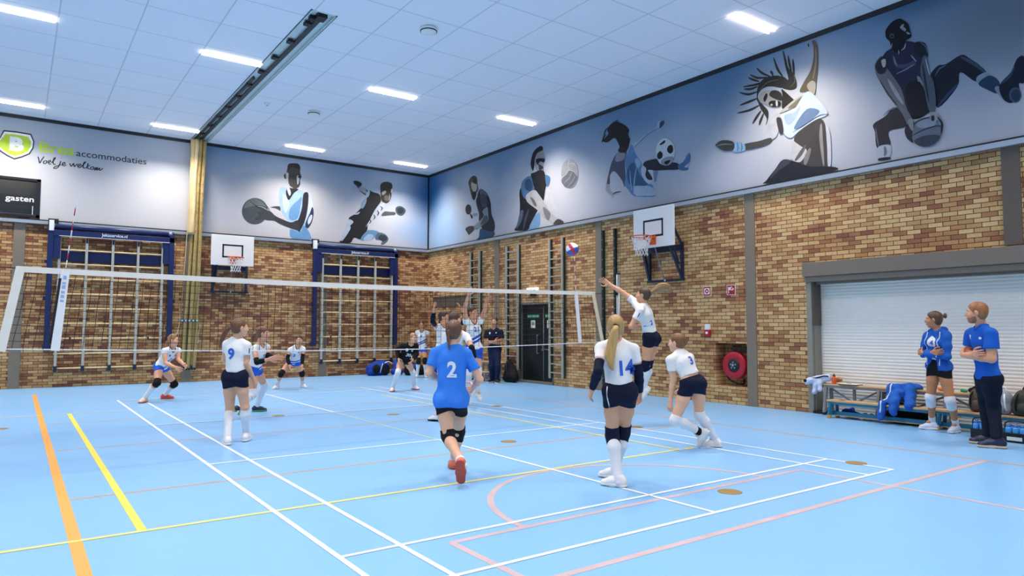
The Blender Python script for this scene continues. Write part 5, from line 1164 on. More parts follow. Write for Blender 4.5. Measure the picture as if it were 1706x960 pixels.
# joint positions of every person in metres (x, y, z); yaw = pelvis, shoulders, head heading and head pitch; toes = heading of the feet
POSE = {
 'number14': {'pelvis': (3.122, -12.187, 0.916), 'neck': (3.069, -12.187, 1.442), 'head': (3.059, -12.19, 1.575), 'hip_l': (3.054, -12.137, 0.916), 'hip_r': (3.19, -12.238, 0.916), 'sh_l': (2.951, -12.093, 1.363), 'sh_r': (3.218, -12.291, 1.351), 'el_l': (2.795, -12.219, 1.146), 'wr_l': (2.862, -12.058, 0.962), 'an_l': (3.053, -12.222, 0.089), 'kn_l': (3.122, -12.07, 0.476), 'el_r': (3.28, -12.293, 1.102), 'wr_r': (3.409, -12.184, 0.913), 'an_r': (3.296, -11.921, 0.075), 'kn_r': (3.278, -12.072, 0.493), 'yaw': (0.932, 0.932, 1.002, 0.0), 'toes': (2.014, 2.014), 'tail': (2.99, -12.278, 1.604, 0.018, 2.95, -12.293, 1.533, 0.036, 2.942, -12.267, 1.421, 0.047, 2.922, -12.257, 1.302, 0.047, 2.925, -12.265, 1.208, 0.03, 2.942, -12.273, 1.155, 0.008)},
 'hitter': {'pelvis': (6.394, -9.579, 1.408), 'neck': (6.274, -9.532, 1.944), 'head': (6.261, -9.533, 2.097), 'hip_l': (6.316, -9.6, 1.408), 'hip_r': (6.472, -9.558, 1.408), 'sh_l': (6.118, -9.601, 1.844), 'sh_r': (6.275, -9.348, 1.997), 'el_l': (6.016, -9.509, 1.599), 'wr_l': (6.235, -9.42, 1.59), 'kn_l': (6.293, -9.552, 0.972), 'an_l': (6.297, -9.464, 0.568), 'el_r': (6.148, -9.205, 2.145), 'wr_r': (6.0, -9.047, 2.285), 'kn_r': (6.513, -9.41, 0.988), 'an_r': (6.493, -9.305, 0.585), 'yaw': (1.83, 2.057, 2.11, 0.0), 'toes': (2.057, 2.057), 'tail': (6.346, -9.596, 2.116, 0.02, 6.414, -9.649, 2.174, 0.045, 6.49, -9.708, 2.231, 0.062, 6.575, -9.744, 2.223, 0.055, 6.64, -9.773, 2.147, 0.02)},
 'number3': {'pelvis': (5.361, -11.263, 0.843), 'neck': (5.301, -11.101, 1.245), 'head': (5.289, -11.052, 1.375), 'hip_l': (5.276, -11.244, 0.843), 'hip_r': (5.446, -11.282, 0.843), 'sh_l': (5.141, -11.075, 1.146), 'sh_r': (5.468, -11.12, 1.179), 'el_l': (5.181, -11.086, 0.894), 'wr_l': (5.177, -11.04, 0.64), 'an_l': (5.495, -11.269, 0.203), 'kn_l': (5.131, -11.151, 0.382), 'el_r': (5.553, -11.014, 0.914), 'wr_r': (5.625, -10.867, 0.723), 'an_r': (5.717, -11.314, 0.111), 'kn_r': (5.507, -11.234, 0.433), 'yaw': (1.355, 1.424, 1.913, 0.0), 'toes': (1.913, 2.088), 'tail': (5.363, -11.131, 1.388, 0.05)},
 'number9': {'pelvis': (0.604, -7.351, 0.896), 'neck': (0.603, -7.388, 1.427), 'head': (0.637, -7.424, 1.57), 'hip_l': (0.537, -7.303, 0.896), 'hip_r': (0.671, -7.4, 0.896), 'sh_l': (0.503, -7.31, 1.345), 'sh_r': (0.719, -7.466, 1.329), 'el_l': (0.492, -7.226, 1.139), 'wr_l': (0.642, -7.077, 1.004), 'an_l': (0.52, -7.377, 0.113), 'kn_l': (0.587, -7.194, 0.435), 'el_r': (0.714, -7.445, 1.092), 'wr_r': (0.839, -7.364, 0.887), 'an_r': (0.803, -7.215, 0.125), 'kn_r': (0.743, -7.354, 0.489), 'yaw': (0.943, 0.943, 0.105, 0.0), 'toes': (1.502, 1.065), 'tail': (0.559, -7.344, 1.586, 0.016, 0.504, -7.301, 1.541, 0.028, 0.46, -7.263, 1.451, 0.03, 0.437, -7.24, 1.361, 0.022, 0.426, -7.227, 1.296, 0.006)},
 'number2': {'pelvis': (1.899, -10.929, 0.805), 'neck': (1.93, -10.895, 1.383), 'head': (1.951, -10.896, 1.529), 'hip_l': (1.831, -10.875, 0.805), 'hip_r': (1.967, -10.984, 0.805), 'sh_l': (1.793, -10.778, 1.293), 'sh_r': (2.053, -10.988, 1.288), 'el_l': (1.718, -10.772, 1.092), 'wr_l': (1.914, -10.659, 1.001), 'an_l': (1.795, -11.308, 0.228), 'kn_l': (1.843, -10.955, 0.445), 'el_r': (2.16, -11.07, 1.022), 'wr_r': (2.229, -10.845, 0.927), 'an_r': (2.192, -10.485, 0.081), 'kn_r': (2.104, -10.742, 0.44), 'yaw': (0.894, 0.894, 0.685, 0.0), 'toes': (0.86, 1.121), 'tail': (1.882, -10.948, 1.574, 0.024, 1.856, -10.951, 1.53, 0.027, 1.851, -10.943, 1.479, 0.024, 1.852, -10.941, 1.435, 0.02, 1.852, -10.95, 1.391, 0.015, 1.852, -10.959, 1.347, 0.008)},
 'number8': {'pelvis': (0.715, -0.756, 0.742), 'neck': (0.871, -1.021, 1.143), 'head': (0.891, -1.084, 1.31), 'hip_l': (0.766, -0.693, 0.742), 'hip_r': (0.664, -0.819, 0.742), 'sh_l': (1.02, -0.914, 1.087), 'sh_r': (0.708, -1.109, 1.085), 'el_l': (1.007, -1.014, 0.898), 'wr_l': (1.081, -1.244, 0.79), 'an_l': (0.891, -0.274, 0.099), 'kn_l': (1.02, -0.614, 0.347), 'el_r': (0.739, -1.175, 0.835), 'wr_r': (0.89, -1.377, 0.751), 'an_r': (0.411, -0.844, 0.101), 'kn_r': (0.608, -1.069, 0.421), 'yaw': (-0.678, -0.678, -0.591, 0.0), 'toes': (-0.242, 4.034), 'tail': (0.83, -0.955, 1.322, 0.018, 0.798, -0.915, 1.257, 0.035, 0.779, -0.906, 1.168, 0.035, 0.772, -0.922, 1.104, 0.015)},
 'number7': {'pelvis': (1.696, -4.306, 0.827), 'neck': (1.737, -4.467, 1.286), 'head': (1.77, -4.541, 1.47), 'hip_l': (1.743, -4.24, 0.827), 'hip_r': (1.65, -4.372, 0.827), 'sh_l': (1.895, -4.366, 1.227), 'sh_r': (1.609, -4.579, 1.194), 'el_l': (1.884, -4.47, 1.056), 'wr_l': (1.989, -4.605, 1.037), 'an_l': (1.888, -3.822, 0.101), 'kn_l': (1.965, -4.026, 0.504), 'el_r': (1.608, -4.768, 0.968), 'wr_r': (1.767, -4.911, 1.021), 'an_r': (1.353, -4.616, 0.136), 'kn_r': (1.639, -4.437, 0.387), 'yaw': (-0.617, -0.617, -0.442, 0.0), 'toes': (-0.181, 0.256), 'tail': (1.71, -4.436, 1.469, 0.018, 1.669, -4.393, 1.447, 0.034, 1.641, -4.368, 1.382, 0.034, 1.636, -4.372, 1.318, 0.012)},
 'receiver3': {'pelvis': (4.045, 0.677, 0.696), 'neck': (4.058, 0.366, 1.122), 'head': (4.055, 0.296, 1.261), 'hip_l': (4.113, 0.633, 0.696), 'hip_r': (3.978, 0.721, 0.696), 'sh_l': (4.17, 0.301, 1.029), 'sh_r': (3.884, 0.489, 1.014), 'el_l': (4.149, 0.295, 0.815), 'wr_l': (4.115, 0.209, 0.629), 'an_l': (4.363, 0.881, 0.079), 'kn_l': (4.265, 0.658, 0.394), 'el_r': (3.832, 0.505, 0.8), 'wr_r': (3.844, 0.386, 0.622), 'an_r': (3.674, 0.812, 0.116), 'kn_r': (3.691, 0.539, 0.414), 'yaw': (4.133, 4.133, 4.307, 0.0), 'toes': (-1.365, 3.871), 'tail': (4.064, 0.395, 1.336, 0.02, 4.069, 0.408, 1.275, 0.03, 4.066, 0.392, 1.183, 0.01)},
 'libero30': {'pelvis': (6.097, -1.544, 0.757), 'neck': (6.114, -1.858, 1.169), 'head': (6.14, -1.949, 1.325), 'hip_l': (6.176, -1.56, 0.757), 'hip_r': (6.018, -1.527, 0.757), 'sh_l': (6.257, -1.872, 1.122), 'sh_r': (5.928, -1.805, 1.126), 'el_l': (6.259, -1.921, 0.93), 'wr_l': (6.114, -1.993, 0.803), 'an_l': (6.475, -1.381, 0.1), 'kn_l': (6.361, -1.527, 0.447), 'el_r': (5.92, -1.526, 1.03), 'wr_r': (5.884, -1.67, 0.812), 'an_r': (5.808, -1.526, 0.112), 'kn_r': (5.826, -1.761, 0.479), 'yaw': (-1.778, -1.778, -1.516, 0.0), 'toes': (-1.342, 4.069), 'tail': (6.162, -1.858, 1.376, 0.025, 6.161, -1.828, 1.316, 0.025, 6.158, -1.835, 1.272, 0.01)},
 'substitute': {'pelvis': (8.806, 2.544, 0.896), 'neck': (8.777, 2.521, 1.494), 'head': (8.763, 2.518, 1.677), 'hip_l': (8.877, 2.505, 0.896), 'hip_r': (8.735, 2.582, 0.896), 'sh_l': (8.939, 2.436, 1.436), 'sh_r': (8.643, 2.595, 1.436), 'el_l': (9.004, 2.47, 1.165), 'wr_l': (9.039, 2.732, 0.965), 'an_l': (8.849, 2.369, 0.096), 'kn_l': (8.79, 2.306, 0.501), 'el_r': (8.652, 2.668, 1.184), 'wr_r': (8.843, 2.818, 0.966), 'an_r': (8.63, 2.524, 0.096), 'kn_r': (8.614, 2.42, 0.501), 'yaw': (4.218, 4.218, 4.218, 0.0), 'toes': (-1.803, 3.956)},
 'blocker1': {'pelvis': (5.368, -4.748, 1.122), 'neck': (5.349, -4.772, 1.644), 'head': (5.359, -4.79, 1.793), 'hip_l': (5.448, -4.755, 1.122), 'hip_r': (5.287, -4.741, 1.122), 'sh_l': (5.568, -4.819, 1.595), 'sh_r': (5.207, -4.773, 1.582), 'el_l': (5.733, -5.096, 1.731), 'wr_l': (5.556, -5.169, 1.95), 'kn_l': (5.468, -4.778, 0.723), 'an_l': (5.518, -4.722, 0.321), 'el_r': (4.995, -4.963, 1.702), 'wr_r': (4.952, -5.097, 1.93), 'kn_r': (5.305, -4.762, 0.728), 'an_r': (5.344, -4.7, 0.328), 'yaw': (-1.659, -1.659, -0.786, 0.0), 'toes': (-1.571, -1.746), 'tail': (5.348, -4.71, 1.819, 0.02, 5.341, -4.675, 1.744, 0.035, 5.344, -4.669, 1.632, 0.03, 5.347, -4.678, 1.557, 0.01)},
 'blocker21': {'pelvis': (5.703, -5.423, 1.145), 'neck': (5.668, -5.44, 1.727), 'head': (5.648, -5.436, 1.879), 'hip_l': (5.783, -5.448, 1.145), 'hip_r': (5.624, -5.398, 1.145), 'sh_l': (5.822, -5.481, 1.704), 'sh_r': (5.517, -5.396, 1.69), 'el_l': (5.832, -5.631, 1.981), 'wr_l': (5.816, -5.762, 2.242), 'an_l': (5.818, -5.385, 0.28), 'kn_l': (5.734, -5.535, 0.691), 'el_r': (5.44, -5.484, 1.965), 'wr_r': (5.436, -5.623, 2.224), 'an_r': (5.671, -5.277, 0.219), 'kn_r': (5.572, -5.409, 0.642), 'yaw': (-1.878, -1.878, -1.18, 0.0), 'toes': (-1.616, -1.965)},
 'setter': {'pelvis': (4.077, -7.262, 0.949), 'neck': (4.109, -7.328, 1.539), 'head': (4.099, -7.333, 1.714), 'hip_l': (4.019, -7.203, 0.949), 'hip_r': (4.135, -7.321, 0.949), 'sh_l': (3.994, -7.2, 1.438), 'sh_r': (4.255, -7.463, 1.429), 'el_l': (3.97, -7.165, 1.178), 'wr_l': (4.111, -7.066, 0.98), 'an_l': (3.988, -6.966, 0.121), 'kn_l': (4.083, -7.099, 0.509), 'el_r': (4.202, -7.697, 1.246), 'wr_r': (4.312, -7.617, 1.085), 'an_r': (4.414, -6.986, 0.124), 'kn_r': (4.252, -7.171, 0.505), 'yaw': (0.773, 0.773, 0.336, 0.0), 'toes': (2.082, 1.034)},
 'coach_far': {'pelvis': (9.405, -0.729, 0.949), 'neck': (9.37, -0.748, 1.555), 'head': (9.377, -0.767, 1.754), 'hip_l': (9.462, -0.796, 0.949), 'hip_r': (9.347, -0.662, 0.949), 'sh_l': (9.499, -0.895, 1.451), 'sh_r': (9.246, -0.589, 1.45), 'el_l': (9.502, -0.949, 1.152), 'wr_l': (9.166, -0.793, 1.171), 'an_l': (9.35, -0.934, 0.103), 'kn_l': (9.326, -0.998, 0.498), 'el_r': (9.2, -0.582, 1.146), 'wr_r': (9.29, -0.874, 1.187), 'an_r': (9.422, -0.583, 0.096), 'kn_r': (9.294, -0.771, 0.489), 'crossdir': (-0.306, 0.915, 0.06, 0.464, -0.652, 0.127, -0.769, -0.636, -0.064), 'yaw': (3.852, 3.852, 3.765, 0.0), 'toes': (-1.995, 3.416)},
 'jacket_girl': {'pelvis': (9.535, -12.487, 0.983), 'neck': (9.493, -12.499, 1.556), 'head': (9.444, -12.474, 1.701), 'hip_l': (9.513, -12.567, 0.983), 'hip_r': (9.557, -12.408, 0.983), 'sh_l': (9.435, -12.652, 1.458), 'sh_r': (9.555, -12.333, 1.445), 'el_l': (9.399, -12.665, 1.159), 'wr_l': (9.361, -12.335, 1.194), 'an_l': (9.722, -12.616, 0.136), 'kn_l': (9.483, -12.65, 0.503), 'el_r': (9.543, -12.276, 1.177), 'wr_r': (9.354, -12.474, 1.202), 'an_r': (9.767, -12.269, 0.14), 'kn_r': (9.545, -12.35, 0.52), 'crossdir': (0.635, 0.721, 0.111, -0.332, -0.735, 0.082, -0.936, 0.348, -0.062), 'yaw': (2.873, 2.873, 1.931, 0.0), 'toes': (3.013, 2.053), 'tail': (9.604, -12.568, 1.761, 0.04)},
 'coach_man': {'pelvis': (8.654, -13.453, 0.913), 'neck': (8.566, -13.438, 1.597), 'head': (8.498, -13.403, 1.78), 'hip_l': (8.6, -13.522, 0.913), 'hip_r': (8.709, -13.383, 0.913), 'sh_l': (8.42, -13.591, 1.495), 'sh_r': (8.7, -13.264, 1.5), 'el_l': (8.396, -13.595, 1.178), 'wr_l': (8.499, -13.224, 1.218), 'an_l': (8.662, -13.525, 0.094), 'kn_l': (8.823, -13.442, 0.538), 'el_r': (8.725, -13.207, 1.212), 'wr_r': (8.44, -13.361, 1.224), 'an_r': (8.887, -13.341, 0.089), 'kn_r': (8.979, -13.302, 0.548), 'crossdir': (0.838, 0.459, 0.149, -0.569, -0.574, 0.059, -0.754, 0.648, -0.111), 'yaw': (2.475, 2.475, 1.864, 0.0), 'toes': (2.003, 1.829)},
}
# ------------------------------------------------------------------ people: one continuous skin grown around the joints
def V(p): return np.array(p, float)
def nrm(v): return v / (np.linalg.norm(v) + 1e-9)

class Field:
    """distance field on a grid, turned into a smooth quad surface"""
    def __init__(self, lo, hi, h):
        self.h = h; self.lo = V(lo) - 2 * h
        self.n = np.ceil((V(hi) + 2 * h - self.lo) / h).astype(int) + 1
        self.ax = [self.lo[i] + h * np.arange(self.n[i]) for i in range(3)]
        self.F = np.full(self.n, 0.5)
    def block(self, lo, hi):
        s = []
        for i in range(3):
            a = int(max(0, math.floor((lo[i] - self.lo[i]) / self.h))); b = int(min(self.n[i], math.ceil((hi[i] - self.lo[i]) / self.h) + 1))
            if b <= a: return None, None
            s.append(slice(a, b))
        X = np.meshgrid(*[self.ax[i][s[i]] for i in range(3)], indexing='ij', sparse=True)
        return tuple(s), X
    def cone(self, a, b, r1, r2, k=.02, flat=None, cuts=(), sub=False):
        a = V(a); b = V(b); m = max(r1, r2) + k + 2 * self.h
        s, X = self.block(np.minimum(a, b) - m, np.maximum(a, b) + m)
        if s is None: return self
        d = b - a; L2 = d @ d + 1e-12
        q = [X[i] - a[i] for i in range(3)]
        t = np.clip((q[0] * d[0] + q[1] * d[1] + q[2] * d[2]) / L2, 0, 1)
        e = [q[i] - t * d[i] for i in range(3)]
        rr = r1 + (r2 - r1) * t
        if flat is not None:
            n, sc = flat; c = e[0] * n[0] + e[1] * n[1] + e[2] * n[2]
            D = np.sqrt(e[0] ** 2 + e[1] ** 2 + e[2] ** 2 + c * c * (sc * sc - 1)) - rr
        else:
            D = np.sqrt(e[0] ** 2 + e[1] ** 2 + e[2] ** 2) - rr
        for (p, n) in cuts:
            D = np.maximum(D, (X[0] - p[0]) * n[0] + (X[1] - p[1]) * n[1] + (X[2] - p[2]) * n[2])
        f = self.F[s]
        if sub:
            hh = np.clip(.5 - .5 * (f + D) / k, 0, 1); self.F[s] = f * (1 - hh) - D * hh + k * hh * (1 - hh)
        elif k <= 0: self.F[s] = np.minimum(f, D)
        else:
            hh = np.clip(.5 + .5 * (D - f) / k, 0, 1); self.F[s] = D * (1 - hh) + f * hh - k * hh * (1 - hh)
            self.F[s] = np.where(hh >= 1, f, self.F[s])
        return self
    def ball(self, c, r, k=.02, **kw): return self.cone(c, V(c) + 1e-5, r, r, k, **kw)
    def ell(self, c, axes, radii, k=.02):
        c = V(c); m = max(radii) + k + 2 * self.h
        s, X = self.block(c - m, c + m)
        if s is None: return self
        q = [X[i] - c[i] for i in range(3)]
        l = [(q[0] * A[0] + q[1] * A[1] + q[2] * A[2]) / r for A, r in zip(axes, radii)]
        D = (np.sqrt(l[0] ** 2 + l[1] ** 2 + l[2] ** 2) - 1) * min(radii)
        f = self.F[s]; hh = np.clip(.5 + .5 * (D - f) / k, 0, 1)
        self.F[s] = np.where(hh >= 1, f, D * (1 - hh) + f * hh - k * hh * (1 - hh))
        return self
    def cut(self, p, n):
        X = np.meshgrid(*self.ax, indexing='ij', sparse=True)
        self.F = np.maximum(self.F, (X[0] - p[0]) * n[0] + (X[1] - p[1]) * n[1] + (X[2] - p[2]) * n[2]); return self
    def ripple(self, amp, fr, seed, up=None):
        rnd = np.random.RandomState(seed); X = np.meshgrid(*self.ax, indexing='ij', sparse=True); w = 0
        for i in range(4):
            n = nrm(rnd.normal(size=3)) * fr * (0.7 + .6 * rnd.rand())
            if up is not None: n = n + up * fr * .5
            w = w + np.sin(X[0] * n[0] + X[1] * n[1] + X[2] * n[2] + rnd.rand() * 6)
        self.F = self.F + amp * w / 2; return self
    def mesh(self):
        F = self.F; ins = F < 0
        c = [ins[a:F.shape[0] - 1 + a, b:F.shape[1] - 1 + b, d:F.shape[2] - 1 + d] for a in (0, 1) for b in (0, 1) for d in (0, 1)]
        cnt = sum(x.astype(np.int8) for x in c); act = (cnt > 0) & (cnt < 8)
        I = np.argwhere(act); 
        if len(I) == 0: return np.zeros((0, 3)), np.zeros((0, 4), int)
        idx = np.full(act.shape, -1, int); idx[tuple(I.T)] = np.arange(len(I))
        acc = np.zeros((len(I), 3)); num = np.zeros(len(I))
        cor = [(a, b, d) for a in (0, 1) for b in (0, 1) for d in (0, 1)]
        for i in range(8):
            for j in range(i + 1, 8):
                u, v = np.array(cor[i]), np.array(cor[j])
                if abs(u - v).sum() != 1: continue
                fa = F[tuple((I + u).T)]; fb = F[tuple((I + v).T)]
                m = (fa < 0) != (fb < 0)
                t = np.where(m, fa / np.where(m, fa - fb, 1), 0)
                acc += np.where(m[:, None], u + t[:, None] * (v - u), 0); num += m
        P = self.lo + self.h * (I + acc / num[:, None])
        Q = []
        for ax in range(3):
            sl0 = [slice(1, -1)] * 3; sl0[ax] = slice(0, -1); sl1 = list(sl0); sl1[ax] = slice(1, None)
            a = ins[tuple(sl0)]; b = ins[tuple(sl1)]
            for flip, mk in ((False, a & ~b), (True, ~a & b)):
                E_ = np.argwhere(mk)
                if len(E_) == 0: continue
                off = np.array([1, 1, 1]); off[ax] = 0
                E_ = E_ + off
                o1 = (ax + 1) % 3; o2 = (ax + 2) % 3
                def cell(d1, d2):
                    G = E_.copy(); G[:, o1] -= d1; G[:, o2] -= d2; return idx[tuple(G.T)]
                q = np.stack([cell(1, 1), cell(0, 1), cell(0, 0), cell(1, 0)], 1)
                Q.append(q[:, ::-1] if flip else q)
        Q = np.concatenate(Q); Q = Q[(Q >= 0).all(1)]
        return P, Q

def mesh_obj(name, pieces, mats_, parent, label=None, slots=None):
    off = V(origin(parent)); vs = []; fs = []; n = 0; mi = []
    for i, (P, Q) in enumerate(pieces):
        vs.append(P - off); fs.append(Q + n); n += len(P); mi += [slots[i] if slots else 0] * len(Q)
    P = np.concatenate(vs); Q = np.concatenate(fs)
    me = bpy.data.meshes.new(name); me.from_pydata(P.tolist(), [], Q.tolist())
    for m in (mats_ if isinstance(mats_, (list, tuple)) else [mats_]): me.materials.append(m)
    me.polygons.foreach_set('use_smooth', [True] * len(Q)); me.polygons.foreach_set('material_index', mi)
    o = bpy.data.objects.new(name, me); COL.objects.link(o); o.parent = parent
    if label: o['label'] = label
    return o

def hair_mat(name, col):
    return mat(name, col, .45, var=.22, scale=26, bump=.35, bscale=90, stretch=(1, 1, .22))
def skin_mat(name, col): return mat(name, col, .5, var=.05, scale=14, sss=.08)
def cloth_mat(name, col): return mat(name, col, .8, var=.03, scale=10, bump=.3, bscale=22, spec=.2)
def band_mat(name, base, bands):
    """cloth with straight woven bands: each band = (direction, offset, half width, colour), measured from the person's feet"""
    m = bpy.data.materials.new(name); m.use_nodes = True; nt = m.node_tree; N = nt.nodes; L = nt.links; b = N['Principled BSDF']
    tc = N.new('ShaderNodeTexCoord'); cur = None; rgb = N.new('ShaderNodeRGB'); rgb.outputs[0].default_value = lin(base) + (1,); cur = rgb.outputs[0]
    for (n, c, w, col) in bands:
        dp = N.new('ShaderNodeVectorMath'); dp.operation = 'DOT_PRODUCT'; L.new(tc.outputs['Object'], dp.inputs[0]); dp.inputs[1].default_value = tuple(n)
        s = N.new('ShaderNodeMath'); s.operation = 'SUBTRACT'; L.new(dp.outputs['Value'], s.inputs[0]); s.inputs[1].default_value = c
        a = N.new('ShaderNodeMath'); a.operation = 'ABSOLUTE'; L.new(s.outputs[0], a.inputs[0])
        l = N.new('ShaderNodeMath'); l.operation = 'LESS_THAN'; L.new(a.outputs[0], l.inputs[0]); l.inputs[1].default_value = w
        mx = N.new('ShaderNodeMix'); mx.data_type = 'RGBA'; L.new(l.outputs[0], mx.inputs['Factor']); L.new(cur, mx.inputs['A']); mx.inputs['B'].default_value = lin(col) + (1,); cur = mx.outputs['Result']
    L.new(cur, b.inputs['Base Color']); b.inputs['Roughness'].default_value = .8; b.inputs['Specular IOR Level'].default_value = .2
    return m

def bbox(pts, m):
    P = np.array(pts); return P.min(0) - m, P.max(0) + m

def hand(f, W, d, s, n, u, curl, spread, thumb=.5):
    """palm, four fingers of different lengths and a thumb from the side of the palm; d = along, s = thumb side, n = palm side"""
    k = .009 * u
    for i, o in enumerate((-.030, -.010, .010, .030)):
        b = W + d * .088 * u + s * o * u
        f.cone(W + s * o * .55 * u, b, .0155 * u, .0135 * u, .014 * u)
    L = (.066, .080, .086, .078)                          # little, ring, middle, index
    for i, o in enumerate((-.031, -.0105, .0105, .031)):
        p = W + d * (.086 - (.010 if i == 0 else 0)) * u + s * o * u; dirv = nrm(d + s * (o * spread * 9)); r = .0096 * u
        cc = curl * (1.0 + .12 * (3 - i))
        for j, fr in enumerate((.45, .31, .24)):
            a = cc * (.75 if j == 0 else .95); 
            dirv = nrm(dirv * math.cos(a) + n * math.sin(a)); 
            q = p + dirv * L[i] * fr * u * 1.04; f.cone(p, q, r, r * .9, .004 * u); p = q; r *= .9
            nn = nrm(n - dirv * (n @ dirv)); n_ = nn
    t0 = W + d * .022 * u + s * .030 * u + n * .006 * u; t1 = t0 + nrm(d * .55 + s * .8 + n * .35) * .042 * u
    t2 = t1 + nrm(d * .9 + s * .35 + n * (.2 + thumb)) * .032 * u; t3 = t2 + nrm(d * .95 + n * (.2 + thumb)) * .026 * u
    f.cone(t0, t1, .0145 * u, .0120 * u, k); f.cone(t1, t2, .0115 * u, .0103 * u, .005 * u); f.cone(t2, t3, .0103 * u, .008 * u, .004 * u)

def drape(obj, txt, size, c, n, up, m, parent, name='jersey_number', bold=.004, sx=1.0, lift=.004, shapes=None):
    """lettering laid on cloth: every point is dropped onto the surface along -n"""
    n = nrm(V(n)); up = nrm(V(up) - n * (V(up) @ n)); r = np.cross(up, n)
    off = V(origin(obj))
    if shapes is None: vs, fs = text_mesh(txt, size, bold=bold, sx=sx, res=3)
    else: vs, fs = shapes
    bm = bmesh.new(); vv = [bm.verts.new(v) for v in vs]
    for q in fs:
        try: bm.faces.new([vv[i] for i in q])
        except ValueError: pass
    bmesh.ops.triangulate(bm, faces=bm.faces)
    for _ in range(5):
        ed = [e for e in bm.edges if e.calc_length() > size * .10]
        if ed: bmesh.ops.subdivide_edges(bm, edges=ed, cuts=1)
    me0 = obj.data; tree = BVHTree.FromPolygons([tuple(v.co) for v in me0.vertices], [tuple(p.vertices) for p in me0.polygons])
    for v in bm.verts:
        p = V(c) + r * v.co.x + up * v.co.y
        o = Vector(p + n * .35 - off); hit = tree.ray_cast(o, Vector(-n), .8)
        if hit[0] is not None: q = V(hit[0]) + off + n * lift
        else: q = p
        v.co = Vector(q - V(origin(parent)))
    me = bpy.data.meshes.new(name); bm.to_mesh(me); bm.free(); me.materials.append(m)
    o = bpy.data.objects.new(name, me); COL.objects.link(o); o.parent = parent
    return o

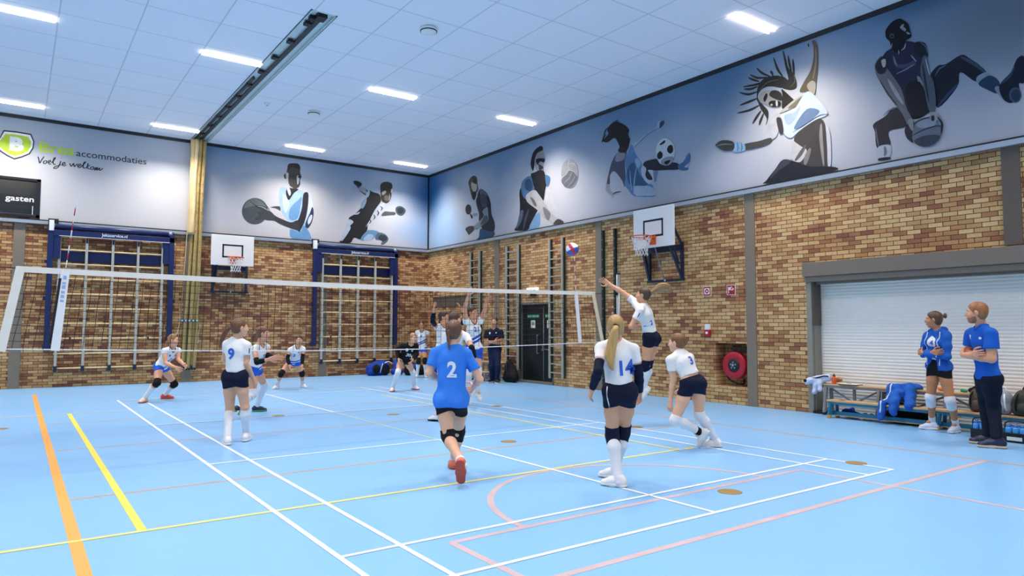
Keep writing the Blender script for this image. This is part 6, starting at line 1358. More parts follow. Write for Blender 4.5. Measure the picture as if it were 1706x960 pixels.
def person(key, label, o):
    J = {k_: V(v) if len(v) == 3 else v for k_, v in POSE[key].items()}
    u = o.get('u', 1.035); g = o.get('girth', 1.0) * u; male = o.get('male', False); h = o.get('res', .012)
    yp, ys, yh, pitch = J['yaw']; pitch = o.get('pitch', pitch)
    fl = min(J['an_l'][2], J['an_r'][2])
    base = (J['an_l'] + J['an_r']) / 2
    root = thing('person', label, 'person', (round(float(base[0]), 3), round(float(base[1]), 3), 0.0))
    pel, neck, head = J['pelvis'], J['neck'], J['head']
    up = nrm(neck - pel); rt = nrm(nrm(J['hip_r'] - J['hip_l']) + nrm(J['sh_r'] - J['sh_l'])); rt = nrm(rt - up * (rt @ up)); fr = np.cross(up, rt)
    T = np.linalg.norm(neck - pel)
    at_ = lambda t, f=0., r=0.: pel + up * (T * t) + fr * f * u + rt * r * u
    hf = V((math.cos(yh) * math.cos(pitch), math.sin(yh) * math.cos(pitch), math.sin(pitch))); hr = V((math.sin(yh), -math.cos(yh), 0)); roll = o.get('roll', 0)
    hu = np.cross(hr, hf); hr, hu = hr * math.cos(roll) + hu * math.sin(roll), hu * math.cos(roll) - hr * math.sin(roll)
    H = lambda r, f, z: head + (hr * r + hf * f + hu * z) * hs
    hs = u * (1.04 if male else .99)
    S = ('l', 'r'); sgn = {'l': -1, 'r': 1}
    out = {s: rt * sgn[s] for s in S}
    def torso(f, e=0., breast=True, low=True, k=.05):
        F13 = (fr, 1.32); F12 = (fr, 1.2)
        sw = 1.12 if male else 1.0
        if low: f.cone(J['hip_l'] + up * .03 * u, J['hip_r'] + up * .03 * u, .077 * g + e, .077 * g + e, k, (fr, 1.0))
        f.cone(at_(.06), at_(.42), .112 * g + e, (.112 if male else .094) * g + e, k, (fr, 1.2))
        f.cone(at_(.42), at_(.70), (.112 if male else .094) * g + e, .116 * sw * g + e, k, F13)
        f.cone(at_(.70), at_(.86), .116 * sw * g + e, .088 * sw * g + e, k, F13)
        f.cone(J['sh_l'] + rt * .03 * u, J['sh_r'] - rt * .04 * u, .048 * sw * g + e * .7, .048 * sw * g + e * .7, .035)
        for s in S: f.cone(at_(.99), J['sh_' + s] + up * .005, .040 * g + e * .6, .040 * g + e * .7, .035)
        if breast and not male:
            for s in S: f.ball(at_(.66, .062, .062 * sgn[s]), .056 * g + e, .045)
    def glute(f, e=0.):
        for s in S: f.ball(J['hip_' + s] - fr * .042 * u - up * .015 * u - out[s] * .020 * u, .074 * g + e, .05)
    lam = lambda a, b, t: a + (b - a) * t
    tr, kr, ar = (.085, .054, .036) if not male else (.092, .060, .042)
    def thigh(f, s, e=0., t1=1., cuts=()):
        a, b = J['hip_' + s] - out[s] * .010, J['kn_' + s]
        f.cone(a, lam(a, b, .45), tr * g + e, .076 * g + e, .04, cuts=cuts)
        if t1 > .45: f.cone(lam(a, b, .45), lam(a, b, t1), .076 * g + e, lerpr(.076, kr, (t1 - .45) / .55) * g + e, .03, cuts=cuts)
    lerpr = lambda a, b, t: a + (b - a) * t
    def shin(f, s, e=0., t0=0., t1=1., cuts=()):
        a, b = J['kn_' + s], J['an_' + s]; d = nrm(b - a); bk = -fr + d * (fr @ d); bk = nrm(bk)
        c = lam(a, b, .30) + bk * .016 * u
        f.cone(a, c, .052 * g + e, .056 * g + e, .025, cuts=cuts); f.cone(c, lam(a, b, .80), .056 * g + e, .038 * g + e, .025, cuts=cuts); f.cone(lam(a, b, .75), b, .039 * g + e, ar * g + e, .02, cuts=cuts)
    ua, fa, wr = (.042, .038, .026) if not male else (.056, .048, .032)
    def arm(f, s, e=0., cuts=(), upper=True, fore=True):
        a, b, c = J['sh_' + s], J['el_' + s], J['wr_' + s]
        if upper: f.ball(a, (.047 if not male else .060) * g + e, .03, cuts=cuts); f.cone(a, lam(a, b, .5), (.045 if not male else .057) * g + e, ua * g + e, .025, cuts=cuts); f.cone(lam(a, b, .5), b, ua * g + e, fa * g + e, .025, cuts=cuts)
        if fore: f.cone(b, lam(b, c, .35), (fa - .001) * g + e, (fa + .001) * g + e, .02, cuts=cuts); f.cone(lam(b, c, .35), c, (fa + .001) * g + e, wr * g + e, .02, cuts=cuts)
    # ---- body: torso, legs and arms, with finer head and hands worked into the same mesh
    pts = [J[k_] for k_ in J if hasattr(J[k_], 'shape') and len(J[k_]) == 3]
    lo, hi = bbox([p for p in pts if p is not head], .2)
    f = Field(lo, hi, h); torso(f); glute(f)
    for s in S: thigh(f, s); f.ball(J['kn_' + s], .054 * g, .02); shin(f, s); arm(f, s)
    f.cone(neck - up * .03, lam(neck, head, .55), .056 * g, .052 * g, .03)
    for s in S:
        th = J['toes'][0 if s == 'l' else 1]; tf = V((math.cos(th), math.sin(th), 0)); f.cone(J['an_' + s], J['an_' + s] + tf * .05 - V((0, 0, .03)), .034 * u, .03 * u, .02)
    pieces = [f.mesh()]; slots = [0]
    nh = J['neck']; hl, hh_ = bbox([head, lam(neck, head, .2)], .19 * u)
    f = Field(hl, hh_, o.get('hres', .0065))
    A = (hr, hf, hu)
    f.ell(H(0, -.014, .030), A, (.073 * hs, .093 * hs, .083 * hs), .03)
    f.ell(H(0, .022, -.040), A, (.058 * hs, .066 * hs, .074 * hs), .03)
    f.cone(H(-.022, .052, -.092), H(.022, .052, -.092), .022 * hs, .022 * hs, .03)
    f.cone(H(-.036, .060, -.028), H(.036, .060, -.028), .028 * hs, .028 * hs, .03)
    f.cone(H(-.035, .074, .024), H(.035, .074, .024), .014 * hs, .014 * hs, .02)
    for s in (-1, 1): f.ball(H(s * .031, .096, .006), .013 * hs, .016, sub=True)
    f.cone(H(0, .084, .012), H(0, .105, -.030), .008 * hs, .0125 * hs, .012); f.cone(H(-.011, .094, -.034), H(.011, .094, -.034), .008 * hs, .008 * hs, .008)
    f.cone(H(-.018, .082, -.060), H(.018, .082, -.060), .0085 * hs, .0085 * hs, .008); f.cone(H(-.014, .080, -.072), H(.014, .080, -.072), .009 * hs, .009 * hs, .008)
    for s in (-1, 1):
        f.ell(H(s * .076, -.006, -.004), (hr, nrm(hf * .9 - hu * .2), hu), (.011 * hs, .020 * hs, .031 * hs), .008)
    f.cone(H(0, -.022, -.05), neck + up * .0, .052 * g, .055 * g, .03)
    pieces.append(f.mesh()); slots.append(0)
    for s in S:
        W = J['wr_' + s]; d = nrm(W - J['el_' + s]); hd = dict(o.get('hand_' + s, {}))
        if 'crossdir' in J: cd = V(J['crossdir']); hd.update(d=cd[:3] if s == 'l' else cd[3:6], n=-cd[6:9])
        d2 = nrm(V(hd['d'])) if 'd' in hd else d
        n = V(hd['n']) if 'n' in hd else -out[s]
        n = nrm(n - d2 * (n @ d2)); sd = nrm(np.cross(d2, n)) * (1 if s == 'r' else -1) * -1
        if 'thumb' in hd: sd = nrm(V(hd['thumb']) - d2 * (V(hd['thumb']) @ d2)); n = np.cross(sd, d2) * (1 if s == 'r' else -1)
        elif sd @ (fr + V((0, 0, .3))) < 0 and not hd.get('keep'): sd = -sd
        f = Field(*bbox([W - d * .02, W + d2 * .1 * u], .12 * u), o.get('fres', .0052))
        f.cone(W - d * .05, W + d2 * .012, (wr + .001) * g, .024 * u, .012)
        hand(f, W + d2 * .01, d2, sd, n, u * (1.08 if male else 1), hd.get('curl', .28), hd.get('spread', .5))
        pieces.append(f.mesh()); slots.append(0)
    skin = skin_mat('skin_' + o['skin'], o['skin'])
    body = mesh_obj('body', pieces, skin, root)
    # eyes, brows, lips
    mw = mat('eye_white', 'e8e4e0', .3, var=0); md = mat('eye_iris', '2b2019', .3, var=0)
    for s in (-1, 1):
        p = MB(); Mx = Matrix((tuple(hr), tuple(hf), tuple(hu))).transposed()
        p.slot(0).ell(H(s * .031, .081, .006), (.0125 * hs, .0105 * hs, .0085 * hs), 12, 8, Mx); p.slot(1).ell(H(s * .031, .0885, .006), (.0062 * hs, .0045 * hs, .0062 * hs), 10, 6, Mx); p.build('eye', [mw, md], body)
        p = MB(); p.tube([H(s * .016, .091, .023), H(s * .030, .090, .0285), H(s * .046, .078, .024)], [.003 * hs, .0038 * hs, .002 * hs], 6); p.build('eyebrow', hair_mat('hair_' + o['hair'], o['hair']), body)
    p = MB(); p.tube([H(-.021, .083, -.0655), H(-.008, .0915, -.0625), H(.008, .0915, -.0625), H(.021, .083, -.0655)], [.002, .0048 * hs, .0048 * hs, .002], 6); p.tube([H(-.017, .083, -.068), H(0, .0905, -.071), H(.017, .083, -.068)], [.002, .0055 * hs, .002], 6); p.build('lips', mat('lips_rose', 'b5665e', .45, var=.03), body)
    # ---- hair
    hm = hair_mat('hair_' + o['hair'], o['hair'])
    f = Field(*bbox([head], .17 * hs), o.get('hres', .0065)); thick = o.get('cap', .010)
    f.ell(H(0, -.018, .034), A, (.077 * hs + thick * .5, .096 * hs + thick, .086 * hs + thick), .01)
    f.ell(H(0, -.045, -.02), A, (.070 * hs, .058 * hs + thick * .6, .070 * hs), .03)
    X = np.meshgrid(*f.ax, indexing='ij', sparse=True); q = [X[i] - head[i] for i in range(3)]
    lr = (q[0] * hr[0] + q[1] * hr[1] + q[2] * hr[2]) / hs; lf = (q[0] * hf[0] + q[1] * hf[1] + q[2] * hf[2]) / hs; lu = (q[0] * hu[0] + q[1] * hu[1] + q[2] * hu[2]) / hs
    line = np.maximum(lf * .80 - lu * .60 - o.get('hairline', .016), lf * 1.0 - .055 - lu * .4)
    line = np.maximum(line, np.minimum(-(lu + .012), lf * .9 + .012 + 0 * lu))            # nothing in front of or under the ears
    line = np.maximum(line, -(lu + .075))
    f.F = np.maximum(f.F, line * hs * .8) + .0016 * np.sin(np.arctan2(lr, lu + .01) * 30 + 14 * lf)
    hp = [f.mesh()]
    if 'tail' in J:
        t = np.array(J['tail'], float).reshape(-1, 4); f = None
        pt = [Vector(x[:3]) for x in t]
        if len(pt) == 1:
            f = Field(*bbox([t[0, :3]], .08), .006); c = t[0, :3]
            for i in range(5): a = i * 1.3; f.cone(c + (hr * math.cos(a) + hu * math.sin(a)) * .016, c + (hr * math.cos(a + 2) + hu * math.sin(a + 2)) * .02 - hf * .008, t[0, 3] * .55, t[0, 3] * .5, .008)
            f.ripple(.003, 120, 4)
        else:
            sm = smooth_path(pt, 6); rs = np.interp(np.linspace(0, len(t) - 1, len(sm)), range(len(t)), t[:, 3])
            f = Field(*bbox([tuple(x) for x in sm], .10), .007)
            rnd = np.random.RandomState(5); nst = 1 if o.get('braid') else 7
            for st in range(nst):
                a = 2 * PI * st / nst; prev = None
                for i, p_ in enumerate(sm):
                    tt = i / (len(sm) - 1)
                    dd = nrm(V(sm[min(i + 1, len(sm) - 1)]) - V(sm[max(i - 1, 0)])); s1 = nrm(np.cross(dd, V((.3, .2, .9)))); s2 = np.cross(dd, s1)
                    if o.get('braid'):
                        w_ = .35 * rs[i]; c = V(p_) + s1 * w_ * math.sin(i * 1.9); f.ball(c, rs[i] * .75, .006); continue
                    aa = a + .5 * math.sin(3 * tt + st); sp = .55 * rs[i] * (1 + o.get('fly', 0) * tt * (.5 + .5 * math.sin(st * 2.3)))
                    c = V(p_) + (s1 * math.cos(aa) + s2 * math.sin(aa) * .7) * sp
                    if prev is not None: f.cone(prev[0], c, max(prev[1], .005), max(rs[i] * .52, .005), .006)
                    prev = (c, rs[i] * .52)
            tie = t[0, :3]
        hp.append(f.mesh())
    if o.get('beard'):
        f = Field(*bbox([head], .17 * hs), .0065); f.ell(H(0, .022, -.044), A, (.061 * hs, .071 * hs, .078 * hs), .03); f.cone(H(-.022, .054, -.094), H(.022, .054, -.094), .026 * hs, .026 * hs, .03)
        f.F = np.maximum(f.F, np.maximum(lu * .9 + .030 + .35 * (.05 - lf), np.maximum(-(lf + .02), np.where((np.abs(lr) < .024) & (lu > -.078) & (lu < -.05), .01, -1))) * hs) if False else f.F
        X = np.meshgrid(*f.ax, indexing='ij', sparse=True); q = [X[i] - head[i] for i in range(3)]
        lr = (q[0] * hr[0] + q[1] * hr[1] + q[2] * hr[2]) / hs; lf = (q[0] * hf[0] + q[1] * hf[1] + q[2] * hf[2]) / hs; lu = (q[0] * hu[0] + q[1] * hu[1] + q[2] * hu[2]) / hs
        f.F = np.maximum(f.F, np.maximum(lu + .040, -(lf + .01)) * hs); b_ = mesh_obj('beard', [f.mesh()], hm, body)
    hair = mesh_obj('hair', hp, [hm] + ([hair_mat('hair_' + o['tailcol'], o['tailcol'])] if 'tailcol' in o else []), body, slots=[0] + ([1] if 'tailcol' in o else [0]) * (len(hp) - 1))
    if 'tail' in J and len(J['tail']) > 4 and o.get('tie', True):
        p = MB(); c = Vector(J['tail'][:3]); d_ = (Vector(J['tail'][4:7]) - c).normalized(); s1 = d_.cross(Vector((.2, .3, .9))).normalized(); s2 = d_.cross(s1)
        p.tube([c + d_ * .012 + (s1 * math.cos(i * PI / 8) + s2 * math.sin(i * PI / 8)) * (J['tail'][3] + .008) for i in range(16)], .007, 6, True); p.build('hair_tie', M_BLACK, hair)
    # ---- jersey
    e = o.get('loose', .014); hem = o.get('hem', .02); jm = o['jersey']
    f = Field(*bbox([J['hip_l'], J['hip_r'], neck, J['sh_l'], J['sh_r'], lam(J['sh_l'], J['el_l'], 1), lam(J['sh_r'], J['el_r'], 1), J['wr_l'] if o.get('long') else neck, J['wr_r'] if o.get('long') else neck], .17), h * .92)
    torso(f, e, low=hem < .06); f.cone(at_(.72), at_(-.02), .104 * g + e, .106 * g + e, .04, (fr, 1.2)); glute(f, e + .004) if hem < .0 else None
    if hem < -.03: f.cone(J['hip_l'], J['hip_r'], .074 * g + e, .074 * g + e, .04); f.cone(at_(.5), at_(-.12), .108 * g + e, .106 * g + e, .04, (fr, 1.15))
    f.cut(pel + up * hem, -up)
    sl = o.get('sleeve', .50)
    if o.get('open'):
        f.cone(at_(1.02, .17), at_(.5, .19), .085 * u, .100 * u, .01, sub=True); f.cone(at_(.5, .19), at_(-.1, .18), .100 * u, .105 * u, .01, sub=True)
    for s in S:
        a, b = J['sh_' + s], J['el_' + s]; d = nrm(b - a); cp = lam(a, b, sl)
        if o.get('long'): arm(f, s, e * .75, cuts=[(lam(b, J['wr_' + s], .97), nrm(J['wr_' + s] - b))])
        else: f.cone(a, lam(a, b, max(sl, .1) + .1), .046 * g * (1.36 if male else 1) + e * .6, .045 * g * (1.42 if male else 1) + e * .9, .025, cuts=[(cp, d)])
    f.ball(at_(1.03, .012), .066 * g, .012, sub=True)
    if o.get('vneck'): f.cone(at_(1.0, .06), at_(.86, .12), .05 * g, .012, .01, sub=True)
    if o.get('open'):      # jacket left open down the front, the sleeves added after
        pass
    f.ripple(o.get('fold', .0035), 34, 3 + len(key), up)
    pcs = [f.mesh()]
    if o.get('open'):
        f2 = Field(*bbox([at_(1.0, -.08)], .2), .01); f2.cone(at_(.98, -.07, -.06), at_(.98, -.07, .06), .045 * u, .045 * u, .02); f2.cone(at_(1.0, -.02, -.08), at_(.95, .06, -.085), .03 * u, .018 * u, .02); f2.cone(at_(1.0, -.02, .08), at_(.95, .06, .085), .03 * u, .018 * u, .02); f2.cone(at_(.97, -.1, -.03), at_(.85, -.115, .0), .05, .03, .03); pcs.append(f2.mesh())
    jersey = mesh_obj('jacket' if o.get('open') else 'polo_shirt' if o.get('polo') else 'jersey', pcs, jm(root, at_, up, rt, fr) if callable(jm) else jm, root)
    if o.get('open'):
        f = Field(*bbox([J['hip_l'], J['hip_r'], neck, J['sh_l'], J['sh_r']], .15), h * .92); torso(f, .008, low=False); f.cut(pel + up * .02, -up); f.ball(at_(1.03, .02), .066 * g, .012, sub=True)
        tee = mesh_obj('shirt', [f.mesh()], o['tee'], root)
        drape(tee, '4', .10, at_(.66, .2), fr, up, o['numcol'], tee, 'shirt_number')
        for s in (-1, 1):
            p = MB(); tr_ = BVHTree.FromPolygons([tuple(v.co) for v in jersey.data.vertices], [tuple(q_.vertices) for q_ in jersey.data.polygons]); ps = []
            for i in range(12):
                pp = at_(.95 - i * .08, .25, s * .102); hh2 = tr_.ray_cast(Vector(pp) - origin(root), Vector(-fr), .5)
                if hh2[0] is not None: ps.append(hh2[0] + origin(root))
            if len(ps) > 2: p.tube(ps, .008, 6); p.build('zip_edge', M_WHITE, jersey)
    elif o.get('collar', None) is not None:
        p = MB(); ps = []
        tr_ = BVHTree.FromPolygons([tuple(v.co) for v in jersey.data.vertices], [tuple(q_.vertices) for q_ in jersey.data.polygons])
        for i in range(28):
            a = 2 * PI * i / 28; dd = fr * math.cos(a) + rt * math.sin(a)
            pp = at_(1.03, .012) + dd * .068 * g; vdrop = (.035 * max(0, math.cos(a)) ** 3 if o.get('vneck') else 0)
            hh2 = tr_.ray_cast(Vector(pp + up * .12) - origin(root), Vector(-up), .4)
            ps.append((hh2[0] + origin(root)) if hh2[0] is not None else Vector(pp - up * .02))
        p.tube(ps, .0085 * (1.9 if o.get('polo') else 1), 8, True); p.build('collar', o['collar'], jersey)
    if 'number' in o:
        nd = fr if o.get('numfront') else -fr; tt, off_, sz = o.get('numpos', (.60, 0, .22))
        drape(jersey, o['number'], sz, at_(tt, .0, off_) + nd * .1, nd, up, o['numcol'], jersey, bold=sz * .035, sx=o.get('numsx', .92))
    for (nm, tt, off_, sz, shp, mm) in o.get('marks', ()):
        drape(jersey, '', sz, at_(tt, .1, off_), fr, up, mm, jersey, nm, shapes=shp)
    # ---- shorts or trousers
    sm = o['shorts']
    if o.get('trousers'):
        f = Field(*bbox([J[a + s] for a in ('hip_', 'kn_', 'an_') for s in S] + [at_(.3)], .16), h * .95)
        f.cone(J['hip_l'] + up * .02, J['hip_r'] + up * .02, .086 * g, .086 * g, .05); f.cone(at_(.02), at_(.12), .112 * g, .108 * g, .05, (fr, 1.18)); glute(f, .010)
        for s in S:
            thigh(f, s, .016); a, b = J['kn_' + s], J['an_' + s]; f.cone(a, lam(a, b, 1.02), .074 * g, .058 * g, .03, cuts=[(lam(a, b, .97), nrm(b - a))])
        f.cut(at_(.09), up); f.ripple(.004, 26, 9); mesh_obj('trousers', [f.mesh()], sm, root)
    else:
        f = Field(*bbox([J['hip_l'], J['hip_r'], lam(J['hip_l'], J['kn_l'], .5), lam(J['hip_r'], J['kn_r'], .5), at_(.2)], .16), h * .9); e = .010
        f.cone(J['hip_l'] + up * .03 * u, J['hip_r'] + up * .03 * u, .078 * g + e, .078 * g + e, .05); f.cone(at_(.04), at_(.26), .106 * g + e, .100 * g + e, .05, (fr, 1.18)); glute(f, e)
        st = o.get('short_len', .27)
        for s in S:
            a, b = J['hip_' + s], J['kn_' + s]; thigh(f, s, e, .5, cuts=[(lam(a, b, st), nrm(nrm(b - a) - out[s] * .25))])
        f.cut(at_(.22), up); f.ripple(.0015, 40, 2); shorts = mesh_obj('shorts', [f.mesh()], sm, root)
        rect = lambda w, l: ([(-w, -l, 0), (w, -l, 0), (w, l, 0), (-w, l, 0)], [(0, 1, 2, 3)])
        for sd in o.get('piping', ''):
            drape(shorts, '', .12, at_(-.06, -.02) + out[sd] * .10, nrm(out[sd] * .55 - fr), up, M_WHITE, shorts, 'side_piping', shapes=rect(.006, .12))
        for sd in o.get('sleeve_mark', ''):
            q = lam(J['sh_' + sd], J['el_' + sd], .28); drape(jersey, '', .08, q, nrm(out[sd] - fr * .6), nrm(J['sh_' + sd] - J['el_' + sd]), C_NAVY, jersey, 'sleeve_mark', shapes=rect(.006, .035))
        for sd in o.get('side_patch', ''):
            drape(jersey, '', .12, at_(.45, .01), nrm(out[sd] - fr * .3), up, C_NUM, jersey, 'side_patch', shapes=([(-.09, -.03, 0), (.07, -.03, 0), (.07, .05, 0)], [(0, 1, 2)]))
    # ---- sleeves, pads, socks, shoes
    for s in S:
        a, b, c = J['sh_' + s], J['el_' + s], J['wr_' + s]
        if s in o.get('sleeves', ''):
            t0, t1 = o.get('slv', (.5, .97)); f = Field(*bbox([a, b, c], .09), .0085); arm(f, s, .005, cuts=[(lam(b, c, t1), nrm(c - b))] if False else ())
            d1 = nrm(b - a); d2 = nrm(c - b); f = Field(*bbox([a, b, c], .09), .0085)
            f.cone(lam(a, b, t0 - .1), b, ua * g + .006, fa * g + .006, .015, cuts=[(lam(a, b, t0), -d1)]); f.cone(b, lam(b, c, .35), fa * g + .006, (fa + .001) * g + .006, .015, cuts=[(lam(b, c, t1), d2)]); f.cone(lam(b, c, .35), c, (fa + .001) * g + .006, wr * g + .007, .015, cuts=[(lam(b, c, t1), d2)])
            mesh_obj('arm_sleeve', [f.mesh()], o['slvcol'], root)
        a, b, c = J['hip_' + s], J['kn_' + s], J['an_' + s]; d1 = nrm(b - a); d2 = nrm(c - b)
        if 'sock' in o:
            t0 = o.get('sock_t', (.1, .1))[0 if s == 'l' else 1]; f = Field(*bbox([b, c], .10), .0085); shin(f, s, .005, cuts=[(lam(b, c, t0), -d2)]); f.cone(c - d2 * .03, c + d2 * .05, .04 * u, .04 * u, .02)
            sk = mesh_obj('sock', [f.mesh()], o['sock'], root)
            if o.get('cuff') and s in o['cuff']:
                f = Field(*bbox([lam(b, c, .7), c], .08), .0075); shin(f, s, .009, cuts=[(lam(b, c, .80), -d2), (lam(b, c, .99), d2)]); mesh_obj('ankle_cuff', [f.mesh()], M_BLACKCLOTH, root)
        if 'pad' in o and s in o.get('pads', 'lr'):
            f = Field(*bbox([lam(a, b, .7), b, lam(b, c, .4)], .11), .0085); t0, t1 = o.get('pad_t', (.80, .22)); kf = nrm(nrm(fr) - d2 * (fr @ d2))
            f.cone(lam(a, b, t0 - .05), b, .066 * g + .005, .060 * g + .006, .02, cuts=[(lam(a, b, t0), -d1)]); f.cone(b, lam(b, c, t1 + .06), .060 * g + .006, .060 * g + .005, .02, cuts=[(lam(b, c, t1), d2)]); f.ball(b + kf * .022 * u, .048 * g, .03)
            if o.get('brace'):
                f.ball(b - kf * .075 * u - d1 * .01, .028, .01, sub=True)
            mesh_obj('knee_pad', [f.mesh()], o['pad'], root)
        th = J['toes'][0 if s == 'l' else 1]; pt_ = o.get('foot_' + s, 0.0); A0 = c
        tf = V((math.cos(th) * math.cos(pt_), math.sin(th) * math.cos(pt_), math.sin(pt_))); tr2 = V((math.sin(th), -math.cos(th), 0)); tu = np.cross(tr2, tf)
        if tu[2] < 0: tu = -tu
        us = u * (1.14 if male else 1.0)
        so = A0 - tu * .088 * us                              # point on the sole below the ankle
        if pt_ == 0: so[2] = max(so[2], .004) if so[2] < .09 else so[2]
        if pt_ == 0 and so[2] < .09: so[2] = .004
        if pt_ != 0:
            low = min((so + tf * .17 * us)[2], (so - tf * .07 * us)[2])
            if low < .004: so = so + V((0, 0, .004 - low))
        P_ = lambda x, y, z: so + (tf * x + tr2 * y + tu * z) * us
        f = Field(*bbox([P_(-.09, 0, 0), P_(.2, 0, .1), A0], .08), .0075); cut = [(so + tu * .018 * us, -tu)]
        f.cone(P_(-.045, 0, .045), P_(.06, 0, .042), .040 * us, .046 * us, .02, cuts=cut); f.cone(P_(.06, 0, .040), P_(.135, .004 * sgn[s], .026), .046 * us, .040 * us, .02, (tu, 1.15), cuts=cut); f.cone(P_(-.04, 0, .06), P_(-.012, 0, .095), .040 * us, .040 * us, .02, cuts=cut); f.cone(P_(.0, 0, .075), P_(.08, 0, .05), .036 * us, .03 * us, .03, cuts=cut)
        f.cut(P_(-.012, 0, .108), nrm(tu + tf * .1))
        sc = o['shoe'][0 if s == 'l' else -1] if isinstance(o['shoe'], (list, tuple)) else o['shoe']
        shoe = mesh_obj('shoe', [f.mesh()], sc, root)
        f = Field(*bbox([P_(-.09, 0, 0), P_(.2, 0, .0)], .07), .0075); cut = [(so + tu * .002, -tu), (so + tu * .024 * us, tu)]
        f.cone(P_(-.045, 0, .02), P_(.05, 0, .02), .045 * us, .049 * us, .02, (tu, .4), cuts=cut); f.cone(P_(.05, 0, .02), P_(.135, .004 * sgn[s], .02), .049 * us, .045 * us, .02, (tu, .4), cuts=cut)
        mesh_obj('sole', [f.mesh()], o['sole'], shoe)
        p = MB()
        for i in range(4): x = .045 + i * .017; p.tube([P_(x, -.022, .085 - i * .006), P_(x + .004, 0, .092 - i * .0065), P_(x, .022, .085 - i * .006)], .0035 * us, 5)
        p.build('laces', o.get('lace', M_WHITE), shoe)
    return root
# ------------------------------------------------------------------ the people in the hall
C_WHITE = cloth_mat('white_jersey_cloth', 'f1ebe6'); C_NAVY = cloth_mat('navy_shorts_cloth', '11162d'); C_ROYAL = cloth_mat('royal_blue_cloth', '2f68cf'); C_SHORTB = cloth_mat('blue_shorts_cloth', '2c62cf')
C_LIB = cloth_mat('libero_blue_cloth', '3a7fe0'); M_BLACKCLOTH = cloth_mat('black_cloth', '15161a'); C_JACKET = cloth_mat('blue_jacket_cloth', '255fb8'); C_POLO = cloth_mat('blue_polo_cloth', '1d5cbc')
C_DENIM = cloth_mat('dark_denim', '111829'); C_NAVYPOLO = cloth_mat('navy_polo_cloth', '161b2f'); C_NAVYTR = cloth_mat('navy_tracksuit', '15203f'); C_SOCK = cloth_mat('white_sock', 'e6e3e4'); C_NUM = mat('number_blue', '2f63c6', .6, var=.02); C_NUMW = mat('number_white', 'e6e8ee', .6, var=.02)
C_SKY = mat('number_pale', 'e9ecf2', .6)
SH_WHITE = mat('white_shoe', 'efe9e6', .5, var=.03); SH_CREAM = mat('cream_shoe', 'e6dccf', .5, var=.04); SH_ORANGE = mat('coral_shoe', 'f07a55', .5, var=.05); SH_PEACH = mat('peach_shoe', 'f3cbb2', .5, var=.04); SH_RED = mat('red_shoe', 'e0452f', .5, var=.05); SH_NAVY = mat('navy_shoe', '1d2140', .5); SH_LILAC = mat('lilac_shoe', 'd7d6ea', .5, var=.03); SH_BLACK = mat('black_shoe', '1b1c22', .5)
SO_WHITE = mat('white_sole', 'e4dfda', .6); SO_DARK = mat('dark_sole', '26262e', .6); SO_RED = mat('coral_sole', 'c9503a', .6); SO_GREEN = mat('green_sole', '4c9a63', .6); SO_TAN = mat('tan_sole', 'cdb79b', .6)
FAR = dict(res=.0145, hres=.0085, fres=.0066)
def striped(c0, gap=.055, w=.018, slope=.45):
    def f(root, at_, up, rt, fr):
        n = nrm(up + rt * slope); r0 = V(root.location); c = float((at_(c0) - r0) @ n)
        return band_mat('striped_jersey_%s' % root.name.replace('.', '_'), 'f1ebe6', [(n, c, w, '2a56b8'), (n, c - gap, w, '2a56b8')])
    return f
home = dict(jersey=C_WHITE, shorts=C_NAVY, numcol=C_NUM, collar=C_WHITE, sock=C_SOCK, shoe=SH_WHITE, sole=SO_WHITE, sleeve=.52)
away = dict(shorts=C_SHORTB, numcol=C_NUM, collar=C_NAVY, vneck=True, sock=C_SOCK, shoe=SH_WHITE, sole=SO_WHITE, sleeve=.26, numfront=True, hem=.0, **FAR)
dot = lambda r: ([(r * math.cos(i * PI / 6), r * math.sin(i * PI / 6), 0) for i in range(12)], [tuple(range(12))])
tri = ([(-.022, -.018, 0), (.022, -.018, 0), (.0, .024, 0)], [(0, 1, 2)])
shield = ([(-.025, .03, 0), (.025, .03, 0), (.025, -.01, 0), (0, -.035, 0), (-.025, -.01, 0)], [(0, 1, 2, 3, 4)])

person('number14', 'person seen from behind with long blonde ponytail, white jersey 14, navy arm sleeves', dict(home, skin='e2a179', hair='b98f58', tailcol='c79c5e', number='14', numpos=(.50, .075, .20), sleeves='lr', slv=(.42, .96), slvcol=C_NAVY, piping='l', sleeve_mark='l', pad=C_NAVY, pads='lr', pad_t=(.78, .20), sock_t=(.05, .05), girth=1.03, res=.0095, hem=.10,
    hand_l=dict(curl=.35), hand_r=dict(curl=.4)))
person('hitter', 'person jumping to spike the ball, one arm stretched out, brown ponytail flying', dict(home, skin='e2a179', hair='54392a', tailcol='a67d4c', fly=.8, sleeves='', side_patch='l', sleeve_mark='l', pad=C_NAVY, brace=True, sock_t=(.12, .12), res=.0105, hem=.10, foot_l=-.9, foot_r=-.9, girth=1.0, pitch=.12,
    hand_r=dict(curl=.25, spread=.7), hand_l=dict(curl=.5)))
person('number3', 'person crouching in white jersey 3 and navy shorts with one arm hanging down', dict(home, skin='eab08c', hair='7d5330', number='3', numpos=(.66, .02, .15), sock_t=(.0, .0), pad=C_SOCK, cuff='l', res=.0105, hem=.12, foot_l=-1.0, girth=1.03, short_len=.30, shoe=SH_WHITE, pad_t=(.88, .16), hand_l=dict(curl=.35)))
person('number9', 'person seen from behind in white jersey 9, dark red ponytail and long white socks', dict(home, skin='e6a984', hair='6f452c', number='9', sleeve_mark='r', numpos=(.62, -.02, .20), sock_t=(-.12, -.12), res=.0105, hem=.08, short_len=.28, hand_r=dict(curl=.35), hand_l=dict(curl=.3)))
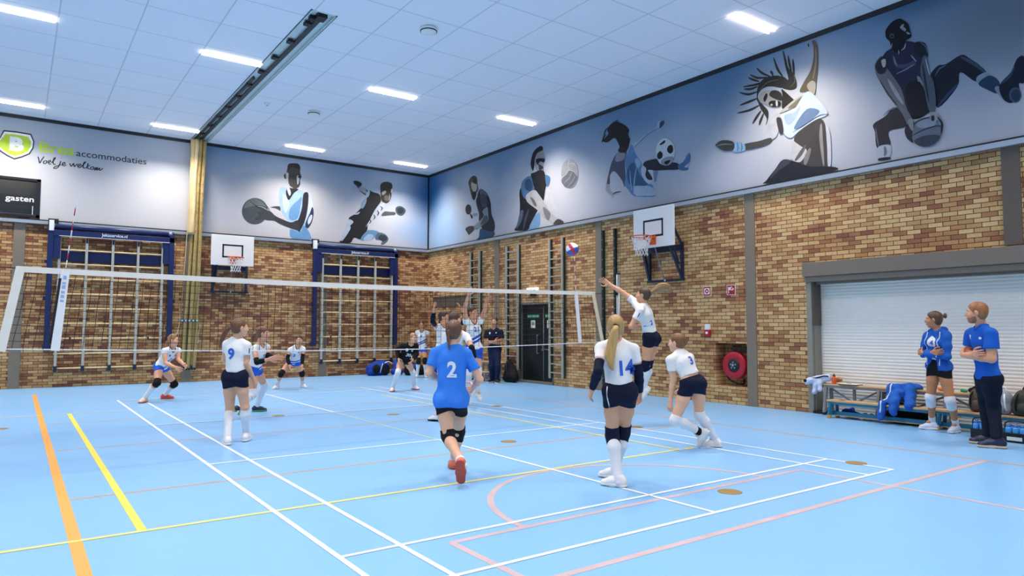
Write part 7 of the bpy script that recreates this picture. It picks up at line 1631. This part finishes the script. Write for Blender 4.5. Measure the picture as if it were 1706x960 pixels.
person('number2', 'person running away in blue jersey 2 with black shorts, braid and coral shoes', dict(home, jersey=C_LIB, shorts=M_BLACKCLOTH, skin='ebb391', hair='6b4630', braid=True, number='2', numcol=C_NUMW, numpos=(.56, .015, .22), collar=C_LIB, sock_t=(.86, .86), pad=M_BLACKCLOTH, brace=True, pad_t=(.82, .26), shoe=SH_ORANGE, sole=SO_RED, foot_l=-1.15, res=.0095, hem=-.07, loose=.02, sleeve=.62, girth=1.02, short_len=.32, fold=.005, hand_r=dict(curl=.7)))
person('setter', 'person in white shirt with one black forearm sleeve, mostly hidden behind the blue jersey', dict(home, skin='e6a984', hair='4f3427', sleeves='r', slv=(.86, .96), slvcol=M_BLACKCLOTH, sock_t=(.1, .1), shoe=SH_WHITE, sole=C_NAVY, res=.0125, hem=.08, hand_r=dict(curl=.4)))
person('number8', 'person crouching far left in white jersey 8, black knee pads and orange shoes', dict(away, jersey=striped(.2, .04, .012, .35), skin='e7a57e', hair='9b7145', number='8', numpos=(.56, .02, .15), pad=M_BLACKCLOTH, pad_t=(.80, .20), sock_t=(.30, .30), shoe=[SH_RED, SH_PEACH], sole=SO_RED, hand_r=dict(curl=.5), hand_l=dict(curl=.5), marks=[('jersey_mark', .78, -.06, .04, tri, C_NUM), ('jersey_mark', .78, .07, .04, dot(.02), C_NUM)]))
person('number7', 'person in white jersey 7 reaching forward, black arm sleeves and navy shoes', dict(away, jersey=striped(.16, .05, .014, .3), skin='e7a57e', hair='7c4f33', number='7', numpos=(.56, .02, .14), sleeves='lr', slv=(.72, .72), slvcol=M_BLACKCLOTH, sock_t=(-.02, -.02), pad=C_SOCK, shoe=SH_NAVY, sole=[SO_DARK, SO_GREEN][1], foot_r=-.6, hand_r=dict(curl=.25), hand_l=dict(curl=.25))) if 'number7' in POSE else None
person('receiver3', 'person crouching between the wall bars in white jersey 3 with two black arm sleeves', dict(away, jersey=striped(.16, .05, .014, .3), skin='e3a078', hair='46301f', number='3', numpos=(.54, .02, .14), sleeves='lr', slv=(.5, .94), slvcol=M_BLACKCLOTH, pad=M_BLACKCLOTH, sock_t=(.6, .6), marks=[('jersey_mark', .78, -.06, .04, tri, C_NUM), ('jersey_mark', .78, .07, .04, dot(.02), C_NUM)]))
person('libero30', 'person crouching in black long-sleeved jersey 30 with white knee socks', dict(away, jersey=M_BLACKCLOTH, shorts=M_BLACKCLOTH, skin='eaae8a', hair='a9855f', number='30', numcol=C_NUMW, numpos=(.55, .0, .14), collar=M_BLACKCLOTH, vneck=False, long=True, hem=-.04, loose=.022, pad=C_SOCK, sock_t=(.0, .0), sole=SO_RED, short_len=.15, marks=[('jersey_mark', .80, -.05, .04, dot(.022), C_NUMW), ('jersey_mark', .80, .08, .04, dot(.036), C_NUMW)]))
person('substitute', 'person standing against the back corner in striped white jersey, hands behind the back', dict(away, jersey=striped(.42), skin='d4966e', hair='3f2a20', number='4', numpos=(.72, .02, .12), pad=M_BLACKCLOTH, pad_t=(.72, .16), sock_t=(.22, .22), short_len=.3, hand_l=dict(curl=.4), hand_r=dict(curl=.4)))
person('blocker1', 'person behind the net with both arms up in navy arm sleeves, dark ponytail', dict(away, jersey=striped(.2), skin='e3a078', hair='402a1f', number='1', numpos=(.66, .0, .13), sleeves='lr', slv=(.42, .80), slvcol=C_NAVY, pad=C_SOCK, sock_t=(.1, .1), foot_l=-.7, foot_r=-.7, hand_l=dict(curl=.12, spread=1.0), hand_r=dict(curl=.12, spread=1.0)))
person('blocker21', 'person behind the net with both bare arms raised, white jersey 21 with blue diagonal stripes', dict(away, jersey=striped(.40, .07, .024), skin='e7a57e', hair='4e3529', number='21', numpos=(.70, -.02, .13), pad=C_SOCK, sock_t=(.1, .1), short_len=.42, foot_l=-.6, foot_r=-.7, u=1.07, hand_l=dict(curl=.12, spread=1.0), hand_r=dict(curl=.12, spread=1.0)))
person('coach_far', 'person in navy polo shirt and navy tracksuit trousers standing arms crossed beside the dark door', dict(FAR, male=True, skin='d6946e', hair='4a382c', cap=.006, jersey=C_NAVYPOLO, collar=C_NAVYPOLO, polo=True, hem=.03, loose=.018, sleeve=.6, shorts=C_NAVYTR, trousers=True, shoe=SH_BLACK, sole=SO_WHITE, u=1.11, girth=1.06, marks=[('polo_mark', .80, .09, .06, shield, C_NUMW), ('polo_mark', .82, -.08, .04, dot(.016), C_NUMW)], hand_l=dict(curl=.5), hand_r=dict(curl=.5)))
person('jacket_girl', 'person standing arms crossed in open blue hooded jacket, black shorts and white knee pads', dict(skin='c6845a', hair='5d3f2e', jersey=C_JACKET, open=True, long=True, tee=C_WHITE, numcol=C_NUM, hem=-.04, loose=.022, shorts=M_BLACKCLOTH, short_len=.30, pad=C_SOCK, pad_t=(.90, .36), sock=C_SOCK, sock_t=(.82, .82), shoe=SH_LILAC, sole=SO_WHITE, u=1.05, res=.0105, fold=.006, hand_l=dict(curl=.5), hand_r=dict(curl=.5)))
person('coach_man', 'person with short red hair and beard standing arms crossed in blue polo and dark jeans', dict(male=True, skin='e39f7a', hair='a2663d', beard=True, cap=.008, hairline=.022, jersey=C_POLO, collar=C_POLO, polo=True, hem=.0, loose=.018, sleeve=.58, shorts=C_DENIM, trousers=True, shoe=SH_NAVY, sole=SO_TAN, u=1.10, girth=1.03, res=.0105, fold=.005, marks=[('polo_mark', .80, .09, .06, shield, C_NUMW), ('polo_mark', .80, -.09, .04, dot(.018), C_NUMW)], hand_l=dict(curl=.55), hand_r=dict(curl=.5)))
# ------------------------------------------------------------------ benches, bags and bottles
M_CUT = mat('dark_wood_slot', '5b3a22', .6); M_YEL = mat('yellow_rubber', 'e0a62c', .5)
def gym_bench(label, xc, y0, y1, top, mframe, w=.24, beam=True, feet=(), slots_=(), brace=False, foot=None):
    t = thing('gym_bench', label, 'bench', (xc, (y0 + y1) / 2, 0))
    p = MB(); p.box((xc - w / 2, y1, top - .032), (xc + w / 2, y0, top)); pl = p.build('plank', M_PLANK, t, bevel=.006)
    p = MB(); p.box((xc - w / 2 + .01, y1 + .05, top - .075), (xc - w / 2 + .04, y0 - .03, top - .032)); p.box((xc + w / 2 - .04, y1 + .05, top - .075), (xc + w / 2 - .01, y0 - .03, top - .032)); p.build('side_rail', mframe, t)
    if beam:
        p = MB(); p.box((xc - .035, y1 + .04, .055), (xc + .035, y0 - .04, .115)); p.build('lower_beam', mframe, t)
        p = MB(); p.box((xc - .04, y1 + .04, .04), (xc + .04, y0 - .04, .055)); p.build('beam_edge', M_PLANK, t)
    for y in feet:
        p = MB()
        for s in (-1, 1): p.bar((xc + s * (w / 2 - .03), y, top - .05), (xc + s * (w / 2 + .02), y + .02, .03), .045, .06)
        p.bar((xc - w / 2, y + .02, .10), (xc + w / 2, y + .02, .10), .04, .04); lg = p.build('leg', mframe, t)
        for s in (-1, 1):
            p = MB(); p.cbox((xc + s * (w / 2 + .02), y + .02, .028), (.06, .06, .055)); p.build('rubber_foot', foot or M_BLACK, lg, bevel=.01)
    if brace:
        for a, b_ in zip(feet, feet[1:]):
            p = MB(); p.bar((xc, a, top - .06), (xc, (a + b_) / 2, .24), .02, .03); p.bar((xc, b_, top - .06), (xc, (a + b_) / 2, .24), .02, .03); p.box((xc - .02, (a + b_) / 2 - .02, .2), (xc + .02, (a + b_) / 2 + .02, top - .03)); p.build('brace', mframe, t)
    for y in slots_:
        p = MB(); p.box((xc - .055, y - .04, top - .002), (xc + .055, y + .04, top + .002)); p.build('grip_slot', M_CUT, pl)
    return t
gym_bench('long low gym bench with teal legs and yellow foot in front of the shutter', 9.93, -10.52, -14.6, .315, M_TEAL, feet=(-10.60, -12.35, -14.0), slots_=(-10.75, -12.0, -13.3), foot=M_YEL)
gym_bench('taller grey-legged gym bench standing behind the teal one against the shutter', 10.29, -10.12, -13.9, .565, M_GREYSTEEL, w=.22, beam=False, feet=(-10.3, -11.25, -12.3, -13.4), brace=True)
gym_bench('short far gym bench by the right wall behind the person in navy', 10.02, .85, -.42, .56, M_GREYSTEEL, w=.24, beam=False, feet=(.65, -.3), brace=False)
gym_bench('lower far gym bench in front of the short one, behind the person in navy', 9.64, .80, -.12, .28, M_GREYSTEEL, w=.22, beam=True, feet=(.6, -.02))

def soft(name, label, cat, prims, m, h=.012, ripple=.004, fq=40, cuts=(), k=.03, extra=None, seed=3):
    """a soft lump of cloth or bag grown from rounded pieces; prims = (a, b, r1, r2)"""
    P = [p[0] for p in prims] + [p[1] for p in prims]; r = max(max(p[2], p[3]) for p in prims)
    f = Field(*bbox(P, r + .05), h)
    for a, b, r1, r2 in prims: f.cone(a, b, r1, r2, k)
    for p_, n_ in cuts: f.cut(V(p_), V(n_))
    f.ripple(ripple, fq, seed)
    for p_, n_ in cuts: f.cut(V(p_), V(n_))
    c = np.mean(np.array(P), 0); t = thing(name, label, cat, (float(c[0]), float(c[1]), float(min(p[2] for p in P) - r * 0)))
    return t, mesh_obj('body' if extra is None else extra, [f.mesh()], m, t)
FL = [((0, 0, .004), (0, 0, -1))]
C_PALE = cloth_mat('pale_blue_jersey_cloth', 'cdd6ea'); C_DKBLUE = cloth_mat('dark_blue_bag_cloth', '1d3f9e'); C_BAGBLUE = cloth_mat('blue_bag_cloth', '2a4fb4'); C_GREYBAG = cloth_mat('grey_bag_cloth', '9a9aa4'); C_CAMO = mat('camouflage_cloth', '3a3a30', .8, var=.42, scale=14); C_BROWNBAG = cloth_mat('brown_bag_cloth', '6b5648'); C_BLACKBAG = cloth_mat('black_bag_cloth', '191a1e')

t, b_ = soft('training_jacket', 'pale blue and white training jacket draped over the left bench end', 'jacket',
    [((10.22, -10.15, .63), (10.24, -10.33, .67), .075, .06), ((10.20, -10.14, .62), (10.15, -10.10, .40), .06, .05), ((10.17, -10.20, .60), (10.14, -10.22, .45), .05, .045), ((10.16, -10.02, .60), (10.12, -9.97, .55), .045, .035), ((10.18, -10.10, .62), (10.15, -10.0, .60), .055, .05), ((10.3, -10.18, .62), (10.28, -10.26, .65), .06, .05)], C_PALE, ripple=.007, fq=50)
p = MB(); p.tube(smooth_path([(10.15, -10.02, .655), (10.14, -10.14, .66), (10.155, -10.28, .70), (10.18, -10.36, .70)], 6), .012, 6); p.build('navy_piping', C_NAVY, t)
p = MB(); p.ell((10.10, -9.955, .60), (.035, .03, .03), 10, 8); p.build('cuff', C_NAVY, t)
t, b_ = soft('cap', 'tan cloth cap lying behind the orange bottle on the bench', 'cap', [((10.36, -10.41, .63), (10.36, -10.48, .64), .05, .045), ((10.33, -10.47, .66), (10.31, -10.53, .65), .028, .02)], mat('tan_cap_cloth', 'b58a5c', .8), ripple=.003)
t = thing('drink_bottle', 'orange drink bottle with dark cap on the left bench end', 'bottle', (10.23, -10.44, .566))
p = MB(); p.lathe((10.23, -10.44, .566), [(.034, 0), (.038, .006), (.038, .10), (.030, .125), (.026, .135)], 20); p.build('bottle', mat('orange_plastic', 'e8662a', .4), t)
p = MB(); p.lathe((10.23, -10.44, .70), [(.027, 0), (.027, .02), (.012, .03), (.012, .05)], 16); p.build('cap', mat('brown_cap', '5a3b2a', .5), t)
t = thing('clipboard', 'dark clipboard with white paper lying on the upper bench', 'clipboard', (10.25, -10.72, .567))
p = MB(); p.box((10.14, -10.90, .567), (10.36, -10.56, .577)); p.build('board', M_BLACK, t, bevel=.003)
p = MB(); p.box((10.155, -10.88, .577), (10.345, -10.58, .584)); p.build('paper', M_WHITE, t)
p = MB(); p.tube([(10.24, -10.75, .592), (10.26, -10.66, .592)], .006, 6); p.build('pen', M_STEEL, t)
t, b_ = soft('blue_jacket', 'blue jacket with white stripe hanging over both benches', 'jacket',
    [((10.28, -11.50, .58), (10.28, -11.85, .59), .07, .07), ((10.16, -11.48, .58), (10.10, -11.50, .40), .07, .06), ((10.12, -11.50, .42), (9.92, -11.52, .34), .07, .06), ((9.80, -11.50, .34), (9.75, -11.49, .12), .06, .055), ((10.0, -11.62, .46), (9.80, -11.68, .34), .09, .075), ((9.80, -11.68, .34), (9.745, -11.70, .22), .075, .065), ((10.14, -11.78, .58), (9.98, -11.86, .42), .09, .08), ((9.98, -11.86, .40), (9.80, -11.92, .32), .08, .07), ((10.14, -11.6, .56), (10.06, -11.64, .46), .09, .09)], C_JACKET, ripple=.009, fq=45)
tr_ = BVHTree.FromPolygons([tuple(v.co) for v in b_.data.vertices], [tuple(q.vertices) for q in b_.data.polygons]); ps = []
for i in range(16):
    z = .64 - i * .030; o_ = Vector((9.3, -11.50, z)) - t.location; hh_ = tr_.ray_cast(o_, Vector((1, 0, 0)), 1.3)
    if hh_[0] is not None: ps.append(hh_[0] + t.location)
p = MB(); p.tube(ps, .012, 6); p.build('white_stripe', M_WHITE, t)
soft('blue_garment', 'crumpled blue garment on the floor under the teal bench', 'garment', [((10.09, -10.72, .09), (10.09, -10.85, .07), .07, .06), ((10.07, -10.8, .07), (10.08, -10.93, .06), .055, .05), ((10.12, -10.82, .13), (10.12, -10.78, .1), .05, .05)], C_DKBLUE, ripple=.008, fq=50, cuts=FL)
t, b_ = soft('sports_bag', 'black sports bag on the floor under the teal bench', 'bag', [((10.16, -11.5, .13), (10.16, -12.1, .13), .11, .11), ((10.13, -11.55, .10), (10.13, -12.05, .10), .1, .1)], C_BLACKBAG, ripple=.004, cuts=FL)
p = MB(); p.tube(smooth_path([(10.05, -11.6, .2), (10.0, -11.65, .27), (10.0, -11.95, .27), (10.05, -12.0, .2)], 6), .012, 6); p.build('handle', C_BLACKBAG, t)
t, b_ = soft('trainers', 'dark pair of shoes tucked beside the black bag under the bench', 'shoes', [((10.17, -11.02, .06), (10.09, -11.04, .05), .05, .045), ((10.17, -11.13, .06), (10.09, -11.15, .05), .05, .045)], mat('dark_brown_shoe', '30241f', .5), ripple=.001, k=.005, cuts=FL)
soft('black_backpack', 'small black bag behind the teal bench beside the hanging blue jacket', 'bag', [((10.46, -11.25, .33), (10.46, -11.5, .31), .055, .055), ((10.46, -11.3, .1), (10.46, -11.5, .1), .055, .055)], C_BLACKBAG, ripple=.004, cuts=FL)
soft('orange_garment', 'orange cloth on the upper bench behind the jacket wearer', 'garment', [((10.29, -12.18, .60), (10.29, -12.36, .595), .03, .028)], mat('orange_cloth', 'e0863f', .8), ripple=.003)
soft('green_cap', 'small green cloth on the upper bench right of the jacket wearer', 'garment', [((10.29, -12.50, .595), (10.29, -12.56, .59), .028, .022)], mat('green_cloth', '2f8f6a', .8), ripple=.003)
soft('black_garment', 'black crumpled garment on the upper bench left of the person in jeans', 'garment', [((10.30, -12.62, .61), (10.30, -12.76, .62), .04, .05), ((10.29, -12.68, .65), (10.30, -12.74, .68), .03, .02)], C_BLACKBAG, ripple=.006)
def backpack(label, x, y, z, w, d, hgt, m, strap, name='backpack'):
    t, b_ = soft(name, label, 'bag', [((x, y - w / 2 + .08, z + .09), (x, y + w / 2 - .08, z + .09), .1, .1), ((x, y - w / 2 + .09, z + hgt * .55), (x, y + w / 2 - .09, z + hgt * .55), .1, .1), ((x, y - w / 2 + .12, z + hgt - .09), (x, y + w / 2 - .12, z + hgt - .09), .085, .085)], m, ripple=.004, k=.06, cuts=[((0, 0, z + .004), (0, 0, -1))])
    t2 = MB(); t2.ell((x - .1, y, z + hgt * .32), (.045, w * .32, hgt * .2), 14, 10); t2.build('front_pocket', m, t)
    for s in (-1, 1):
        q = MB(); q.tube(smooth_path([(x - .07, y + s * w * .2, z + hgt - .06), (x - .12, y + s * w * .27, z + hgt * .65), (x - .12, y + s * w * .3, z + hgt * .3), (x - .06, y + s * w * .3, z + .06)], 6), .013, 6); q.build('strap', strap, t)
    q = MB(); q.tube(smooth_path([(x, y - .04, z + hgt - .02), (x, y - .03, z + hgt + .03), (x, y + .03, z + hgt + .03), (x, y + .04, z + hgt - .02)], 5), .009, 6); q.build('handle', strap, t)
backpack('brown backpack on the bench behind the person in jeans', 9.98, -12.84, .315, .22, .2, .36, C_BROWNBAG, C_BLACKBAG)
backpack('pale grey bag on the bench right of the person in jeans', 9.93, -13.18, .315, .20, .2, .36, C_GREYBAG, M_WHITE)
backpack('camouflage backpack at the right picture edge on the bench', 9.90, -13.48, .315, .34, .24, .38, C_CAMO, C_BLACKBAG)
# bottle crates
def crate(label, x, y, n, lab):
    t = thing('bottle_crate', label, 'bottle crate', (x, y, 0), 'bottle crates'); w, l, hh = .17, .27, .13
    p = MB(); p.box((x - w / 2, y - l / 2, .004), (x + w / 2, y + l / 2, .016))
    for s in (-1, 1): p.box((x + s * w / 2 - .006, y - l / 2, .004), (x + s * w / 2 + .006, y + l / 2, hh)); p.box((x - w / 2, y + s * l / 2 - .006, .004), (x + w / 2, y + s * l / 2 + .006, hh))
    p.build('crate_body', M_BLACK, t, bevel=.004)
    p = MB(); p.tube(smooth_path([(x, y - l / 2, hh), (x, y - l / 2 + .02, .27), (x, y + l / 2 - .02, .27), (x, y + l / 2, hh)], 6), .009, 6); p.build('carry_handle', M_BLACK, t)
    if lab:
        p = MB(); p.box((x - w / 2 - .009, y - .09, .03), (x - w / 2 - .006, y + .09, .08)); q = p.build('white_label', M_WHITE, t)
    k_ = 0
    for i in range(3):
        for s in (-1, 1):
            bx, by = x + s * .04, y + (i - 1) * .085
            b0 = thing('water_bottle', 'light blue squeeze bottle, %s one %s, in the %s' % (('right', 'middle', 'left')[i], 'in front' if s < 0 else 'at the back', n), 'bottle', (bx, by, .018), 'blue squeeze bottles in the crates')
            p = MB(); p.lathe((bx, by, .018), [(.033, 0), (.036, .01), (.036, .07), (.030, .09), (.036, .11), (.036, .17), (.028, .19)], 16); p.build('bottle', mat('light_blue_plastic', '4f9fe6', .35), b0)
            p = MB(); p.lathe((bx, by, .206), [(.028, 0), (.028, .018), (.01, .026), (.01, .045)], 14); p.build('cap', mat('blue_cap', '2763b8', .4), b0)
crate('black bottle crate left of the person in jeans', 9.50, -13.07, 'crate left of the jeans', False)
crate('black bottle crate with white label right of the person in jeans', 9.42, -13.50, 'crate with the white label', True)

# bags along the far walls
t, b_ = soft('duffel_bag', 'blue and black duffel bag on the floor below the right wall bars', 'bag', [((7.80, 4.15, .20), (8.20, 4.12, .26), .19, .21), ((7.75, 4.1, .12), (8.25, 4.1, .12), .14, .14), ((7.9, 4.15, .34), (8.2, 4.15, .38), .12, .12)], C_DKBLUE, ripple=.008, fq=26, cuts=FL)
p = MB(); p.ell((7.86, 3.92, .22), (.13, .06, .16), 16, 10); p.build('end_pocket', C_BLACKBAG, t)
p = MB(); p.ell((8.2, 3.93, .2), (.15, .05, .19), 16, 10); p.build('side_panel', C_BLACKBAG, t)
p = MB(); p.tube(smooth_path([(8.0, 3.93, .1), (8.02, 3.88, .25), (8.08, 3.9, .4)], 5), .012, 6); p.tube(smooth_path([(8.15, 3.9, .42), (8.28, 3.88, .46), (8.4, 3.9, .40)], 5), .014, 6); p.build('pale_piping', M_WHITE, t)
t, b_ = soft('gym_bag', 'upright royal blue gym bag standing right of the duffel bag', 'bag', [((8.70, 4.1, .12), (8.70, 4.1, .42), .16, .13), ((8.62, 4.1, .1), (8.78, 4.1, .1), .13, .13)], C_BAGBLUE, ripple=.008, fq=28, cuts=FL)
p = MB(); p.tube(smooth_path([(8.68, 3.95, .5), (8.68, 3.93, .42), (8.69, 3.94, .34)], 5), .012, 6); p.build('white_tag', M_WHITE, t)
t, b_ = soft('gym_bag', 'blue and black bag on the floor behind the player in black', 'bag', [((8.9, 3.6, .16), (9.3, 3.5, .16), .18, .18), ((9.0, 3.6, .32), (9.2, 3.55, .32), .1, .1)], C_BLACKBAG, ripple=.008, fq=28, cuts=FL)
p = MB(); p.ell((9.05, 3.42, .3), (.14, .05, .09), 14, 8); p.build('blue_flap', C_BAGBLUE, t)
t, b_ = soft('gym_bag', 'blue bag on the floor behind the legs of the standing substitute', 'bag', [((9.45, 3.1, .18), (9.75, 2.9, .18), .2, .2), ((9.5, 3.1, .4), (9.7, 3.0, .4), .12, .12)], C_DKBLUE, ripple=.008, fq=28, cuts=FL)
p = MB(); p.ell((9.43, 2.92, .33), (.08, .05, .06), 12, 8); p.build('pale_patch', C_LIB, t)
t, b_ = soft('backpack', 'tall black backpack leaning on the right wall beside the dark door', 'bag', [((9.90, -.66, .14), (9.92, -.98, .14), .14, .14), ((9.92, -.70, .30), (9.94, -.90, .26), .13, .13), ((9.95, -.68, .45), (9.96, -.82, .40), .11, .11), ((9.98, -.66, .62), (9.97, -.72, .52), .06, .09)], C_BLACKBAG, ripple=.006, fq=30, cuts=FL, k=.09)
p = MB(); p.tube(smooth_path([(9.88, -.66, .60), (9.82, -.74, .45), (9.76, -.86, .2)], 5), .014, 6); p.build('strap', M_BLACK, t)
